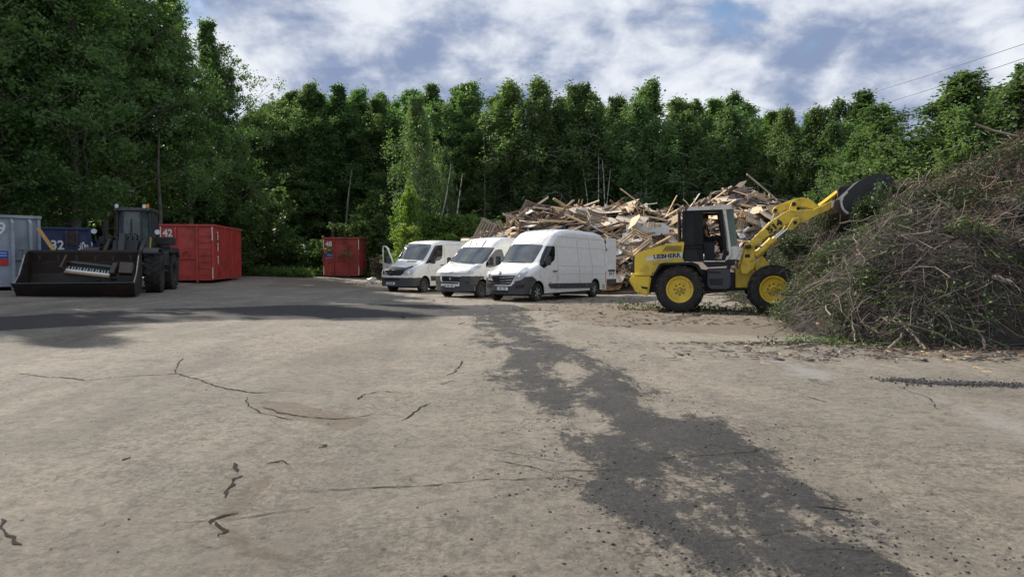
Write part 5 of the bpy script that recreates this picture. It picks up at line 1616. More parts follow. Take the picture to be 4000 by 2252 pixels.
# hoses
b_ = MB()
for k in range(3):
    q = c4([(1500, 830 + k * 8), (1560, 760 + k * 10), (1540, 700 + 6 * k), (1480, 690)])
    b_.tube([L3(x, y, -0.3 + 0.05 * k) for x, y in q], 0.016, 6)
b_.build('hydraulic_hoses', M_black, loader)
# 514
pc = fL.un(*c4([(1650, 486)])[0], -0.51); pl = U(c4([(1575, 540), (1722, 430)]), -0.51)
me_ = text_mesh('514', 0.24, depth=0.003, bold=0.012)
xs_ = [v.co.x for v in me_.vertices]; wid = max(xs_) - min(xs_)
me_.transform(Matrix.Scale(math.dist(pl[0], pl[1]) / wid * 0.97, 4, (1, 0, 0)))
me_.materials.clear(); me_.materials.append(M_ink)
an = math.atan2(pl[1][1] - pl[0][1], pl[1][0] - pl[0][0])
me_.transform(axes((pc[0], -0.505, pc[1]), (math.cos(an), 0, math.sin(an)), (0, -1, 0)))
link('lettering', me_, arms[0])

# bucket, tipped forward into the heap
YB = 1.22
side = c5([(1395, 690), (1410, 620), (1480, 542), (1590, 438), (1650, 388), (1750, 330), (1850, 300), (1950, 288), (2060, 298), (2140, 345), (2125, 385), (2060, 560), (1980, 700), (1850, 830), (1650, 955), (1480, 862), (1420, 780)])
bucket = bpy.data.objects.new('bucket', None); C.objects.link(bucket); bucket.parent = loader
ps = U(side, -YB)
for sg in (-1, 1):
    MB().prism(ps, sg * YB, sg * (YB - 0.03)).build('side_plate', M_bucket, bucket)
back = U(c5([(2140, 345), (2060, 298), (1950, 288), (1750, 330), (1650, 388), (1480, 542), (1410, 620), (1395, 690), (1420, 780), (1480, 862), (1650, 955)]), -YB)
inn = []
cxm = sum(a for a, _ in ps) / len(ps); czm = sum(b__ for _, b__ in ps) / len(ps)
for a, c in back:
    d_ = Vector((cxm - a, czm - c)).normalized() * 0.035
    inn.append((a + d_.x, c + d_.y))
MB().prism(back + inn[::-1], -YB + 0.03, YB - 0.03).build('shell', M_bucket, bucket)
arc = U(stroke(c5([(1490, 540), (1430, 600), (1402, 670), (1410, 740), (1440, 800), (1500, 845)]), 7.0), -YB - 0.005)  # light catching the curved back's edge, painted on as a pale strip
MB().prism(arc, -YB - 0.014, -YB).build('worn_or_lit_edge', mat('painted_highlight', (0.62, 0.62, 0.62), 0.5, dirt=(0.1, 0.1, 0.1), dirt_amt=0.5, dirt_scale=20), bucket)
for sg in (-1, 0, 1):
    pts_ = U(c5([(1345, 520), (1380, 470), (1470, 455), (1600, 425), (1560, 480), (1470, 560), (1420, 640), (1395, 700), (1330, 690), (1345, 600)]), -0.4)
    MB().prism(pts_, sg * 0.42 - 0.04, sg * 0.42 + 0.04).build('hinge_bracket', M_bucket, bucket, bevel=0.008)
pts_ = U(c5([(1280, 760), (1300, 660), (1400, 640), (1420, 790), (1480, 870), (1560, 930), (1480, 900), (1350, 830)]), -0.9)
MB().prism(pts_, -0.9, 0.9).build('wear_strip', mat('rusty_bucket', (0.09, 0.065, 0.045), 0.6, dirt=(0.03, 0.025, 0.02), dirt_amt=0.8, dirt_scale=4), bucket, bevel=0.01)
a_, c_ = fL.un(*c5([(1390, 500)])[0], -0.48)
MB().lathe([(-0.50, 0.05), (-0.46, 0.05)], c=(a_, 0, c_), seg=14).build('pivot_pin', M_cabgrey, bucket)

# wheels
for xx in (0.0, wbx):
    for sg in (-1, 1):
        zz = 0.675 if xx == 0 else 0.70
        wheel(loader, (xx, sg * (1.2 - 0.225), zz), sg, 0.675, 0.45, 0.37, 'loader', M_yel, steer=0, lugs=22, seg=44)

# ------------------------------------------------------------------ the driver
M_skin = mat('skin', (0.36, 0.20, 0.14), 0.6)
M_shirt = mat('navy_shirt', (0.018, 0.020, 0.030), 0.9)
M_trouser = mat('dark_trousers', (0.015, 0.016, 0.020), 0.9)
M_hair = mat('short_hair', (0.05, 0.035, 0.025), 0.9)
def skin_body(name, verts, edges, radii, m, parent, sub=1):
    me = bpy.data.meshes.new(name); me.from_pydata([tuple(v) for v in verts], edges, [])
    o = bpy.data.objects.new(name, me); C.objects.link(o)
    md = o.modifiers.new('skin', 'SKIN'); md.use_smooth_shade = True
    if not me.skin_vertices: me.skin_vertices.new()
    for i, r_i in enumerate(radii):
        me.skin_vertices[0].data[i].radius = (r_i, r_i) if not isinstance(r_i, tuple) else r_i
        me.skin_vertices[0].data[i].use_root = (i == 0)
    sb = o.modifiers.new('sub', 'SUBSURF'); sb.levels = sub; sb.render_levels = sub
    dg = bpy.context.evaluated_depsgraph_get(); dg.update()
    me2 = bpy.data.meshes.new_from_object(o.evaluated_get(dg))
    bpy.data.objects.remove(o)
    me2.materials.clear(); me2.materials.append(m)
    for p_ in me2.polygons: p_.use_smooth = True
    return link(name, me2, parent)
hx_, hz_ = fL.un(*c4([(938, 425)])[0], 0.0)
px_, pz_ = fL.un(*c4([(925, 622)])[0], 0.0)
person = thing('person', 'person in a dark T-shirt driving, seated in the yellow loader cab', 'person', fL.M @ Vector((px_, 0, pz_ - 0.08)), yawL)
dz = hz_ - pz_ + 0.08; dx = hx_ - px_
hxw, hzw = fL.un(*c4([(1010, 598)])[0], -0.12)
ha = Vector((hxw - px_, -0.14, hzw - pz_ + 0.08))
V_ = [Vector((0, 0, 0.10)), Vector((0.01, 0, 0.28)), Vector((dx * .5, 0, 0.46)), Vector((dx * .7, 0, dz - 0.20)), Vector((dx * .95, 0, dz - 0.07)),
      Vector((dx, 0, dz + 0.02)), Vector((dx + 0.01, 0, dz + 0.10)),
      Vector((dx * .6, -0.20, dz - 0.22)), Vector((dx * .6 + 0.05, -0.27, dz - 0.47)), ha + Vector((-0.06, 0, 0)),
      Vector((dx * .6, 0.20, dz - 0.22)), Vector((dx * .6 + 0.05, 0.27, dz - 0.47)), Vector((ha.x - 0.06, 0.14, ha.z)),
      Vector((0.03, -0.11, 0.08)), Vector((0.46, -0.16, 0.14)), Vector((0.58, -0.15, -0.26)), Vector((0.72, -0.15, -0.32)),
      Vector((0.03, 0.11, 0.08)), Vector((0.46, 0.16, 0.14)), Vector((0.58, 0.15, -0.26)), Vector((0.72, 0.15, -0.32))]
E_ = [(0, 1), (1, 2), (2, 3), (3, 4), (4, 5), (5, 6), (3, 7), (7, 8), (8, 9), (3, 10), (10, 11), (11, 12), (0, 13), (13, 14), (14, 15), (15, 16), (0, 17), (17, 18), (18, 19), (19, 20)]
Rd = [(.13, .16), (.13, .15), (.13, .17), (.10, .14), .055, (.095, .08), (.088, .078), .065, .046, .032, .065, .046, .032, .085, .065, .045, .04, .085, .065, .045, .04]
skin_body('body', V_, E_, Rd, M_skin, person)
# clothes over the same frame, a little thicker
skin_body('t_shirt', [V_[0], V_[1], V_[2], V_[3], V_[7], V_[7].lerp(V_[8], .55), V_[10], V_[10].lerp(V_[11], .55), V_[3].lerp(V_[4], .45)], [(0, 1), (1, 2), (2, 3), (3, 4), (4, 5), (3, 6), (6, 7), (3, 8)],
          [(.14, .17), (.145, .165), (.145, .185), (.115, .155), .08, .068, .08, .068, .07], M_shirt, person)
skin_body('trousers', [V_[0], V_[13], V_[14], V_[15], V_[17], V_[18], V_[19]], [(0, 1), (1, 2), (2, 3), (0, 4), (4, 5), (5, 6)], [(.135, .165), .10, .078, .055, .10, .078, .055], M_trouser, person)
for sg in (-1, 1):
    e = Vector((V_[20].x, sg * 0.15, V_[20].z))
    MB().box((e.x + 0.02, e.y, e.z - 0.03), (0.27, 0.095, 0.10)).build('shoe', M_black, person, bevel=0.03, seg=2, smooth=True)
hb = MB(); hc = Vector((dx - 0.012, 0, dz + 0.105))
bmesh.ops.create_uvsphere(hb.bm, u_segments=16, v_segments=10, radius=1.0, matrix=Matrix.Translation(hc) @ Matrix.Diagonal((0.104, 0.084, 0.085, 1)))
hb.build('hair', M_hair, person, smooth=True)
MB().box((dx + 0.10, 0, dz + 0.03), (0.035, 0.03, 0.045)).build('nose', M_skin, person, bevel=0.012, seg=2, smooth=True)
for sg in (-1, 1):
    MB().box((dx - 0.01, sg * 0.085, dz + 0.04), (0.03, 0.014, 0.055)).build('ear', M_skin, person, bevel=0.006)
    MB().lathe([(-0.004, 0.008), (0.004, 0.008)], c=(dx + 0.088, sg * 0.034, dz + 0.055), axis='x', seg=8).build('eye', M_black, person)
    hand0 = Vector((ha.x - 0.06, sg * 0.14, ha.z))
    hd = MB(); hd.box(hand0 + Vector((0.055, 0, 0)), (0.09, 0.035, 0.08))
    for k in range(4):
        z_ = 0.032 - 0.021 * k
        hd.tube([hand0 + Vector((0.09, 0, z_)), hand0 + Vector((0.125 - 0.004 * k, -sg * 0.012, z_)), hand0 + Vector((0.115, -sg * 0.035, z_)), hand0 + Vector((0.09, -sg * 0.036, z_))], [0.010, 0.009, 0.009, 0.008], 6)
    hd.tube([hand0 + Vector((0.03, 0, 0.038)), hand0 + Vector((0.07, -sg * 0.02, 0.058)), hand0 + Vector((0.095, -sg * 0.03, 0.05))], [0.012, 0.010, 0.009], 6)
    hd.build('hand', M_skin, person, bevel=0.006, smooth=True)
MB().box((V_[6].x + 0.075, 0, dz - 0.015), (0.012, 0.045, 0.008)).build('mouth', mat('lips', (0.25, 0.09, 0.08), 0.6), person)

# ================================================================== CONTAINERS
M_red = mat('container_red', (0.50, 0.066, 0.050), 0.5, dirt=(0.10, 0.035, 0.025), dirt_amt=0.65, dirt_scale=1.6)
M_red2 = mat('container_red_dull', (0.40, 0.056, 0.046), 0.55, dirt=(0.08, 0.03, 0.022), dirt_amt=0.7, dirt_scale=1.6)
M_grey = mat('container_grey', (0.33, 0.38, 0.43), 0.5, dirt=(0.12, 0.12, 0.12), dirt_amt=0.6, dirt_scale=1.3)
M_blue = mat('container_blue', (0.014, 0.032, 0.105), 0.5, dirt=(0.05, 0.04, 0.035), dirt_amt=0.5, dirt_scale=2)
M_tape = mat('tape_white', (0.75, 0.74, 0.68), 0.5, dirt=(0.3, 0.25, 0.2), dirt_amt=0.5, dirt_scale=9)
M_num = mat('number_white', (0.78, 0.78, 0.78), 0.6)
M_rust = mat('rust_brown', (0.07, 0.04, 0.028), 0.8, dirt=(0.03, 0.02, 0.015), dirt_amt=0.8, dirt_scale=5)
M_stickb = mat('sticker_blue', (0.02, 0.09, 0.42), 0.4); M_stickr = mat('sticker_red', (0.5, 0.04, 0.04), 0.5)
def container(label, corner, yaw, Wd, Ht, Ln, m, number, num_x, extras, nribs=14, ribx=(0.30, 0.70), ribd=0.10, ladder=True, num_h=0.5, name='roll_off_container'):
    """open steel container; origin at the right front ground corner, end wall along -x, length along +y"""
    root = thing(name, label, 'container', corner, yaw)
    sk = 0.18
    t_ = 0.06
    def part(nm, mb, mm=m, bev=0.008): return mb.build(nm, mm, root, bevel=bev)
    # walls follow a slightly dented sheet: a grid wall for the end face
    nxw, nzw = 28, 22
    vs, fs = [], []
    for j in range(nzw + 1):
        for i in range(nxw + 1):
            x = -Wd + Wd * i / nxw; z = sk + (Ht - sk) * j / nzw
            d_ = mnoise.noise(Vector((x * 1.7, z * 1.7, Wd + Ln + len(number)))) * 0.035 + mnoise.noise(Vector((x * 4, z * 4, 3.1))) * 0.012
            e = min(i, nxw - i, j, nzw - j)
            vs.append((x, max(0.0, d_) * (1 if e > 0 else 0), z))
    for j in range(nzw):
        for i in range(nxw):
            a = j * (nxw + 1) + i; fs.append((a, a + 1, a + nxw + 2, a + nxw + 1))
    ew = link('end_wall', np_mesh('end_wall', vs, fs, m, smooth=True), root)
    ew.modifiers.new('sheet', 'SOLIDIFY').thickness = 0.04
    part('side_wall', MB().box((-0.03, Ln / 2, (Ht + sk) / 2), (0.05, Ln, Ht - sk)))
    part('side_wall', MB().box((-Wd + 0.03, Ln / 2, (Ht + sk) / 2), (0.05, Ln, Ht - sk)))
    part('back_wall', MB().box((-Wd / 2, Ln - 0.03, (Ht + sk) / 2), (Wd, 0.05, Ht - sk)))
    part('floor_plate', MB().box((-Wd / 2, Ln / 2, sk + 0.04), (Wd - 0.1, Ln - 0.1, 0.06)), M_rust)
    rim = MB()
    for (c_, s_) in (((-Wd / 2, -0.03, Ht), (Wd + 0.10, 0.12, 0.10)), ((-Wd / 2, Ln, Ht), (Wd + 0.10, 0.12, 0.10)), ((0.01, Ln / 2, Ht), (0.12, Ln - 0.14, 0.098)), ((-Wd - 0.01, Ln / 2, Ht), (0.12, Ln - 0.14, 0.098))):
        rim.box(c_, s_)
    part('top_rim', rim)
    for x in (-0.03, -Wd + 0.03):
        part('corner_post', MB().box((x, -0.02, (Ht + sk) / 2 - 0.03), (0.10, 0.10, Ht - sk - 0.08)))
    for f in ribx:
        x = -Wd + Wd * f
        part('end_rib', MB().prism([(-0.02, Ht - 0.06), (-0.05, Ht - 0.06), (-ribd, Ht - 0.22), (-ribd, 0.06), (-0.02, 0.06)], x - 0.045, x + 0.045, axis='x'))
    for k in range(nribs):
        y = 0.25 + (Ln - 0.5) * k / (nribs - 1)
        for sx_ in (0.0, -Wd):
            part('side_rib', MB().box((sx_ + (0.025 if sx_ == 0 else -0.025), y, (Ht + sk) / 2 - 0.02), (0.07, 0.10, Ht - sk - 0.12)), bev=0)
    for x in (-Wd * 0.32, -Wd * 0.68):
        part('skid', MB().box((x, Ln / 2, sk / 2 + 0.02), (0.12, Ln - 0.2, sk + 0.02)), M_rust)
    part('bottom_rail', MB().box((-Wd / 2, 0.02, sk + 0.02), (Wd * 0.98, 0.08, 0.08)), m)
    if ladder:
        xa = -Wd + Wd * (ribx[1] + 0.05); xb = -0.10
        for k in range(7):
            z = 0.45 + (Ht - 0.8) * k / 6.5
            part('ladder_rung', MB().tube([(xa, 0.0, z), (xa + 0.01, -0.07, z), (xb - 0.01, -0.07, z), (xb, 0.0, z)], 0.016, 6), bev=0)
    xm = -Wd + Wd * (ribx[0] + ribx[1]) / 2
    hz_ = Ht * 0.44
    part('hook_bail', MB().tube([(xm - 0.19, -0.02, hz_), (xm - 0.17, -0.07, hz_ + 0.2), (xm - 0.07, -0.08, hz_ + 0.34), (xm + 0.07, -0.08, hz_ + 0.34), (xm + 0.17, -0.07, hz_ + 0.2), (xm + 0.19, -0.02, hz_)], 0.028, 8), m, 0)
    part('hook_crossbar', MB().box((xm, -0.035, hz_ - 0.03), (Wd * (ribx[1] - ribx[0]) - 0.1, 0.06, 0.06)))
    text(number, num_h, M_num, root, axes((num_x, -0.012, Ht - 0.18 - num_h * 0.45), (1, 0, 0), (0, -1, 0)), 'number', depth=0.003, bold=0.014, xscale=0.92)
    if 'tape' in extras:
        for x in (-0.035, -Wd + 0.035):
            for (z0, z1) in ((Ht - 0.75, Ht - 0.08), (sk + 0.06, sk + 0.62)):
                MB().box((x, -0.075, (z0 + z1) / 2), (0.05, 0.006, z1 - z0)).build('reflective_strip', M_tape, root)
    return root
# red 48, behind the vans on the left
c48 = at(1405, 1071, 47.0); c48.z = gz(c48.x, c48.y) - 0.02
k48 = container('small dark red container numbered 48 at the foot of the wood', c48, R(-4), 2.45, (at(1405, 930, 47.0).z - c48.z), 6.0, M_red2, '48', -2.45 + 0.37, {'tape'}, ribx=(0.29, 0.69), num_h=0.48)
MB().box((-2.45 + 0.38, -0.012, 1.55), (0.56, 0.008, 0.24)).build('blue_sticker', M_stickb, k48)
MB().box((-2.45 + 0.32, -0.018, 1.58), (0.10, 0.006, 0.10)).build('sticker_emblem', mat('sticker_mark', (0.35, 0.5, 0.8), 0.5), k48)
for dz_ in (0.04, -0.04):
    MB().box((-2.45 + 0.50, -0.018, 1.55 + dz_), (0.26, 0.006, 0.035)).build('sticker_print', mat('sticker_mark', (0.35, 0.5, 0.8), 0.5), k48)
MB().box((-2.45 + 0.38, -0.012, 1.36), (0.54, 0.006, 0.05)).build('red_print', mat('print_pink', (0.5, 0.25, 0.24), 0.6), k48)
# red 42 behind the dark loader
c42 = at(836, 1080, 35.3); c42.z = gz(c42.x, c42.y)
h42 = at(836, 880, 35.3).z - c42.z
k42 = container('bright red container numbered 42, behind the dark loader', c42, R(8), 2.50, h42, 5.7, M_red, '42', -2.55 + 0.40, {'tape'}, ribx=(0.29, 0.69), num_h=0.50)
b_ = MB()
for k, (z0, hh) in enumerate(((h42 - 0.72, 0.46), (h42 - 1.30, 0.50), (h42 - 1.95, 0.44))):
    for q in range(4):
        b_.box((0.082, 0.50, z0 + 0.05 + q * 0.11), (0.006, 0.22 if q % 2 else 0.15, 0.07))
b_.build('side_print', M_num, k42)
# grey 49 at the left edge
Y49 = 25.6
c49 = at(160, 1100, Y49); c49.z = gz(c49.x, c49.y)
h49 = at(160, 850, Y49).z - c49.z
A49 = R(46)
def u49(px):
    k = (px - CX) / F
    return (c49.x - k * c49.y) / (math.cos(A49) - k * math.sin(A49))
k49 = container('light grey container numbered 49, cut by the frame edge', c49, A49, 2.5, h49, 6.3, M_grey, '49', -u49(-8), set(), ribx=(1 - u49(48) / 2.5, 1 - u49(118) / 2.5), ribd=0.30, ladder=False, num_h=0.58)
MB().box((-u49(5), -0.012, 1.30), (0.42, 0.008, 0.26)).build('blue_sticker', M_stickb, k49)
MB().box((-u49(5), -0.012, 1.03), (0.42, 0.008, 0.24)).build('red_sticker', M_stickr, k49)
for dz_ in (0.05, -0.04):
    MB().box((-u49(5) + 0.04, -0.018, 1.30 + dz_), (0.28, 0.006, 0.035)).build('sticker_print', mat('sticker_mark', (0.35, 0.5, 0.8), 0.5), k49)
MB().box((-0.30, -0.10, 1.12), (0.62, 0.20, 0.06)).box((-0.38, -0.06, 1.30), (0.30, 0.10, 0.20)).build('latch_bracket', M_grey, k49)
# blue 32
c32 = at(356, 1060, 31.5); c32.z = gz(c32.x, c32.y)
h32 = at(356, 894, 31.5).z - c32.z
A32 = R(33)
def u32(px):
    k = (px - CX) / F
    return (c32.x - k * c32.y) / (math.cos(A32) - k * math.sin(A32))
k32 = container('dark blue container numbered 32, behind the wide dark bucket', c32, A32, 2.5, h32, 5.5, M_blue, '32', -u32(227), set(), ribx=(1 - u32(262) / 2.5, 1 - u32(303) / 2.5), ladder=False, num_h=0.55)
[o for o in k32.children if o.name.startswith('number')][0].location.z -= 0.32
text('30m\u00b3', 0.50, M_num, k32, axes((-u32(336), -0.012, h32 - 0.78), (1, 0, 0), (0, -1, 0)), 'number', depth=0.003, bold=0.01, xscale=0.55)
MB().box((-u32(284), -0.04, h32 - 0.42), (0.62, 0.02, 0.62)).build('rusty_panel', M_rust, k32)
# low red skip peeping out between bucket and loader
cs_ = at(398, 1040, 33); cs_.z = gz(cs_.x, cs_.y)
hs_ = at(398, 967, 33).z - cs_.z
sk_ = thing('small_skip', 'small red skip behind the dark loader bucket, mostly hidden', 'container', cs_)
MB().prism([(-1.5, 0.1), (-0.1, 0.1), (0.0, hs_), (-1.7, hs_)], 0, 1.2).build('skip_body', M_red, sk_, bevel=0.01)
MB().box((-0.85, -0.02, hs_ + 0.02), (1.8, 0.06, 0.06)).build('skip_rim', M_red, sk_)
MB().box((-0.35, -0.01, hs_ + 0.14), (0.5, 0.04, 0.16)).build('blue_sign', M_stickb, sk_)

# ================================================================== DARK WHEEL LOADER, front half steered towards the yard
M_dk = mat('dark_loader_paint', (0.030, 0.033, 0.036), 0.5, dirt=(0.09, 0.08, 0.07), dirt_amt=0.45, dirt_scale=2.5)
M_dk2 = mat('dark_machine', (0.020, 0.021, 0.022), 0.6, dirt=(0.08, 0.07, 0.055), dirt_amt=0.5, dirt_scale=3)
M_bk = mat('rusty_dark_bucket', (0.028, 0.022, 0.018), 0.6, 0.2, dirt=(0.10, 0.055, 0.03), dirt_amt=0.4, dirt_scale=2.2)
M_dkglass = glass_mat('cab_glass_dusty', (0.10, 0.13, 0.135), 0.12, 0.55, 0.6)
ax_f = Vector((-14.35, 26.1, 0)); ax_f.z = gz(-13.6, 26)
dk = thing('wheel_loader', 'dark grey wheel loader carrying a wide bucket with an old piano', 'wheel loader', ax_f, R(-90))
# local axes: x forward (towards the camera), y left (towards the right of the photo)
fD = Frame(ax_f, R(-90))
def grp(yaw, piv=(0, 0, 0)):
    return Matrix.Translation(piv) @ Matrix.Rotation(yaw, 4, 'Z') @ Matrix.Translation(-Vector(piv))
joint = Vector((-1.45, 0, 0))
MF = grp(R(20), Vector((0, 0, 0)))      # front half
MR = grp(R(20), Vector((0, 0, 0))) @ grp(R(-6), joint)      # rear half
RW, WW = 0.745, 0.55
for (x, M_, st) in ((0, MF, R(20)), (-2.95, MR, R(14))):
    for sg in (1, -1):
        c_ = M_ @ Vector((x, sg * 1.0, RW))
        wheel(dk, c_, sg, RW, WW, 0.35, 'loader', M_dk2, steer=st, lugs=20, seg=40)
    MB().tube([M_ @ Vector((x, -0.9, RW)), M_ @ Vector((x, 0.9, RW))], 0.15, 12).build('axle', M_dk2, dk)
# rear body
MB().box((-3.1, 0, 1.35), (2.7, 1.0, 1.0)).box((-2.2, 0, 0.85), (1.4, 0.8, 0.5)).build('rear_frame', M_dk2, dk, bevel=0.03, M=MR)
MB().prism([(-4.6, 1.0), (-4.6, 1.85), (-4.3, 2.05), (-2.6, 2.15), (-2.6, 1.2)], -0.75, 0.75).build('engine_hood', M_dk, dk, bevel=0.06, seg=2, M=MR)
MB().box((-4.7, 0, 1.05), (0.5, 2.1, 0.75)).build('counterweight', M_dk, dk, bevel=0.05, M=MR)
for sg in (1, -1):
    MB().prism([(-3.9, 1.35), (-3.6, 1.72), (-2.3, 1.74), (-2.2, 1.62), (-2.2, 1.5), (-3.5, 1.55), (-3.8, 1.3)], sg * 0.72, sg * 1.3).build('mudguard', M_dk, dk, bevel=0.015, M=MR)
    MB().box((-1.72, sg * 0.98, 1.28), (0.62, 0.55, 0.55)).build('side_tank', M_dk, dk, bevel=0.03, M=MR)
    MB().box((-1.72, sg * 1.02, 0.80), (0.5, 0.4, 0.05)).box((-1.5, sg * 1.15, 1.0), (0.04, 0.03, 0.45)).box((-1.95, sg * 1.15, 1.0), (0.04, 0.03, 0.45)).build('access_step', M_dk2, dk, M=MR)
    MB().box((-2.6, sg * 1.05, 1.98), (1.0, 0.5, 0.30)).build('battery_box', M_dk2, dk, bevel=0.02, M=MR)
# cab
X0, X1, Z0, Z1 = -2.75, -1.25, 1.62, 3.12
cabM = MR @ Matrix.Translation((0, 0.12, 0)) @ Matrix.Diagonal((1, 0.80, 1, 1))
b_ = MB()
for (x, y) in ((X0, -.72), (X0, .72), (X1 - 0.25, -.72), (X1 - 0.25, .72), (X1 + 0.02, -.42), (X1 + 0.02, .42), (-1.98, .73), (-1.98, -.73)):
    b_.tube([(x, y, Z0), (x * 0.97 - 0.05, y * 0.95, Z1)], 0.045, 6)
b_.build('cab_frame', M_dk, dk, M=cabM)
MB().prism([(X0 - 0.08, Z1 - 0.02), (X0 - 0.02, Z1 + 0.12), (X1 - 0.05, Z1 + 0.12), (X1 + 0.14, Z1 + 0.02), (X1 + 0.1, Z1 - 0.03)], -0.78, 0.78).build('cab_roof', M_dk, dk, bevel=0.03, M=cabM)
MB().box(((X0 + X1) / 2, 0, Z0 - 0.12), (X1 - X0 + 0.05, 1.5, 0.4)).build('cab_base', M_dk, dk, bevel=0.03, M=cabM)
MB().prism([(X1 + 0.03, Z0 + 0.05), (X1 + 0.045, Z0 + 0.05), (X1 + 0.0, Z1 - 0.03), (X1 - 0.015, Z1 - 0.03)], -0.41, 0.41).build('windscreen', M_dkglass, dk, M=cabM)
for sg in (1, -1):
    vs = [(X1 + 0.02, sg * .43, Z0 + .05), (X1 - 0.24, sg * .71, Z0 + .05), (X1 - 0.29, sg * .675, Z1 - .03), (X1 - 0.03, sg * .40, Z1 - .03)]
    bq = MB(); q_ = [bq.bm.verts.new(v) for v in vs]; q2 = [bq.bm.verts.new(Vector(v) - Vector((0.008, sg * 0.008, 0))) for v in vs]
    for f in [(0, 1, 2, 3)]: bq.bm.faces.new([q_[i] for i in f]); bq.bm.faces.new([q2[i] for i in reversed(f)])
    for i in range(4): bq.bm.faces.new([q_[i], q2[i], q2[(i + 1) % 4], q_[(i + 1) % 4]])
    bq.build('corner_glass', M_dkglass, dk, M=cabM)
    MB().box(((X0 + -1.98) / 2, sg * 0.70, (Z0 + Z1) / 2), (0.66, 0.012, Z1 - Z0 - 0.1)).build('side_window', M_dkglass, dk, M=cabM)
    MB().box(((X1 - 0.3 + -1.98) / 2, sg * 0.71, (Z0 + Z1) / 2), (0.4, 0.012, Z1 - Z0 - 0.1)).build('door_window', M_dkglass, dk, M=cabM)
    MB().lathe([(-0.05, 0.07), (0.05, 0.085)], c=(X1 + 0.10, sg * 0.60, Z1 + 0.16), axis='x', seg=14).build('roof_lamp', M_lamp, dk, M=cabM)
    # headlamps on stalks
    MB().tube([(-0.75, sg * 0.82, 1.55), (-0.70, sg * 1.02, 1.95), (-0.62, sg * 1.06, 2.22)], 0.03, 6).build('lamp_stalk', M_dk2, dk, M=MF)
    MB().lathe([(-0.06, 0.06), (0.02, 0.095), (0.05, 0.095)], c=(-0.58, sg * 1.06, 2.28), axis='x', seg=16).build('headlamp', M_lamp, dk, M=MF)
    MB().tube([(X1 - 0.1, sg * 0.8, Z1 - 0.15), (X1 + 0.15, sg * 1.05, Z1 - 0.35), (X1 + 0.15, sg * 1.05, Z1 - 0.55)], 0.016, 6).box((X1 + 0.15, sg * 1.05, Z1 - 0.62), (0.05, 0.2, 0.34)).build('wing_mirror', M_black, dk, M=cabM)
MB().tube([(X1 + 0.06, -0.12, Z0 + 0.1), (X1 + 0.03, -0.05, Z0 + 0.7), (X1 + 0.01, -0.02, Z0 + 1.2)], 0.012, 6).box((X1 + 0.05, -0.02, Z0 + 0.9), (0.02, 0.03, 0.5)).build('wiper', M_black, dk, M=cabM)
MB().box((X0 + 0.45, 0, Z0 + 0.35), (0.5, 0.5, 0.2)).box((X0 + 0.25, 0, Z0 + 0.75), (0.15, 0.5, 0.8)).build('operator_seat', M_seat, dk, bevel=0.04, M=cabM)
MB().lathe([(Z1 + 0.12, 0.07), (Z1 + 0.18, 0.075), (Z1 + 0.28, 0.06)], c=(X1 - 0.30, 0.62, 0), axis='z', seg=14).build('beacon', M_orange, dk, M=cabM)
MB().tube([(-1.30, 0.72, 1.55), (-1.30, 0.76, 2.1)], 0.03, 6).build('yellow_handrail', mat('handrail_yellow', (0.6, 0.45, 0.05), 0.5), dk, M=MR)
# front frame and boom
MB().box((-0.55, 0, 0.95), (1.7, 0.75, 0.7)).prism([(-1.1, 1.2), (-0.9, 1.95), (-0.45, 1.95), (0.3, 1.2), (0.3, 0.8), (-1.1, 0.8)], -0.42, 0.42).build('front_frame', M_dk2, dk, bevel=0.02, M=MF)
for sg in (1, -1):
    MB().prism([(-0.85, 1.92), (-0.70, 2.02), (0.35, 1.55), (1.45, 0.72), (1.55, 0.5), (1.4, 0.38), (1.2, 0.5), (0.2, 1.25), (-0.75, 1.72)], sg * 0.52, sg * 0.64).build('boom_arm', M_dk, dk, bevel=0.015, M=MF)
    lc_ = MB().tube([(-0.6, sg * 0.72, 0.95), (0.2, sg * 0.72, 1.05)], 0.08, 12).build('lift_cylinder', M_dk, dk, M=MF)
    MB().tube([(0.2, sg * 0.72, 1.05), (0.7, sg * 0.72, 1.1)], 0.04, 10).build('piston_rod', M_chrome, lc_, M=MF)
    MB().prism([(-0.75, 1.55), (-0.45, 1.66), (0.45, 1.66), (0.75, 1.5), (0.75, 1.45), (0.45, 1.6), (-0.45, 1.6), (-0.75, 1.5)], sg * 0.72, sg * 1.22).build('front_mudguard', M_dk, dk, M=MF)
MB().prism([(0.2, 2.15), (0.35, 2.2), (0.75, 1.5), (0.8, 0.9), (0.65, 0.85), (0.5, 1.4)], -0.1, 0.1).build('tilt_lever', M_dk, dk, bevel=0.02, M=MF)
hs = MB()
for k in range(5):
    y = -0.35 + 0.16 * k
    hs.tube([(-1.2, y, 1.7), (-0.8, y + 0.05, 2.15 + 0.05 * (k % 2)), (-0.3, y, 2.2), (0.2, y * 0.6, 1.95), (0.45, y * 0.4, 1.6)], 0.022, 6)
hs.tube([(-1.0, -0.75, 1.75), (-0.9, -0.8, 2.3), (-0.9, -0.5, 2.42), (-0.95, -0.25, 2.2)], 0.025, 6)
hs.build('hydraulic_hoses', M_black, dk, M=MF)
MB().tube([(-0.2, 0, 2.0), (0.25, 0, 2.1)], 0.09, 12).build('tilt_cylinder', M_dk2, dk, M=MF)
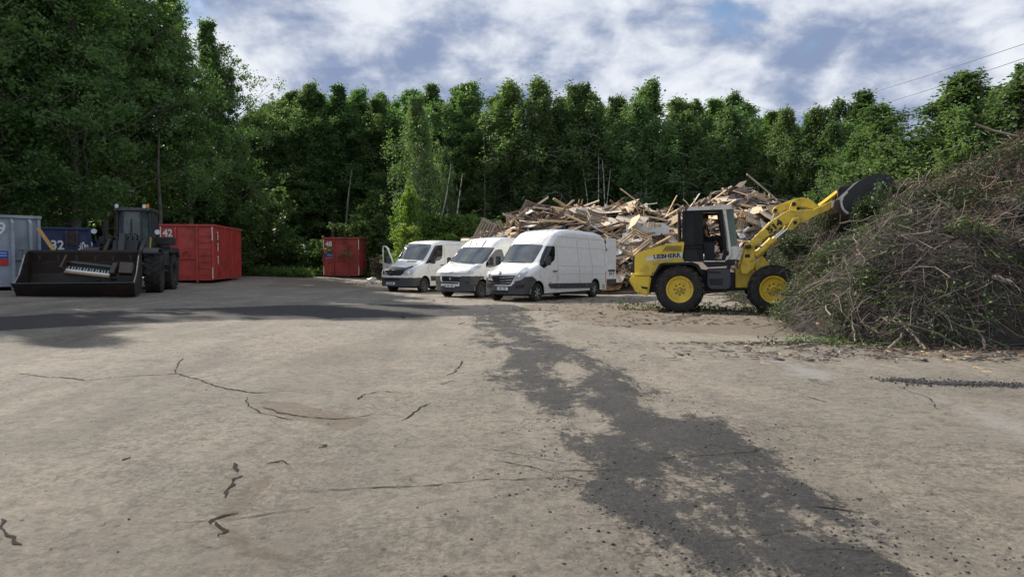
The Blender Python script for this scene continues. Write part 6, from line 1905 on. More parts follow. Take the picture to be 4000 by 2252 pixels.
# wide bucket: local profile (x forward, z up), width along y
by0 = 0.0
bz = 0.0
prof = [(1.50, 1.52), (1.42, 1.20), (1.38, 0.75), (1.48, 0.38), (1.72, 0.14), (2.1, 0.02), (2.95, 0.0), (3.35, 0.38)]
prof_in = [(3.33, 0.42), (2.9, 0.05), (2.1, 0.07), (1.75, 0.18), (1.53, 0.41), (1.43, 0.76), (1.47, 1.19), (1.55, 1.50)]
ccc = MF.inverted() @ (fD.I @ at(322, 1060, 23.7)); yb = ccc.y
BW = 1.66
bk = bpy.data.objects.new('bucket', None); C.objects.link(bk); bk.parent = dk
TB = MF @ Matrix.Translation((0, yb, bz))
MB().prism([(x, z) for x, z in prof] + prof_in, -BW, BW).build('shell', M_bk, bk, M=TB)
MB().box((1.46, 0, 1.12), (0.03, 2 * BW - 0.3, 0.05)).build('spill_guard', M_bk, bk, M=TB)
MB().box((1.50, 0, 1.50), (0.10, 2 * BW, 0.10)).build('top_beam', M_bk, bk, bevel=0.015, M=TB)
for k in range(6):
    MB().box((1.50, -1.4 + k * 0.55, 1.30), (0.03, 0.09, 0.26)).build('guard_stay', M_bk, bk, M=TB)
for sg in (1, -1):
    MB().prism([(1.50, 1.52), (1.42, 1.20), (1.38, 0.75), (1.48, 0.38), (1.72, 0.14), (2.1, 0.02), (2.95, 0.0), (3.35, 0.38), (2.95, 0.62), (2.72, 0.72), (2.1, 1.35), (1.75, 1.50)], sg * BW, sg * (BW + 0.03)).build('side_plate', M_bk, bk, M=TB)
    MB().tube([(3.30, sg * (BW + 0.02), 0.42), (2.95, sg * (BW + 0.02), 0.62), (2.72, sg * (BW + 0.02), 0.73), (2.1, sg * (BW + 0.02), 1.36)], 0.022, 6).build('worn_or_lit_edge', M_steel, bk, M=TB)
MB().box((3.34, 0, 0.40), (0.26, 2 * BW + 0.1, 0.035), rot=(0, R(-35), 0)).build('cutting_edge', M_bucket, bk, M=TB)
MB().prism([(1.9, 0.0), (2.1, -0.02), (2.9, -0.02), (2.7, -0.14), (2.0, -0.14)], -BW * 0.55, BW * 0.5).build('belly_skid', M_bucket, bk, M=TB)
# ------------------------------------------------------------------ the piano lying in the bucket
M_pwood = mat('piano_wood', (0.055, 0.03, 0.018), 0.35, dirt=(0.02, 0.012, 0.01), dirt_amt=0.6, coat=0.3, grain=(2, 30, 30))
M_raw = mat('raw_key_wood', (0.42, 0.25, 0.13), 0.7, grain=(4, 60, 60))
M_ivory = mat('ivory_keys', (0.80, 0.80, 0.77), 0.35)
M_felt = mat('green_felt', (0.01, 0.05, 0.045), 0.95)
pc_ = fD.M @ (TB @ Vector((2.62, 0.26, 0.88)))
piano = thing('piano', 'wrecked upright piano keyboard lying in the wide dark bucket', 'piano', pc_)
piano.rotation_euler = (R(58), R(6.5), R(0))
# local: x to the right of the photo, y away, z up; tilted towards the viewer
MB().box((0, 0.06, -0.06), (1.56, 0.42, 0.08)).build('key_bed', M_felt, piano, bevel=0.008)
MB().box((-0.78, 0.10, 0.06), (0.07, 0.5, 0.34)).build('cheek', M_pwood, piano, bevel=0.01)
MB().box((0.84, 0.10, 0.04), (0.16, 0.42, 0.26)).build('cheek', M_pwood, piano, bevel=0.02)
MB().box((0, -0.17, -0.03), (1.50, 0.06, 0.10)).build('key_slip', M_raw, piano, bevel=0.006)
MB().box((0.0, 0.20, 0.0), (1.56, 0.10, 0.10)).build('fallboard', M_pwood, piano, bevel=0.01)
MB().box((1.12, 0.25, -0.1), (0.4, 0.4, 0.22), rot=(0.1, 0.2, 0.2)).build('side_panel', M_pwood, piano, bevel=0.01)
MB().box((-0.05, -0.08, -0.34), (1.5, 0.1, 0.5), rot=(0.5, 0, 0)).build('knee_board', M_felt, piano, bevel=0.01)
key = MB().box((0, 0, 0), (0.0262, 0.165, 0.02)).build('white_key', M_ivory, piano)
kmesh = key.data; bpy.data.objects.remove(key)
bkey = MB().box((0, 0, 0), (0.014, 0.10, 0.022)).build('black_key', M_ink, piano); bmesh_ = bkey.data; bpy.data.objects.remove(bkey)
for k in range(52):
    x = -0.715 + k * 0.0280 + (0.012 if k > 20 else 0)
    o = link('white_key', kmesh, piano); o.location = (x, -0.04, 0.0 + rng.uniform(-.003, .003))
    if k % 7 not in (2, 6):
        o = link('black_key', bmesh_, piano); o.location = (x + 0.014, -0.005, 0.018)
# leaning yellow board between the grey container and the bucket
a_ = at(250, 1032, 24.9); b__ = at(160, 908, 25.1)
bd = MB(); d_ = (b__ - a_); L_ = d_.length
bd.box((0, 0, L_ / 2), (0.17, 0.035, L_ + 0.4))
o = bd.build('timber_board', mat('ochre_board', (0.45, 0.26, 0.07), 0.7, grain=(20, 20, 2)), None, bevel=0.004)
o.location = a_; o.rotation_euler = d_.to_track_quat('Z', 'Y').to_euler()
tag(o, 'ochre board leaning between the grey container and the wide bucket', 'board')

# ================================================================== THE WASTE WOOD HEAP
def wood_tex(name, col, dark, rnd=0.5):
    m, nt = nmat(name); t = NT(nt)
    out = t.n('ShaderNodeOutputMaterial'); b = t.n('ShaderNodeBsdfPrincipled'); t.l(b.outputs[0], out.inputs[0])
    tc = t.n('ShaderNodeTexCoord'); oi = t.n('ShaderNodeObjectInfo')
    mp = t.n('ShaderNodeMapping'); mp.inputs['Scale'].default_value = (2.5, 38, 38); t.l(tc.outputs['Object'], mp.inputs['Vector'])
    t.l(t.n('ShaderNodeCombineXYZ').outputs[0], mp.inputs['Location'])
    g = t.noise(mp.outputs[0], 1.0, 4, 0.6, 0.8)
    c = t.mix(t.ramp(g, 0.35, 0.72), col, dark)
    n = t.noise(tc.outputs['Object'], 2.1, 4, 0.6)
    c = t.mix(t.m('MULTIPLY', t.ramp(n, 0.5, 0.75), 0.5), c, tuple(v * 0.55 for v in dark))
    hs = t.n('ShaderNodeHueSaturation'); t.l(c, hs.inputs['Color'])
    t.l(t.m('ADD', t.m('MULTIPLY', oi.outputs['Random'], rnd), 1 - rnd * 0.55), hs.inputs['Value'])
    t.l(t.m('ADD', t.m('MULTIPLY', t.m('FRACT', t.m('MULTIPLY', oi.outputs['Random'], 5.77)), 0.7), 0.6), hs.inputs['Saturation'])
    t.l(hs.outputs[0], b.inputs['Base Color'])
    b.inputs['Roughness'].default_value = 0.8; b.inputs['Specular IOR Level'].default_value = 0.25
    return m
W_pine = wood_tex('pine_timber', (0.66, 0.52, 0.35), (0.45, 0.33, 0.21))
W_grey = wood_tex('weathered_timber', (0.36, 0.30, 0.24), (0.19, 0.15, 0.115))
W_brown = wood_tex('brown_timber', (0.21, 0.145, 0.10), (0.10, 0.065, 0.042))
W_chip = wood_tex('chipboard', (0.66, 0.52, 0.37), (0.56, 0.43, 0.29), 0.35)
W_white = wood_tex('painted_board', (0.66, 0.66, 0.64), (0.52, 0.50, 0.46), 0.25)
W_dark = wood_tex('dark_board', (0.10, 0.085, 0.08), (0.05, 0.042, 0.04))
W_redb = wood_tex('red_stained_board', (0.50, 0.13, 0.11), (0.50, 0.30, 0.22), 0.1)

YT, YCR, YB_ = 32.6, 38.6, 49.0
crest_tab = []
for (px, py) in [(1850, 1000), (1880, 935), (1930, 925), (1985, 905), (2030, 862), (2075, 836), (2140, 850), (2200, 832), (2262, 818), (2330, 838), (2420, 822), (2480, 815), (2545, 842), (2620, 846), (2680, 832), (2740, 820),
                 (2800, 790), (2850, 762), (2895, 752), (2985, 775), (3010, 842), (3090, 858), (3180, 868), (3270, 880), (3400, 885), (3560, 930)]:
    p = at(px, py, YCR); crest_tab.append((p.x, p.z))
cx_t = np.array([a for a, _ in crest_tab]); cz_t = np.array([b__ for _, b__ in crest_tab])
def wood_h(x, y):
    x = np.asarray(x, float); y = np.asarray(y, float)
    cz = np.interp(x * YCR / np.clip(y, 30, 50) * (np.clip(y, 30, 50) / YCR), cx_t, cz_t, left=0.0, right=0.0)
    toe = YT + 0.0 * x + 1.2 * np.clip((1.5 - x) / 4, 0, 1.5)
    f = np.clip((y - toe) / (YCR - toe), 0, 1)
    prof = 0.14 * (f > 0) + 0.86 * (np.sin(f * np.pi / 2) ** 0.95)
    back = 1 - smooth01((y - YCR) / (YB_ - YCR))
    return np.where(f > 0, np.maximum(cz * prof * back - 0.12 * np.clip(f * 3, 0, 1), 0.02), 0.0)
def surf_y(px, py):
    """how far away the sight line through a pixel enters the heap"""
    for k in range(80):
        Y = 31.5 + k * 0.1
        p = at(px, py, Y)
        if float(wood_h(p.x, Y)) + gz(p.x, Y) * 0 > p.z: return Y
    return 99.0
bx_ = np.arange(-4, 24, 0.25); by_ = np.arange(YT - 0.5, YB_ + 0.5, 0.25)
BX, BY = np.meshgrid(bx_, by_)
BZ = wood_h(BX, BY) - 0.22 + fbm_np(BX, BY, [(0.8, 0.5), (2.2, 0.35)], 31) * (wood_h(BX, BY) > 0.3)
BZ = np.maximum(BZ, zg(BX, BY) - 0.1)
n0, n1 = BX.shape; ix_ = np.arange(n0 * n1).reshape(n0, n1)
q_ = np.stack([ix_[:-1, :-1], ix_[:-1, 1:], ix_[1:, 1:], ix_[1:, :-1]], -1).reshape(-1, 4)
core = link('wood_rubble', np_mesh('wood_rubble', np.stack([BX, BY, BZ], -1).reshape(-1, 3), q_, mat('heap_core', (0.055, 0.038, 0.026), 0.95, dirt=(0.12, 0.085, 0.055), dirt_amt=0.9, dirt_scale=4, bump=0.08, bscale=9)))
tag(core, 'brown crushed wood packed inside the waste wood heap', 'rubble', kind='stuff')

def where_w(x, y):
    px = 2000 + F * x / y
    a = 'above the middle van' if px < 2030 else 'above the tall van' if px < 2340 else 'between tall van and loader' if px < 2640 else 'behind the cab' if px < 2890 else 'under the boom' if px < 3100 else 'near its far end'
    f = (y - YT) / (YCR - YT)
    return ('near the crest ' if f > .72 else 'halfway up ' if f > .35 else 'near the foot ') + a
def slope_frame(x, y, r, tilt, flat=0.0):
    """a lying pose on the heap at x, y: random heading, tilted a bit out of the surface"""
    e = 0.3
    z = float(wood_h(x, y)); zx = float(wood_h(x + e, y)); zy = float(wood_h(x, y + e))
    n = Vector((-(zx - z) / e, -(zy - z) / e, 1)).normalized()
    n = (n + Vector((r.gauss(0, tilt), r.gauss(0, tilt), r.gauss(0, tilt * 0.6)))).normalized()
    if n.z < 0: n = -n
    hd = Vector((math.cos(a := r.random() * 2 * math.pi), math.sin(a), 0))
    if r.random() < 0.45: hd = Vector((1, r.gauss(0, 0.35), r.gauss(0, .25)))
    xx = (hd - n * hd.dot(n)).normalized(); yy = n.cross(xx)
    return Matrix(((xx.x, yy.x, n.x, x), (xx.y, yy.y, n.y, y), (xx.z, yy.z, n.z, z), (0, 0, 0, 1)))
rw = random.Random(41)
def sample_surf(front=0.95):
    while True:
        x = rw.uniform(-2.6, 20.5); y = YT + (YCR + 1.2 - YT) * rw.random() ** 0.85
        if wood_h(x, y) > 0.25: return x, y
# --- joined small splinters that fill the gaps
r8 = np.random.default_rng(8)
def splinters(n, mats_, seed, Lr, Wr, Tr, region=None, name='wood_scraps'):
    r = np.random.default_rng(seed)
    if region is None:
        x = r.uniform(-3, 21, n * 2); y = YT - 0.2 + (YCR + 1.5 - YT) * r.random(n * 2)
        h = wood_h(x, y); k = h > 0.12; x, y, h = x[k][:n], y[k][:n], h[k][:n]
    else:
        x, y, h = region(r, n)
    n = len(x)
    gx_ = (wood_h(x + .3, y) - h) / .3; gy_ = (wood_h(x, y + .3) - h) / .3
    N = np.stack([-gx_, -gy_, np.ones(n)], -1) + r.normal(0, 0.38, (n, 3)); N /= np.linalg.norm(N, axis=1)[:, None]
    D = r.normal(0, 1, (n, 3)); D -= (D * N).sum(1)[:, None] * N; D /= np.linalg.norm(D, axis=1)[:, None]
    E = np.cross(N, D)
    L_ = r.uniform(*Lr, n) / 2; W_ = r.uniform(*Wr, n) / 2; T_ = r.uniform(*Tr, n) / 2
    cs = np.array([(a, b, c) for c in (-1, 1) for (a, b) in ((-1, -1), (1, -1), (1, 1), (-1, 1))], float)
    P = np.stack([x, y, h + r.uniform(-0.12, 0.10, n)], -1)
    V = P[:, None] + cs[None, :, 0:1] * (D * L_[:, None])[:, None] + cs[None, :, 1:2] * (E * W_[:, None])[:, None] + cs[None, :, 2:3] * (N * T_[:, None])[:, None]
    Fb = np.array([(3, 2, 1, 0), (4, 5, 6, 7), (0, 1, 5, 4), (1, 2, 6, 5), (2, 3, 7, 6), (3, 0, 4, 7)])
    Fq = (Fb[None] + (np.arange(n) * 8)[:, None, None]).reshape(-1, 4)
    me = np_mesh(name, V.reshape(-1, 3), Fq, mats_)
    mi = np.repeat(r.integers(0, len(mats_), n), 6).astype(np.int32)
    me.polygons.foreach_set('material_index', mi)
    o = link(name, me)
    return o
def scrap_mat(name, col):
    m = mat(name, col, 0.85, dirt=tuple(v * 0.4 for v in col), dirt_amt=0.6, dirt_scale=1.2)
    return m
SM = [scrap_mat('scrap_pine', (0.50, 0.36, 0.21)), scrap_mat('scrap_tan', (0.36, 0.25, 0.15)), scrap_mat('scrap_brown', (0.18, 0.11, 0.065)), scrap_mat('scrap_grey', (0.22, 0.19, 0.16)),
      scrap_mat('scrap_dark', (0.07, 0.05, 0.04)), scrap_mat('scrap_pale', (0.60, 0.50, 0.37)), scrap_mat('scrap_white', (0.6, 0.6, 0.58)), scrap_mat('scrap_tan2', (0.42, 0.28, 0.16))]
tag(splinters(6500, SM, 51, (0.25, 1.5), (0.04, 0.15), (0.015, 0.05)), 'broken wood scraps filling the waste wood heap', 'wood scraps', kind='stuff')
tag(splinters(700, SM, 52, (0.4, 1.2), (0.25, 0.7), (0.01, 0.025)), 'broken board pieces filling the waste wood heap', 'board scraps', kind='stuff')

# --- planks: 300 single ones
plank_me = {}
def plank_mesh(L_, w_, t_, m, seed):
    r = random.Random(seed)
    b_ = MB(); k = 4
    sec = []
    for i in range(k + 1):
        x = -L_ / 2 + L_ * i / k
        sec.append([b_.bm.verts.new((x + (r.uniform(-.05, .05) if i in (0, k) else 0), y * w_ / 2, z * t_ / 2 + 0.015 * math.sin(i * 1.3 + seed))) for (y, z) in ((-1, -1), (1, -1), (1, 1), (-1, 1))])
    for a, c_ in zip(sec, sec[1:]):
        for q in range(4): b_.bm.faces.new([a[q], a[(q + 1) % 4], c_[(q + 1) % 4], c_[q]])
    b_.bm.faces.new(list(reversed(sec[0]))); b_.bm.faces.new(sec[-1])
    bmesh.ops.recalc_face_normals(b_.bm, faces=b_.bm.faces)
    me = bpy.data.meshes.new('plank'); b_.bm.to_mesh(me); b_.bm.free(); me.materials.append(m)
    return me
kinds = []
for i, (L_, w_, t_) in enumerate([(2.6, .10, .045), (1.9, .12, .025), (1.4, .09, .04), (3.2, .10, .05), (1.1, .14, .022), (2.2, .07, .045), (1.6, .15, .03)]):
    for (m, nm) in ((W_pine, 'pale pine'), (W_grey, 'weathered grey'), (W_brown, 'dark brown')):
        kinds.append((plank_mesh(L_, w_, t_, m, i * 7 + 1), nm))
wts = [5 if k[1] == 'pale pine' else (1.8 if k[1] == 'weathered grey' else 3) for k in kinds]
for i in range(262):
    me, nm = rw.choices(kinds, wts)[0]
    x, y = sample_surf()
    M_ = slope_frame(x, y, rw, 0.22)
    o = link('plank', me); o.matrix_world = M_ @ Matrix.Translation((0, 0, rw.uniform(0.16, 0.36))) @ Matrix.Scale(rw.uniform(1.0, 1.45), 4)
    tag(o, '%s plank loose on the wood heap, %s' % (nm, where_w(x, y)), 'plank', '%s planks on the waste wood heap' % nm)
# upright or jutting ones seen against the wood
def stick(p0, p1, w_, t_, m, label, name='plank', Y=None, twist=0.3):
    mY = max(p0[2], p1[2]); dY = min(0.0, surf_y(*(p0[:2] if p0[1] > p1[1] else p1[:2])) - 0.1 - mY)
    if p0[2] < 33: dY = 0.0
    a, b__ = at(p0[0], p0[1], p0[2] + dY), at(p1[0], p1[1], p1[2] + dY)
    d_ = b__ - a
    me = plank_mesh(d_.length, w_, t_, m, int(p0[0]) % 97)
    o = link(name, me)
    qz = d_.to_track_quat('X', 'Z')
    o.matrix_world = Matrix.Translation((a + b__) / 2) @ qz.to_matrix().to_4x4() @ Matrix.Rotation(twist, 4, 'X')
    tag(o, label, 'plank')
    return o
stick((2588, 868, 37.2), (2645, 765, 37.0), .11, .045, W_pine, 'long pale plank jutting up steeply left of the loader cab')
stick((2555, 872, 36.8), (2668, 805, 36.8), .10, .045, W_pine, 'pale plank sloping up to the right under the steep one')
stick((2650, 800, 37.4), (2700, 836, 37.0), .08, .04, W_brown, 'short brown batten forming a peak beside the cab roof')
stick((2690, 815, 38.6), (2732, 758, 38.6), .09, .03, W_white, 'white painted batten pointing up behind the cab roof')
stick((2669, 778, 38.4), (2700, 812, 38.2), .06, .03, W_pine, 'thin pale batten leaning left above the loader exhaust')
stick((2712, 775, 38.4), (2716, 810, 38.4), .07, .035, W_pine, 'short upright pale batten just above the cab roof')
stick((2262, 780, 38.6), (2256, 824, 38.6), .09, .045, W_pine, 'upright pale plank in the upright bunch on the crest')
stick((2276, 780, 38.5), (2264, 822, 38.5), .09, .045, W_pine, 'leaning pale plank in the upright bunch on the crest')
stick((2292, 792, 38.4), (2280, 826, 38.4), .08, .045, W_brown, 'brown plank in the upright bunch on the crest')
stick((2318, 800, 38.4), (2282, 830, 38.3), .09, .03, W_white, 'white plank leaning right of the upright bunch on the crest')
stick((2310, 812, 38.2), (2325, 798, 38.2), .09, .03, W_white, 'short white plank end beside the upright bunch on the crest')
stick((2500, 805, 38.4), (2566, 792, 38.4), .05, .03, W_white, 'thin white lath lying across the top of the heap')
stick((2848, 730, 38.8), (2850, 778, 38.8), .10, .05, W_brown, 'upright brown post at the summit left of the tall board')
stick((2800, 775, 38.6), (2820, 745, 38.6), .12, .05, W_brown, 'leaning brown post on the left shoulder of the summit')
stick((2815, 780, 38.5), (2836, 742, 38.5), .10, .05, W_grey, 'grey plank leaning against the summit posts')
stick((2862, 772, 38.4), (2886, 748, 38.4), .10, .04, W_pine, 'pale plank sloping up at the foot of the tall summit board')
for i, (a, b__) in enumerate([((2480, 925, 34.6), (2720, 905, 34.8)), ((2060, 1010, 34.0), (2390, 925, 35.2)), ((2210, 905, 36.4), (2352, 872, 36.2)), ((2260, 915, 36.0), (2420, 880, 36.2)), ((2250, 905, 36.1), (2340, 888, 36.1))]):
    stick(a, b__, .13, .04, [W_pine, W_brown, W_pine, W_pine, W_brown][i], ['long pale beam on the heap low beside the yellow bonnet', 'long brown beam hidden partly behind the tall van roof', 'pale plank on top of the flat stack above the tall van', 'pale plank below the flat stack above the tall van', 'brown plank under the flat stack above the tall van'][i])
for i in range(7):
    y0 = 1128 + i * 5
    stick((2340 + i * 13, y0 + 12, 32.4 - i * 0.12), (2560 + (i % 3) * 25, y0 - 2 + i, 32.0 - i * 0.1), .16, .03, [W_brown, W_pine, W_brown, W_chip, W_brown, W_grey, W_brown][i],
          'flat %s plank on the ground between van and loader, %s from the heap' % (['brown', 'pale', 'reddish', 'tan', 'dark', 'grey', 'brown'][i], ORD[i]), twist=0)
for i in range(6):
    stick((2760 + i * 40, 1150 - i * 3, 31.0), (2860 + i * 42, 1143 - i * 2, 31.4), .14, .03, [W_pine, W_white, W_brown][i % 3],
          '%s plank lying under the loader belly, %s from the rear wheel' % (['pale', 'white', 'brown'][i % 3], ORD[i]), twist=0)

# --- boards: irregular sheets
def board_mesh(w_, h_, m, seed):
    r = random.Random(seed)
    pts = [(-w_ / 2, -h_ / 2), (w_ / 2, -h_ / 2), (w_ / 2, h_ / 2), (-w_ / 2, h_ / 2)]
    out_ = []
    for i, p in enumerate(pts):
        if r.random() < 0.45:
            q = pts[(i + 1) % 4]; o_ = pts[i - 1]
            out_.append((p[0] + (o_[0] - p[0]) * r.uniform(.1, .4), p[1] + (o_[1] - p[1]) * r.uniform(.1, .4)))
            if r.random() < 0.6: out_.append((p[0] * 0.8 + r.uniform(-.05, .05), p[1] * 0.8))
            out_.append((p[0] + (q[0] - p[0]) * r.uniform(.1, .35), p[1] + (q[1] - p[1]) * r.uniform(.1, .35)))
        else: out_.append(p)
    b_ = MB().prism(out_, -0.011, 0.011, axis='z')
    bmesh.ops.recalc_face_normals(b_.bm, faces=b_.bm.faces)
    me = bpy.data.meshes.new('board'); b_.bm.to_mesh(me); b_.bm.free(); me.materials.append(m)
    return me
bk_ = []
for i, (w_, h_) in enumerate([(1.5, .8), (1.1, .6), (1.9, .7), (.9, .9), (1.3, .45)]):
    for (m, nm) in ((W_chip, 'tan chipboard'), (W_white, 'white coated'), (W_brown, 'brown veneered'), (W_dark, 'dark grey')):
        bk_.append((board_mesh(w_, h_, m, i * 5 + 3), nm))
wb_ = [6 if k[1] == 'tan chipboard' else (2.2 if k[1] == 'white coated' else 1.4) for k in bk_]
for i in range(165):
    me, nm = rw.choices(bk_, wb_)[0]
    x, y = sample_surf()
    M_ = slope_frame(x, y, rw, 0.28)
    o = link('board', me); o.matrix_world = M_ @ Matrix.Translation((0, 0, rw.uniform(0.18, 0.36))) @ Matrix.Scale(rw.uniform(.9, 1.35), 4)
    tag(o, '%s board broken on the wood heap, %s' % (nm, where_w(x, y)), 'board', '%s boards on the waste wood heap' % nm)
def pboard(pts, Y, m, label, tilt=None, name='board', thick=0.02):
    """a board whose corners stand at given pixels and distances (its own real plane)"""
    mx_ = sum(a[0] for a in pts) / len(pts); my_ = sum(a[1] for a in pts) / len(pts); mY = sum(a[2] for a in pts) / len(pts)
    dY = min(0.0, surf_y(mx_, my_) - 0.42 - mY)
    P = [at(x, y, Yq + dY) for x, y, Yq in pts]
    c_ = sum(P, Vector()) / len(P)
    n = (P[1] - P[0]).cross(P[2] - P[0]).normalized()
    b_ = MB(); lo = [b_.bm.verts.new(p - c_ - n * ((p - c_).dot(n))) for p in P]; hi = [b_.bm.verts.new(p - c_ - n * ((p - c_).dot(n)) + n * thick) for p in P]
    b_.bm.faces.new(lo); b_.bm.faces.new(list(reversed(hi)))
    for i in range(len(P)): b_.bm.faces.new([lo[i], hi[i], hi[(i + 1) % len(P)], lo[(i + 1) % len(P)]])
    o = b_.build(name, m); o.location = c_
    tag(o, label, 'board')
    return o
pboard([(2876, 722, 38.8), (2908, 721, 38.8), (2912, 748, 38.8), (2908, 790, 38.7), (2874, 785, 38.7)], 0, W_chip, 'tall tan chipboard standing upright at the summit of the heap')
pboard([(2918, 755, 38.7), (2950, 752, 38.9), (2984, 757, 39.1), (2993, 775, 39.1), (2990, 805, 39.0), (2968, 815, 38.9), (2962, 795, 38.8), (2920, 800, 38.6)], 0, W_chip, 'ragged tan chipboard at the right end of the summit')
pboard([(2842, 778, 38.5), (2880, 795, 38.3), (2875, 815, 38.0), (2848, 818, 38.0)], 0, W_chip, 'tan chipboard slipping down below the summit posts')
pboard([(2985, 782, 39.3), (3028, 795, 39.3), (3020, 825, 39.0), (2985, 812, 39.0)], 0, W_dark, 'dark slate board right of the summit')
pboard([(2910, 828, 38.0), (2935, 812, 38.4), (2945, 830, 38.2), (2930, 846, 37.8)], 0, W_white, 'small white board below the ragged chipboard')
pboard([(2430, 798, 38.9), (2498, 776, 39.3), (2478, 798, 38.7), (2440, 812, 38.3)], 0, W_chip, 'pale tan board lying on the very top, left of the white panel')
pboard([(2405, 822, 38.4), (2440, 806, 38.6), (2500, 828, 38.0), (2490, 845, 37.4), (2408, 862, 37.0), (2398, 845, 37.6)], 0, W_chip, 'big tan chipboard on the upper slope facing the camera')
pboard([(2352, 838, 38.2), (2410, 820, 38.5), (2412, 832, 38.0), (2372, 852, 37.4)], 0, W_chip, 'tan board left of the big one on the upper slope')
pboard([(2490, 818, 38.6), (2524, 794, 38.8), (2527, 838, 38.2), (2492, 845, 38.0)], 0, W_white, 'white door panel standing near the top of the heap')
pboard([(2524, 792, 38.6), (2530, 793, 38.6), (2532, 852, 38.0), (2526, 852, 38.0)], 0, W_white, 'narrow white frame upright at the edge of the door panel', thick=0.06)
pboard([(2874, 880, 37.0), (2892, 888, 36.8), (2914, 925, 36.0), (2890, 932, 35.9), (2878, 905, 36.4)], 0, W_white, 'white cupboard door leaning right of the cab nose')
pboard([(2650, 885, 36.6), (2658, 878, 36.8), (2660, 912, 36.0), (2612, 915, 35.9), (2625, 898, 36.3)], 0, W_redb, 'red stained board left of the loader cab')
pboard([(2190, 925, 35.6), (2225, 895, 36.4), (2262, 905, 36.2), (2240, 930, 35.6)], 0, W_brown, 'brown board above the tall van roof')
pboard([(2450, 985, 34.2), (2490, 950, 34.8), (2500, 975, 34.4), (2470, 1020, 33.8)], 0, W_chip, 'tan board leaning over the crate beside the yellow bonnet')
pboard([(2390, 1075, 32.6), (2450, 1062, 33.0), (2430, 1100, 32.2), (2370, 1110, 32.0)], 0, W_chip, 'tan board at the foot of the heap beside the open van door')
pboard([(2380, 1100, 32.4), (2440, 1095, 32.6), (2420, 1130, 32.0), (2350, 1135, 31.8)], 0, W_brown, 'dark brown board at the foot of the heap beside the open van door')
pboard([(2520, 925, 35.4), (2562, 928, 35.4), (2570, 948, 34.9), (2520, 952, 34.9)], 0, W_dark, 'dark grey board above the yellow bonnet')
pboard([(1975, 905, 36.6), (2010, 885, 37.0), (2016, 912, 36.4), (1990, 925, 36.0)], 0, W_chip, 'tan board between the leaning pallet and the crates')
pboard([(3062, 830, 38.0), (3088, 826, 38.2), (3092, 842, 37.8), (3066, 848, 37.6)], 0, W_chip, 'tan board seen under the boom arm')

# --- pallets and slatted crates, every slat its own piece
slat_a = plank_mesh(1.2, .09, .022, W_pine, 2); slat_b = plank_mesh(1.2, .09, .022, W_grey, 5); bearer_a = plank_mesh(0.8, .09, .09, W_pine, 3); bearer_b = plank_mesh(.8, .09, .09, W_grey, 4)
slat_c = plank_mesh(1.2, .075, .02, W_brown, 6); bearer_c = plank_mesh(.8, .08, .08, W_brown, 8)
PK = {'pale': (slat_a, bearer_a), 'grey': (slat_b, bearer_b), 'brown': (slat_c, bearer_c)}
def pallet(M_, kind, label, ntop=6, s=1.0):
    sl, be = PK[kind]
    root = thing('pallet', label, 'pallet')
    root.matrix_world = M_ @ Matrix.Scale(s, 4)
    for k in range(ntop):
        o = link('slat', sl, root); o.location = (0, -0.36 + 0.72 * k / (ntop - 1), 0.06)
    for k in range(3):
        o = link('bearer', be, root); o.location = (-0.54 + 0.54 * k, 0, 0.0); o.rotation_euler = (0, 0, math.pi / 2)
    for k in range(3):
        o = link('slat', sl, root); o.location = (0, -0.36 + 0.36 * k, -0.06)
    return root
def facing(px, py, Y, ax, nrm):
    """pose with local x along ax and local z along nrm, at a pixel and distance"""
    Y = min(Y, surf_y(px, py) - 0.5)
    p = at(px, py, Y); x = Vector(ax).normalized(); n = Vector(nrm); n = (n - x * n.dot(x)).normalized(); y = n.cross(x)
    return Matrix(((x.x, y.x, n.x, p.x), (x.y, y.y, n.y, p.y), (x.z, y.z, n.z, p.z), (0, 0, 0, 1)))
pallet(facing(1892, 905, 37.0, (0.55, .1, 1.0), (-.25, -1, .35)), 'grey', 'grey pallet leaning on its edge at the left end of the heap', 6, 1.05)
pallet(facing(1948, 908, 37.2, (-0.5, .1, 1.0), (.3, -1, .3)), 'grey', 'second grey pallet leaning left against the first at the heap end', 5, 0.95)
pallet(facing(2196, 838, 38.2, (1, .1, -.12), (.1, -1, .55)), 'pale', 'pale new pallet lying face out on the crest', 5, 1.0)
pallet(facing(2168, 880, 37.0, (1, .1, .5), (.2, -1, .3)), 'brown', 'brown pallet on the slope above the tall van', 7, 1.15)
pallet(facing(2290, 860, 37.4, (1, -.2, -.30), (.1, -1, .45)), 'grey', 'dark pallet on the slope right of the pale one', 7, 1.15)
pallet(facing(2553, 908, 35.6, (.1, .1, 1), (.1, -1, .2)), 'pale', 'pale pallet standing on end above the yellow bonnet', 5, .8)
pallet(facing(2905, 862, 36.8, (.35, 0, 1), (.5, -1, .3)), 'pale', 'pale pallet tipped on end right of the cab nose', 6, .75)
pallet(facing(2948, 858, 37.0, (1, .1, -.35), (.1, -1, .8)), 'pale', 'pale pallet lying flat right of the tipped one', 6, .75)
pallet(facing(3010, 905, 36.4, (1, 0, .5), (.1, -1, .5)), 'brown', 'brown pallet behind the lift arm', 6, .8)
for i in range(5):
    x, y = [(4.5, 36.3), (8.6, 35.0), (2.2, 35.5), (12.8, 36.5), (15.5, 36.5)][i]
    M_ = slope_frame(x, y, rw, 0.35) @ Matrix.Translation((0, 0, .2))
    pallet(M_, ['grey', 'brown', 'grey', 'pale', 'brown'][i], ['grey pallet half buried in the middle of the heap', 'brown pallet half buried left of the loader cab', 'grey pallet half buried behind the tall van roof', 'pale pallet half buried behind the boom foot', 'brown pallet half buried near the right end of the heap'][i], 6, .9)
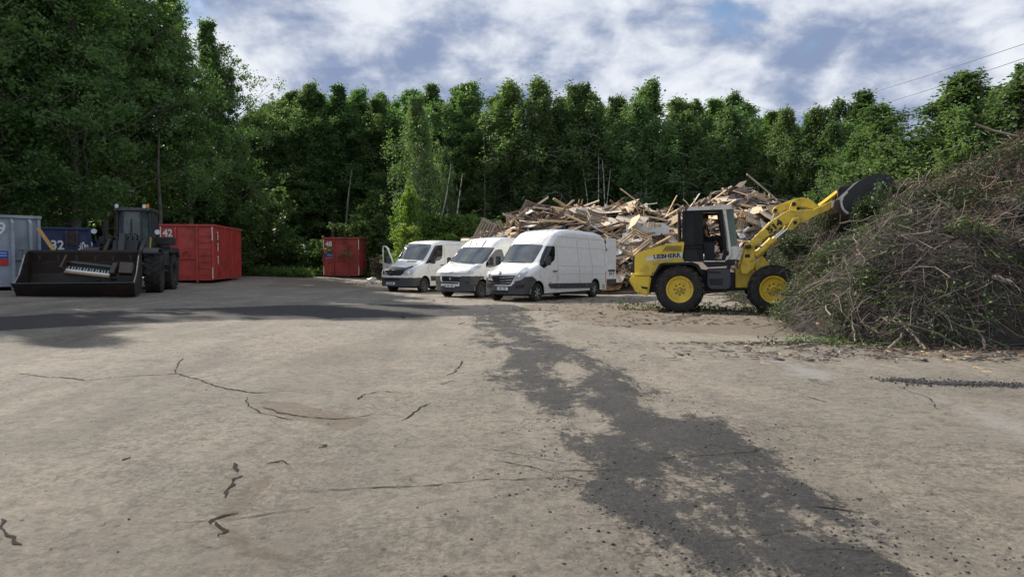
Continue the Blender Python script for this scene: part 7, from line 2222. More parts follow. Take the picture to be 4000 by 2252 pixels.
def crate(M_, kind, label, w_=1.15, d_=1.0, h_=0.8):
    """slatted wooden crate: slats round four sides, corner posts, open top"""
    sl, be = PK[kind]
    root = thing('slatted_crate', label, 'crate'); root.matrix_world = M_
    n = 5
    for k in range(n):
        z = -h_ / 2 + h_ * (k + .5) / n
        for sg in (-1, 1):
            o = link('slat', sl, root); o.location = (0, sg * d_ / 2, z); o.rotation_euler = (math.pi / 2, 0, 0); o.scale = (w_ / 1.2, 1, 1)
            o = link('slat', sl, root); o.location = (sg * w_ / 2, 0, z); o.rotation_euler = (math.pi / 2, 0, math.pi / 2); o.scale = (d_ / 1.2, 1, 1)
    for sx_ in (-1, 1):
        for sy_ in (-1, 1):
            o = link('corner_post', be, root); o.location = (sx_ * (w_ / 2 - .06), sy_ * (d_ / 2 - .06), 0); o.rotation_euler = (0, math.pi / 2, 0); o.scale = (h_ / .8, .7, .7)
    for k in range(6):
        o = link('slat', sl, root); o.location = (0, -d_ / 2 + d_ * (k + .5) / 6, -h_ / 2); o.scale = (w_ / 1.2, 1, 1)
    return root
crate(facing(2030, 862, 37.6, (1, .35, .25), (.25, -.45, 1)), 'brown', 'brown slatted crate at the left of the crest, lower of two')
crate(facing(2078, 836, 38.2, (1, -.3, -.35), (.1, -1.1, .7)), 'grey', 'grey slatted crate tipped on top of the brown ones')
crate(facing(2062, 890, 36.8, (1, .2, .02), (0, -.3, 1)), 'brown', 'brown slatted crate standing square under the tipped grey crate')
crate(facing(2480, 965, 34.2, (.75, .3, .6), (-.6, -.8, .6)), 'pale', 'slatted crate tipped on its corner between open van door and loader', 1.3, 1.1, .9)
crate(facing(2328, 868, 37.2, (1, .3, -.3), (.1, -.5, 1)), 'grey', 'grey slatted crate in the middle of the upper slope')
crate(facing(2140, 862, 37.6, (1, .3, .35), (.1, -.6, 1)), 'brown', 'brown slatted crate behind the pallets above the tall van')

# dark tuft of roots near the top, litter under the heap edge
cc = np.array([at(2455 + dx_, 868 + dy_, 36.6) for dx_ in range(-34, 40, 9) for dy_ in (-6, 0, 6)])
LV, LF = leaves(cc, np.tile([[.22, .2, .16]], (len(cc), 1)), 34, 0.16, 91)
V_l = LV.reshape(-1, 4, 3); mid = V_l.mean(1, keepdims=True); V_l[:, 1::2] = mid + (V_l[:, 1::2] - mid) * .18
tag(link('root_tuft', np_mesh('root_tuft', V_l.reshape(-1, 3), LF, mat('dark_twig', (0.03, 0.024, 0.02), 0.9))), 'dark tuft of roots near the top of the waste wood heap', 'roots')

# ================================================================== THE BRUSH HEAP
toe = [tuple(gp(px, py))[:2] for px, py in [(3020, 1225), (3060, 1290), (3130, 1322), (3300, 1338), (3500, 1358), (3750, 1362), (4000, 1358), (4500, 1345)]]
toe_poly = [(8.3, 27.5), (8.15, 22.6), (8.35, 20.8), (7.6, 19.6)] + toe + [(24, 13), (24, 30), (14, 31)]
ridge_l = [(11.6, 25.0, 3.0), (11.3, 22.0, 3.6), (11.4, 19.6, 3.95), (12.0, 17.6, 4.1), (13.3, 16.6, 4.9), (16, 17, 5.6), (24, 18, 6.0)]
RP = np.array(ridge_l)
def brush_h(x, y):
    x = np.asarray(x, float); y = np.asarray(y, float)
    dt = poly_sd(x, y, toe_poly)
    dr = np.full(x.shape, 1e9); hr = np.zeros(x.shape)
    for a, b in zip(RP, RP[1:]):
        e = b[:2] - a[:2]
        t = np.clip(((x - a[0]) * e[0] + (y - a[1]) * e[1]) / (e @ e), 0, 1)
        d = np.hypot(x - a[0] - e[0] * t, y - a[1] - e[1] * t)
        h = a[2] + (b[2] - a[2]) * t
        hr = np.where(d < dr, h, hr); dr = np.minimum(dr, d)
    f = np.clip(dt, 0, None) / (np.clip(dt, 0, None) + dr + 1e-6)
    z = hr * np.sin(np.clip(f, 0, 1) * np.pi / 2) ** 0.9 + fbm_np(x, y, [(0.45, 0.9), (1.1, 0.9), (2.4, 0.7)], 64) * np.clip(f * 3, 0, 1)
    # the skyline of the heap: low beside the wheel and under the bucket, rising to the right
    px = 2000 + F * x / np.maximum(y, 1)
    yc = np.where(y < 20.9, np.interp(px, [3040, 3075, 3110, 3160, 3230, 3330, 3400, 3450, 3500, 3560, 3700, 3800, 3900, 4000, 4300], [1235, 1225, 1110, 1050, 1010, 985, 940, 890, 835, 800, 745, 700, 640, 580, 470]),
                  np.interp(px, [2950, 3000, 3060, 3150, 3300, 3500, 3700, 4000], [1000, 905, 880, 862, 850, 760, 700, 560]))
    z = np.minimum(z, np.maximum(EYE + (1020 - yc) / F * y, 0.0))
    return np.where(dt > 0, z, 0.0)
sx_ = np.arange(4, 24.5, 0.16); sy_ = np.arange(11, 32, 0.16)
SX, SY = np.meshgrid(sx_, sy_)
SH = brush_h(SX, SY)
SZ = SH - 0.32 + fbm_np(SX, SY, [(0.7, 0.75), (1.6, 0.6), (4, 0.25)], 61) * np.clip(SH, 0, 1)
SZ = np.where(SH > 0.05, SZ, -0.3)
n0, n1 = SX.shape; ix_ = np.arange(n0 * n1).reshape(n0, n1)
q_ = np.stack([ix_[:-1, :-1], ix_[:-1, 1:], ix_[1:, 1:], ix_[1:, :-1]], -1).reshape(-1, 4)
keep = (SH.ravel()[q_] > 0.02).any(1)
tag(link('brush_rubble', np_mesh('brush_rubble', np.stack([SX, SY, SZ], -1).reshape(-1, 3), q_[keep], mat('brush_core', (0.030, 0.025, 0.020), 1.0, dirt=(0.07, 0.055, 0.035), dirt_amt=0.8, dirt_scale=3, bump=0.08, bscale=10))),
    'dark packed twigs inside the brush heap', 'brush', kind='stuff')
M_twig = mat('twig_bark', (0.085, 0.073, 0.066), 0.85, dirt=(0.03, 0.025, 0.02), dirt_amt=0.6, dirt_scale=3)
M_twig2 = mat('twig_bark_pale', (0.23, 0.185, 0.145), 0.8, dirt=(0.07, 0.055, 0.045), dirt_amt=0.5, dirt_scale=3)
M_twig3 = mat('twig_bark_red', (0.12, 0.055, 0.035), 0.8)
M_cut = mat('fresh_cut_wood', (0.62, 0.38, 0.20), 0.7)
L_spruce = leaf_mat('cut_spruce', (0.034, 0.070, 0.024), (0.10, 0.15, 0.045), 0.2, 1.3)
L_dead = leaf_mat('dead_leaf', (0.10, 0.05, 0.025), (0.19, 0.10, 0.045), 0.2, 1.0)
L_fresh = leaf_mat('cut_leafy', (0.07, 0.13, 0.03), (0.13, 0.20, 0.045), 0.4, 1.0)
def surf_pts(r, n, xr=(5, 19), yr=(11.3, 28)):
    x = r.uniform(*xr, n * 3); y = r.uniform(*yr, n * 3)
    h = brush_h(x, y); vis = (h > 0.02)
    # keep to the faces that look towards the yard
    fr = (x / np.maximum(y, 1) < 0.86)
    k = vis & fr
    return x[k][:n], y[k][:n], h[k][:n]
def grad(x, y, h):
    return (brush_h(x + .25, y) - h) / .25, (brush_h(x, y + .25) - h) / .25
def twig_mass(n, Lr, rad, m, seed, lift=(0.0, 0.25), kk=5, curl=0.5, name='twigs', xr=(5, 19), yr=(11.3, 28)):
    r = np.random.default_rng(seed)
    x, y, h = surf_pts(r, n, xr, yr); n = len(x)
    gx_, gy_ = grad(x, y, h)
    N = np.stack([-gx_, -gy_, np.ones(n)], -1); N /= np.linalg.norm(N, axis=1)[:, None]
    D = r.normal(0, 1, (n, 3)); D[:, 2] *= 0.8; D -= 0.75 * (D * N).sum(1)[:, None] * N; D /= np.linalg.norm(D, axis=1)[:, None]
    B = r.normal(0, 1, (n, 3)) * curl
    L_ = r.uniform(*Lr, n) * (0.5 + 0.5 * r.random(n))
    s = np.linspace(-0.5, 0.5, kk)
    P0 = np.stack([x, y, h + r.uniform(*lift, n)], -1)
    P = P0[:, None] + (D * L_[:, None])[:, None] * s[None, :, None] + (B * (L_ ** 1.2)[:, None])[:, None] * (s[None, :, None] ** 2 - 0.08) * 0.6
    P += np.cumsum(r.normal(0, 0.018, (n, kk, 3)), 1) * L_[:, None, None]
    gz_ = gh_arr(P[:, :, 0].ravel(), P[:, :, 1].ravel()).reshape(n, kk) + 0.01
    P[:, :, 2] = np.maximum(P[:, :, 2], gz_ + 0.01)
    rr = rad * (0.5 + r.random(n))[:, None] * np.linspace(1, 0.35, kk)[None]
    d = np.gradient(P, axis=1); d /= np.linalg.norm(d, axis=2, keepdims=True) + 1e-9
    ref = np.array([0.31, 0.52, 0.8]); sx2 = np.cross(d, ref); sx2 /= np.linalg.norm(sx2, axis=2, keepdims=True) + 1e-9; sy2 = np.cross(d, sx2)
    seg = 3
    an = np.arange(seg) * 2 * np.pi / seg
    V = P[:, :, None] + rr[:, :, None, None] * (np.cos(an)[None, None, :, None] * sx2[:, :, None] + np.sin(an)[None, None, :, None] * sy2[:, :, None])
    i = (np.arange(n) * kk * seg)[:, None, None] + (np.arange(kk - 1) * seg)[None, :, None]; j = np.arange(seg)[None, None]; j2 = (j + 1) % seg
    Fq = np.stack([i + j, i + j2, i + seg + j2, i + seg + j], -1).reshape(-1, 4)
    return link(name, np_mesh(name, V.reshape(-1, 3), Fq, m))
tag(twig_mass(22000, (0.3, 1.3), 0.0052, M_twig, 71), 'tangle of thin dark twigs over the brush heap', 'twigs', kind='stuff')
tag(twig_mass(4200, (0.4, 1.7), 0.0062, M_twig2, 72, lift=(0.02, 0.40)), 'tangle of thin pale twigs over the brush heap', 'twigs', kind='stuff')
tag(twig_mass(1500, (0.3, 1.2), 0.007, M_twig3, 73, xr=(9.5, 16), yr=(14, 22)), 'reddish twigs in the upper brush heap', 'twigs', kind='stuff')

# foliage patches: spruce green left and centre, leafy green low right, brown dead leaves high right
def foliage(n, region, L_mat, size, per, seed, label, rad=(.24, .24, .16), lift=0.16):
    r = np.random.default_rng(seed)
    x, y, h = surf_pts(r, n * 4)
    nz = fbm_np(x, y, [(0.6, .6), (1.7, .5)], seed)
    w = region(x, y, h) + nz * 0.9
    k = w > 0.35; x, y, h = x[k][:n], y[k][:n], h[k][:n]
    cc = np.stack([x, y, h + lift], -1)
    LV, LF = leaves(cc, np.tile([list(rad)], (len(cc), 1)), per, size, seed + 1, narrow=0.16 if L_mat is L_spruce else 0.3)
    tag(link('cut_foliage', np_mesh('cut_foliage', LV, LF, L_mat)), label, 'foliage', kind='stuff')
foliage(1500, lambda x, y, h: 0.30 * (h > 2.2) + 0.62 * ((x < 11.5) & (y > 15.5)) + 0.25 * ((x < 8.5)), L_spruce, 0.085, 50, 81, 'dark green spruce cuttings over the left of the brush heap')
foliage(420, lambda x, y, h: 0.34 - 0.2 * (h > 3), L_spruce, 0.08, 40, 82, 'green spruce cuttings spread through the brush heap')
foliage(170, lambda x, y, h: 0.55 * ((x > 8.6) & (y < 14.2) & (h < 2.2)), L_fresh, 0.085, 40, 83, 'fresh green leaves low on the right of the brush heap')
foliage(330, lambda x, y, h: 0.6 * ((h > 2.6) & (x > 10.5)), L_dead, 0.07, 40, 84, 'brown dead leaves high on the brush heap')
foliage(90, lambda x, y, h: 0.5 * ((x < 9.5) & (y < 20)), L_fresh, 0.06, 26, 85, 'pale green leaves scattered over the brush heap')

# --- single branches: forked, tapered, bent
def branch_mesh(L_, r0, seed, m, forks=4, pale_end=False):
    r = np.random.default_rng(seed)
    k = 9; s = np.linspace(0, 1, k)
    P = np.stack([(s - .45) * L_, np.cumsum(r.normal(0, .030, k)) * L_ + 0.14 * L_ * (s ** 2) * r.uniform(-1, 1), np.cumsum(r.normal(0, .022, k)) * L_ + 0.08 * L_ * s ** 2], -1)
    P[:, 1:] -= P[:, 1:].mean(0)
    rr = r0 * (1 - .8 * s)
    paths = [(P, rr)]
    for f in range(forks):
        i = int(r.integers(2, k - 1)); l2 = L_ * r.uniform(.18, .5) * (1 - s[i] * .5)
        d = np.array([1.0, r.normal(0, .7), r.normal(0, .5)]); d /= np.linalg.norm(d)
        q = 6; u = np.linspace(0, 1, q)
        B = P[i] + d * l2 * u[:, None] + np.cumsum(r.normal(0, .03, (q, 3)), 0) * l2
        B[0] = P[i]
        paths.append((B, rr[i] * .62 * (1 - .75 * u)))
        for _ in range(2):
            j = int(r.integers(2, q)); l3 = l2 * r.uniform(.25, .5); d3 = d + r.normal(0, .55, 3); d3 /= np.linalg.norm(d3)
            paths.append((np.stack([B[j], B[j] + d3 * l3 * .5 + r.normal(0, .02, 3), B[j] + d3 * l3]), np.array([rr[i] * .3, rr[i] * .22, rr[i] * .1])))
    V, Fq = np_tubes(paths, 6)
    me = np_mesh('branch', V, Fq, [m, M_cut], smooth=True)
    return me
BM_ = []
for i in range(10): BM_.append((branch_mesh(1.9 + .2 * (i % 4), .013, 100 + i, M_twig), 'dark'))
for i in range(9): BM_.append((branch_mesh(2.3 + .25 * (i % 3), .014, 120 + i, M_twig2, forks=3), 'pale'))
for i in range(3): BM_.append((branch_mesh(1.7, .016, 140 + i, M_twig3), 'reddish'))
rb = random.Random(9)
def lay_branch(me, x, y, lift, label, group=None, yaw=None, sc=1.0, tilt=.3):
    h = float(brush_h(x, y)); a, b_ = grad(np.array([x]), np.array([y]), np.array([h]))
    n = Vector((-float(a[0]), -float(b_[0]), 1)).normalized() if h > 0 else Vector((0, 0, 1))
    n = (n + Vector((rb.gauss(0, tilt), rb.gauss(0, tilt), 0))).normalized()
    yw = rb.random() * 6.28 if yaw is None else yaw
    hd = Vector((math.cos(yw), math.sin(yw), 0)); xx = (hd - n * hd.dot(n)).normalized(); yy = n.cross(xx)
    o = link('branch', me)
    o.matrix_world = Matrix(((xx.x, yy.x, n.x, x), (xx.y, yy.y, n.y, y), (xx.z, yy.z, n.z, max(h, gz(x, y)) + lift), (0, 0, 0, 1))) @ Matrix.Scale(sc, 4)
    tag(o, label, 'branch', group)
    return o
big_ = [branch_mesh(2.9 + .3 * i, .030, 160 + i, [M_twig2, M_twig, M_twig2][i % 3], forks=5) for i in range(5)]
for i in range(15):
    x = rb.uniform(8.5, 15.5); y = rb.uniform(12.5, 21)
    if x / y > 0.8 or float(brush_h(np.array([x]), np.array([y]))[0]) < .4: continue
    lay_branch(big_[i % 5], x, y, rb.uniform(.15, .5), 'thick forked limb lying across the brush heap', 'thick limbs in the brush heap', sc=rb.uniform(.7, 1.1), tilt=.6)
def where_b(x, y):
    px = 2000 + F * x / y; h = float(brush_h(np.array([x]), np.array([y]))[0])
    a = 'beside the front wheel' if px < 3150 else 'below the boom end' if px < 3300 else 'below the bucket' if px < 3520 else 'right of the bucket' if px < 3760 else 'near the frame edge'
    return ('low down ' if h < 1.2 else 'halfway up ' if h < 2.6 else 'high up ') + a
cnt = 0
while cnt < 230:
    x = rb.uniform(5.2, 17); y = rb.uniform(11.6, 27)
    if x / y > 0.84: continue
    h = float(brush_h(np.array([x]), np.array([y]))[0])
    if h < 0.08: continue
    me, nm = rb.choice(BM_)
    lay_branch(me, x, y, rb.uniform(.05, .3), '%s forked branch in the brush heap, %s' % (nm, where_b(x, y)), '%s branches in the brush heap' % nm, sc=rb.uniform(.6, 1.15), tilt=.35)
    cnt += 1
# limbs one can point at, traced where they lie
def limb(pts, r0, m, label, taper=.5, name='branch', cut=True):
    P = [at(*p) for p in pts]
    for p in P:
        p.z = max(p.z, gz(p.x, p.y) + r0)
    Q = []
    for i in range(len(P) - 1):
        for k in range(3): Q.append(P[i].lerp(P[i + 1], k / 3) + Vector((rb.gauss(0, .008), rb.gauss(0, .008), rb.gauss(0, .008))) * (k > 0))
    Q.append(P[-1])
    V, Fq = np_tubes([(np.array([tuple(q) for q in Q]), np.linspace(r0, r0 * taper, len(Q)))], 7)
    o = link(name, np_mesh(name, V, Fq, m, smooth=True)); tag(o, label, 'branch')
    if cut:
        d_ = (Q[1] - Q[0]).normalized()
        MB().tube([Q[0] - d_ * .012, Q[0] - d_ * .002], r0 * .96, 10).build('cut_end', M_cut, o)
    return o
def zc_(L_): return [(3000 + x * .62073, 500 + y * .62073, Y) for x, y, Y in L_]
limb(zc_([(762, 1398, 11.9), (800, 1345, 12.0), (830, 1320, 12.1), (845, 1290, 12.3)]), .028, M_twig2, 'pale sawn limb standing on the ground at the heap foot')
limb(zc_([(988, 1392, 11.9), (940, 1330, 12.1), (880, 1270, 12.4), (820, 1200, 12.8), (760, 1185, 13.2)]), .024, M_twig2, 'long pale limb sloping down right to the ground at the heap foot')
limb(zc_([(1355, 1400, 11.9), (1362, 1340, 12.0), (1330, 1290, 12.1), (1290, 1230, 12.4), (1265, 1180, 12.7)]), .026, M_twig2, 'pale crooked limb reaching the ground farthest right')
limb(zc_([(1235, 1395, 11.9), (1150, 1345, 12.1), (1075, 1295, 12.2), (930, 1250, 12.3), (800, 1215, 12.6), (690, 1190, 13.0)]), .024, M_twig2, 'longest pale limb lying along the heap foot')
limb(zc_([(310, 1230, 14.2), (370, 1242, 13.9), (440, 1255, 13.6)]), .032, M_cut, 'short split orange log piece on the lower left slope', .8)
limb(zc_([(550, 1340, 12.6), (540, 1270, 12.8), (530, 1200, 13.0)]), .016, M_twig2, 'thin upright stick at the front left foot')
limb(zc_([(820, 905, 15.2), (880, 900, 15.2), (945, 890, 15.3)]), .022, M_twig2, 'upper of three pale sawn sticks side by side in the heap')
limb(zc_([(815, 915, 15.0), (900, 915, 15.0), (1030, 912, 15.1)]), .024, M_twig2, 'middle of three pale sawn sticks side by side in the heap')
limb(zc_([(960, 935, 14.9), (880, 925, 14.9), (810, 940, 14.9)]), .022, M_twig2, 'lower of three pale sawn sticks side by side in the heap')
limb(zc_([(970, 925, 14.6), (955, 1010, 14.3), (925, 1085, 14.0), (918, 1105, 13.8)]), .02, M_twig2, 'pale stick hanging down from the three sawn sticks')
limb(zc_([(465, 1003, 15.6), (540, 1005, 15.4), (610, 1012, 15.2), (680, 1060, 14.8), (780, 1100, 14.3)]), .02, M_twig2, 'long curved pale branch across the middle slope')
limb(zc_([(170, 880, 19.8), (215, 862, 19.7), (255, 845, 19.6)]), .035, M_cut, 'bare orange limb above the front wheel')
limb(zc_([(270, 765, 20.6), (300, 745, 20.5), (325, 742, 20.4)]), .045, M_cut, 'thick freshly split limb on the upper left slope')
limb(zc_([(323, 742, 20.7), (326, 700, 20.8), (332, 655, 20.9)]), .02, M_twig2, 'thin pale stick pointing up above the split limb')
limb(zc_([(60, 745, 21.5), (130, 710, 21.3), (200, 690, 21.2)]), .03, M_twig, 'dark log end reaching out towards the lift arm')
limb(zc_([(300, 755, 20.8), (400, 725, 20.6), (500, 685, 20.5)]), .025, M_twig2, 'pale limb rising right of the split limb')
limb(zc_([(400, 950, 17.5), (410, 915, 17.6), (425, 880, 17.7)]), .028, M_cut, 'orange limb end pointing up in the left middle slope')
limb(zc_([(635, 545, 19.0), (640, 600, 18.9), (665, 650, 18.8), (712, 740, 18.6)]), .022, M_twig2, 'pale branch hanging below the bucket')
limb(zc_([(660, 645, 18.6), (740, 660, 18.6), (830, 640, 18.5), (880, 610, 18.6)]), .016, M_twig2, 'thin arched branch right of the bucket')
limb(zc_([(1150, 690, 15.6), (1200, 630, 15.8), (1240, 560, 16.0), (1280, 500, 16.2)]), .02, M_twig2, 'thin pale branch rising high on the right slope')
limb(zc_([(1390, 575, 15.4), (1450, 510, 15.5), (1540, 480, 15.7), (1600, 470, 15.9)]), .026, M_twig2, 'pale crooked branch high on the right')
limb(zc_([(1420, 935, 13.2), (1470, 955, 13.1), (1525, 968, 13.1)]), .05, mat('pale_split_log', (0.62, 0.52, 0.38), .7), 'pale split log on the right slope', .8)
limb(zc_([(1205, 860, 14.2), (1225, 880, 14.1), (1248, 892, 14.1)]), .04, mat('pale_split_log', (0.62, 0.52, 0.38), .7), 'short pale split log in the middle slope', .8)
limb(zc_([(1430, 1380, 12.2), (1520, 1372, 12.3), (1620, 1370, 12.4)]), .03, M_twig, 'dark straight pole lying along the foot farthest right')
limb(zc_([(1300, 1040, 13.6), (1370, 1120, 13.2), (1440, 1190, 12.9), (1480, 1240, 12.7)]), .018, M_twig2, 'thin pale branch slanting down the right slope')
limb(zc_([(1380, 1040, 13.4), (1450, 1045, 13.3), (1470, 1110, 13.1), (1440, 1200, 12.9)]), .014, M_twig2, 'hoop shaped thin branch on the right slope')
for i, (x, y, Y) in enumerate([(855, 438, 18.9), (855, 470, 18.7), (720, 520, 18.9), (1085, 603, 16.8), (1320, 1040, 13.6), (633, 636, 18.9)]):
    p = at(*zc_([(x, y, Y)])[0])
    MBo = MB().tube([p, p + Vector((.12, .35, -.1))], .055, 10).build('log', M_twig, None, smooth=True)
    tag(MBo, 'sawn log end showing a pale round cut, %s from the bucket tip' % ORD[i], 'log', 'sawn log ends in the brush heap')
    MB().tube([p - Vector((.004, .012, 0)), p - Vector((0, .0005, 0))], .052, 12).build('cut_end', M_cut, MBo)
# spruce boughs hanging over the bucket
def bough(pts, label, seed, L_mat=L_spruce, n=9, drop=.28, sz=.075):
    r = np.random.default_rng(seed)
    P = np.array([tuple(at(*p)) for p in pts])
    s = np.linspace(0, 1, 10); k = np.linspace(0, 1, len(P))
    Q = np.stack([np.interp(s, k, P[:, i]) for i in range(3)], -1)
    V, Fq = np_tubes([(Q, np.linspace(.022, .006, 10))], 5)
    root = link('spruce_bough', np_mesh('spruce_bough', V, Fq, M_twig2, smooth=True)); tag(root, label, 'branch')
    cc = []
    for i in range(2, 10):
        for _ in range(n): cc.append(Q[i] + r.normal(0, .13, 3) + np.array([0, 0, -drop * r.random()]))
    LV, LF = leaves(np.array(cc), np.tile([[.09, .09, .12]], (len(cc), 1)), 26, sz, seed, droop=.1, narrow=.2)
    link('needles', np_mesh('needles', LV, LF, L_mat), root)
bough([(3400, 960, 19.0), (3390, 890, 18.9), (3385, 820, 18.9), (3380, 790, 18.8)], 'green spruce bough hanging at the left edge of the bucket', 1, n=14)
bough([(3440, 840, 18.9), (3425, 790, 18.8), (3424, 760, 18.8), (3436, 730, 18.8)], 'green spruce bough in front of the bucket mouth', 2, n=5)
bough([(3470, 830, 19.2), (3490, 760, 19.1), (3500, 720, 19.1), (3498, 706, 19.1)], 'tall spruce bough reaching the bucket tip', 3, n=4)
bough([(3350, 1020, 19.0), (3330, 960, 19.0), (3350, 900, 19.0)], 'spruce bough lower left below the bucket', 4, n=14)
bough([(3420, 960, 18.6), (3380, 940, 18.6), (3340, 980, 18.8)], 'spruce bough drooping under the bucket lip', 5, n=14)
bough([(3540, 900, 18.2), (3520, 960, 17.8), (3530, 1030, 17.0)], 'green bough in the middle of the slope below the bucket', 6, n=14)
bough([(3180, 960, 20.5), (3130, 930, 20.8), (3080, 950, 21.0)], 'spruce bough above the front wheel', 7, n=12)
bough([(3620, 1120, 15.5), (3600, 1060, 15.8), (3640, 1010, 16)], 'leafy bough half way up the front slope', 8, L_fresh, n=10)

# --- litter on the ground around heap, loader and vans
def litter_pts(r, n):
    px = np.concatenate([r.normal(2650, 420, n), r.normal(3600, 500, n)]); py = np.concatenate([1165 + 110 * r.random(n) ** 1.5, 1345 + 70 * r.random(n) ** 3])
    d = F * EYE / np.maximum(py - 1020, 40); x = (px - 2000) / F * d
    return np.stack([x, d, gh_arr(x, d)], -1)
def litter(n, size, m, seed, name, label):
    r = np.random.default_rng(seed); P = litter_pts(r, n // 2); n = len(P)
    a = r.random(n) * 6.28; L_ = r.uniform(*size, n); W_ = L_ * r.uniform(.06, .3, n)
    D = np.stack([np.cos(a), np.sin(a), r.normal(0, .12, n)], -1); E = np.stack([-np.sin(a), np.cos(a), r.normal(0, .12, n)], -1)
    cs = np.array([(-1, -1), (1, -1), (1, 1), (-1, 1)], float) * .5
    V = P[:, None] + cs[None, :, 0:1] * (D * L_[:, None])[:, None] + cs[None, :, 1:2] * (E * W_[:, None])[:, None]
    V[:, :, 2] += .012 + .02 * r.random((n, 1))
    top = V.copy(); top[:, :, 2] += .008
    VV = np.concatenate([V, top], 1)
    Fb = np.array([(3, 2, 1, 0), (4, 5, 6, 7), (0, 1, 5, 4), (1, 2, 6, 5), (2, 3, 7, 6), (3, 0, 4, 7)])
    Fq = (Fb[None] + (np.arange(n) * 8)[:, None, None]).reshape(-1, 4)
    tag(link(name, np_mesh(name, VV.reshape(-1, 3), Fq, m)), label, 'litter', kind='stuff')
litter(1300, (.03, .16), SM[2], 201, 'wood_litter', 'wood chips scattered on the asphalt round the loader')
litter(1100, (.04, .25), M_twig, 202, 'twig_litter', 'dark twigs scattered on the asphalt round the loader')
litter(420, (.03, .12), SM[5], 203, 'wood_litter', 'pale wood chips scattered on the asphalt')
def ground_green(n, px, py, L_mat, size, seed, label):
    r = np.random.default_rng(seed)
    x_ = r.uniform(*px, n); y_ = r.uniform(*py, n)
    d = F * EYE / (y_ - 1020); x = (x_ - 2000) / F * d
    cc = np.stack([x, d, gh_arr(x, d) + .05], -1)
    LV, LF = leaves(cc, np.tile([[.22, .22, .07]], (n, 1)), 18, size, seed)
    tag(link('cut_foliage', np_mesh('cut_foliage', LV, LF, L_mat)), label, 'foliage', kind='stuff')
ground_green(70, (2640, 3080), (1188, 1235), L_spruce, .07, 301, 'green cuttings crushed under the yellow loader')
ground_green(26, (2380, 2640), (1190, 1212), L_spruce, .06, 302, 'few green cuttings behind the yellow loader')
ground_green(46, (3000, 3950), (1330, 1368), L_spruce, .05, 303, 'green cuttings along the foot of the brush heap')
ground_green(14, (3100, 3600), (1332, 1362), L_fresh, .05, 304, 'bright leaves along the foot of the brush heap')
# sticks on the ground near the rear wheel
limb([(2462, 1205, 21.8), (2500, 1208, 21.6), (2560, 1213, 21.3), (2600, 1216, 21)], .022, M_twig3, 'brown stick on the ground behind the rear wheel', .6, 'stick')
limb([(2640, 1240, 18.8), (2700, 1232, 19.2), (2766, 1214, 20)], .02, M_twig2, 'pale stick on the ground in front of the rear wheel', .5, 'stick')
limb([(2820, 1180, 22.5), (2860, 1170, 22.8), (2900, 1178, 22.6)], .02, M_twig3, 'brown stick between the loader wheels', .6, 'stick')
limb([(2990, 1138, 19.0), (3030, 1148, 18.8), (3072, 1158, 18.6), (3110, 1150, 18.2)], .012, M_twig, 'dark twig lying against the front wheel rim', .5, 'stick')
for i, (x, y, Y) in enumerate([(3820, 1437, 9.9), (3855, 1452, 9.6), (3700, 1405, 10.7), (2990, 1418, 10.4), (3250, 1475, 9.1)]):
    p = at(x, y, Y)
    limb([(x - 18, y, F * EYE / (y - 1020)), (x + 20, y + 6, F * EYE / (y + 6 - 1020))], .008, M_cut, 'small orange splinter on the open asphalt, %s from the heap foot' % ORD[i], .6, 'splinter', cut=False)
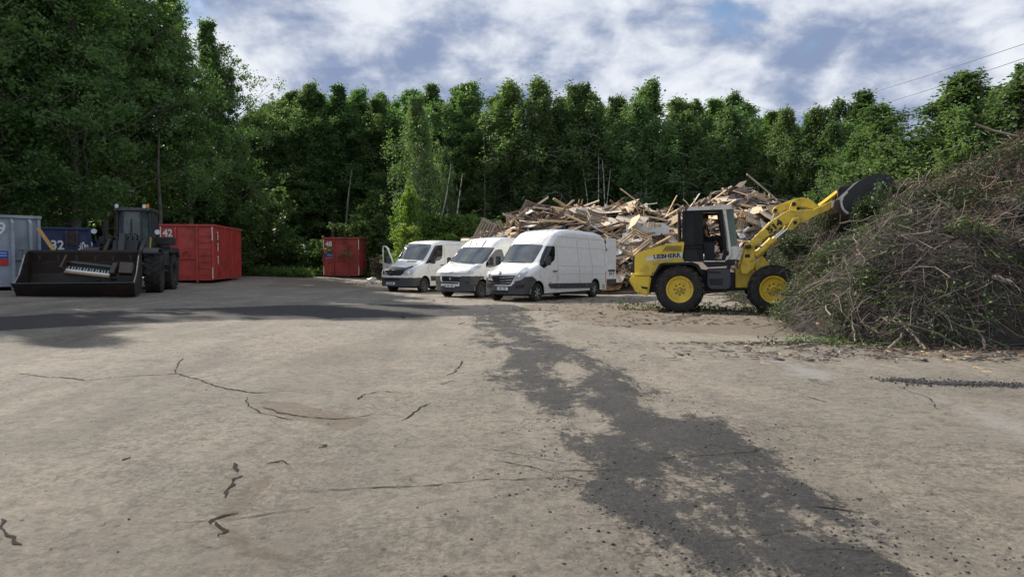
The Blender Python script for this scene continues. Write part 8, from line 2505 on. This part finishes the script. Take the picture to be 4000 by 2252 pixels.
# white rubbish and root clod beside container 48
pr = gp(1455, 1085)
b_ = MB(); bmesh.ops.create_icosphere(b_.bm, subdivisions=2, radius=.27, matrix=Matrix.Translation((0, 0, .2)) @ Matrix.Diagonal((1.1, .8, .75, 1)))
for v in b_.bm.verts: v.co += Vector((mnoise.noise(v.co * 4), mnoise.noise(v.co * 4 + Vector((3, 1, 2))), mnoise.noise(v.co * 4 + Vector((7, 5, 1))))) * .12
o = b_.build('rubbish_bag', mat('white_film', (.7, .7, .7), .5), None, smooth=True); o.location = at(1452, 1088, 40); o.location.z = gz(o.location.x, 40); tag(o, 'crumpled white rubbish bag between the small red container and the low van', 'bag')
r3 = np.random.default_rng(4)
cc = np.array([at(1478 + r3.uniform(-22, 22), 1085 - r3.uniform(0, 75), 41 + r3.uniform(-.4, .4)) for _ in range(60)])
LV, LF = leaves(cc, np.tile([[.22, .2, .2]], (60, 1)), 30, .16, 95); V_l = LV.reshape(-1, 4, 3); mid = V_l.mean(1, keepdims=True); V_l[:, 1::2] = mid + (V_l[:, 1::2] - mid) * .25
tag(link('root_clod', np_mesh('root_clod', V_l.reshape(-1, 3), LF, mat('root_brown', (.07, .045, .03), .95))), 'brown root clod standing left of the low white van', 'roots')
def rub(r, n):
    px = r.uniform(1360, 1490, n); py = r.uniform(1083, 1112, n); out_ = []
    for a, b__ in zip(px, py):
        p = at(a, b__, 38 + (1112 - b__) * .12); out_.append((p.x, p.y, gz(p.x, p.y)))
    return np.array(out_)
scatter_np(420, rub, (.02, .10), 'rubble', mat('rubble_mix', (.25, .21, .17), .9, dirt=(.5, .5, .48), dirt_amt=.7, dirt_scale=1.2), 96, label='low rubble beside the small red container', cat='rubble')
# overhead cables
M_cable = mat('cable', (.16, .18, .22), .6)
def cable(a, b_, sag, label):
    A, B = at(*a), at(*b_)
    A2 = A + (A - B) * 1.6; B2 = B + (B - A) * .8
    P = []
    for k in range(41):
        t_ = k / 40; p = A2.lerp(B2, t_); p.z -= sag * 4 * t_ * (1 - t_) - sag * .75; P.append(tuple(p))
    V, Fq = np_tubes([(np.array(P), np.full(41, .020))], 5)
    tag(link('power_line', np_mesh('power_line', V, Fq, M_cable)), label, 'cable')
cable((3140, 427, 75), (3660, 285, 50), 1.0, 'upper overhead cable crossing the sky on the right')
cable((3210, 460, 75), (3620, 355, 52), 1.0, 'middle overhead cable crossing the sky on the right')
cable((3420, 505, 70), (3510, 485, 62), .6, 'lowest overhead cable just above the trees on the right')
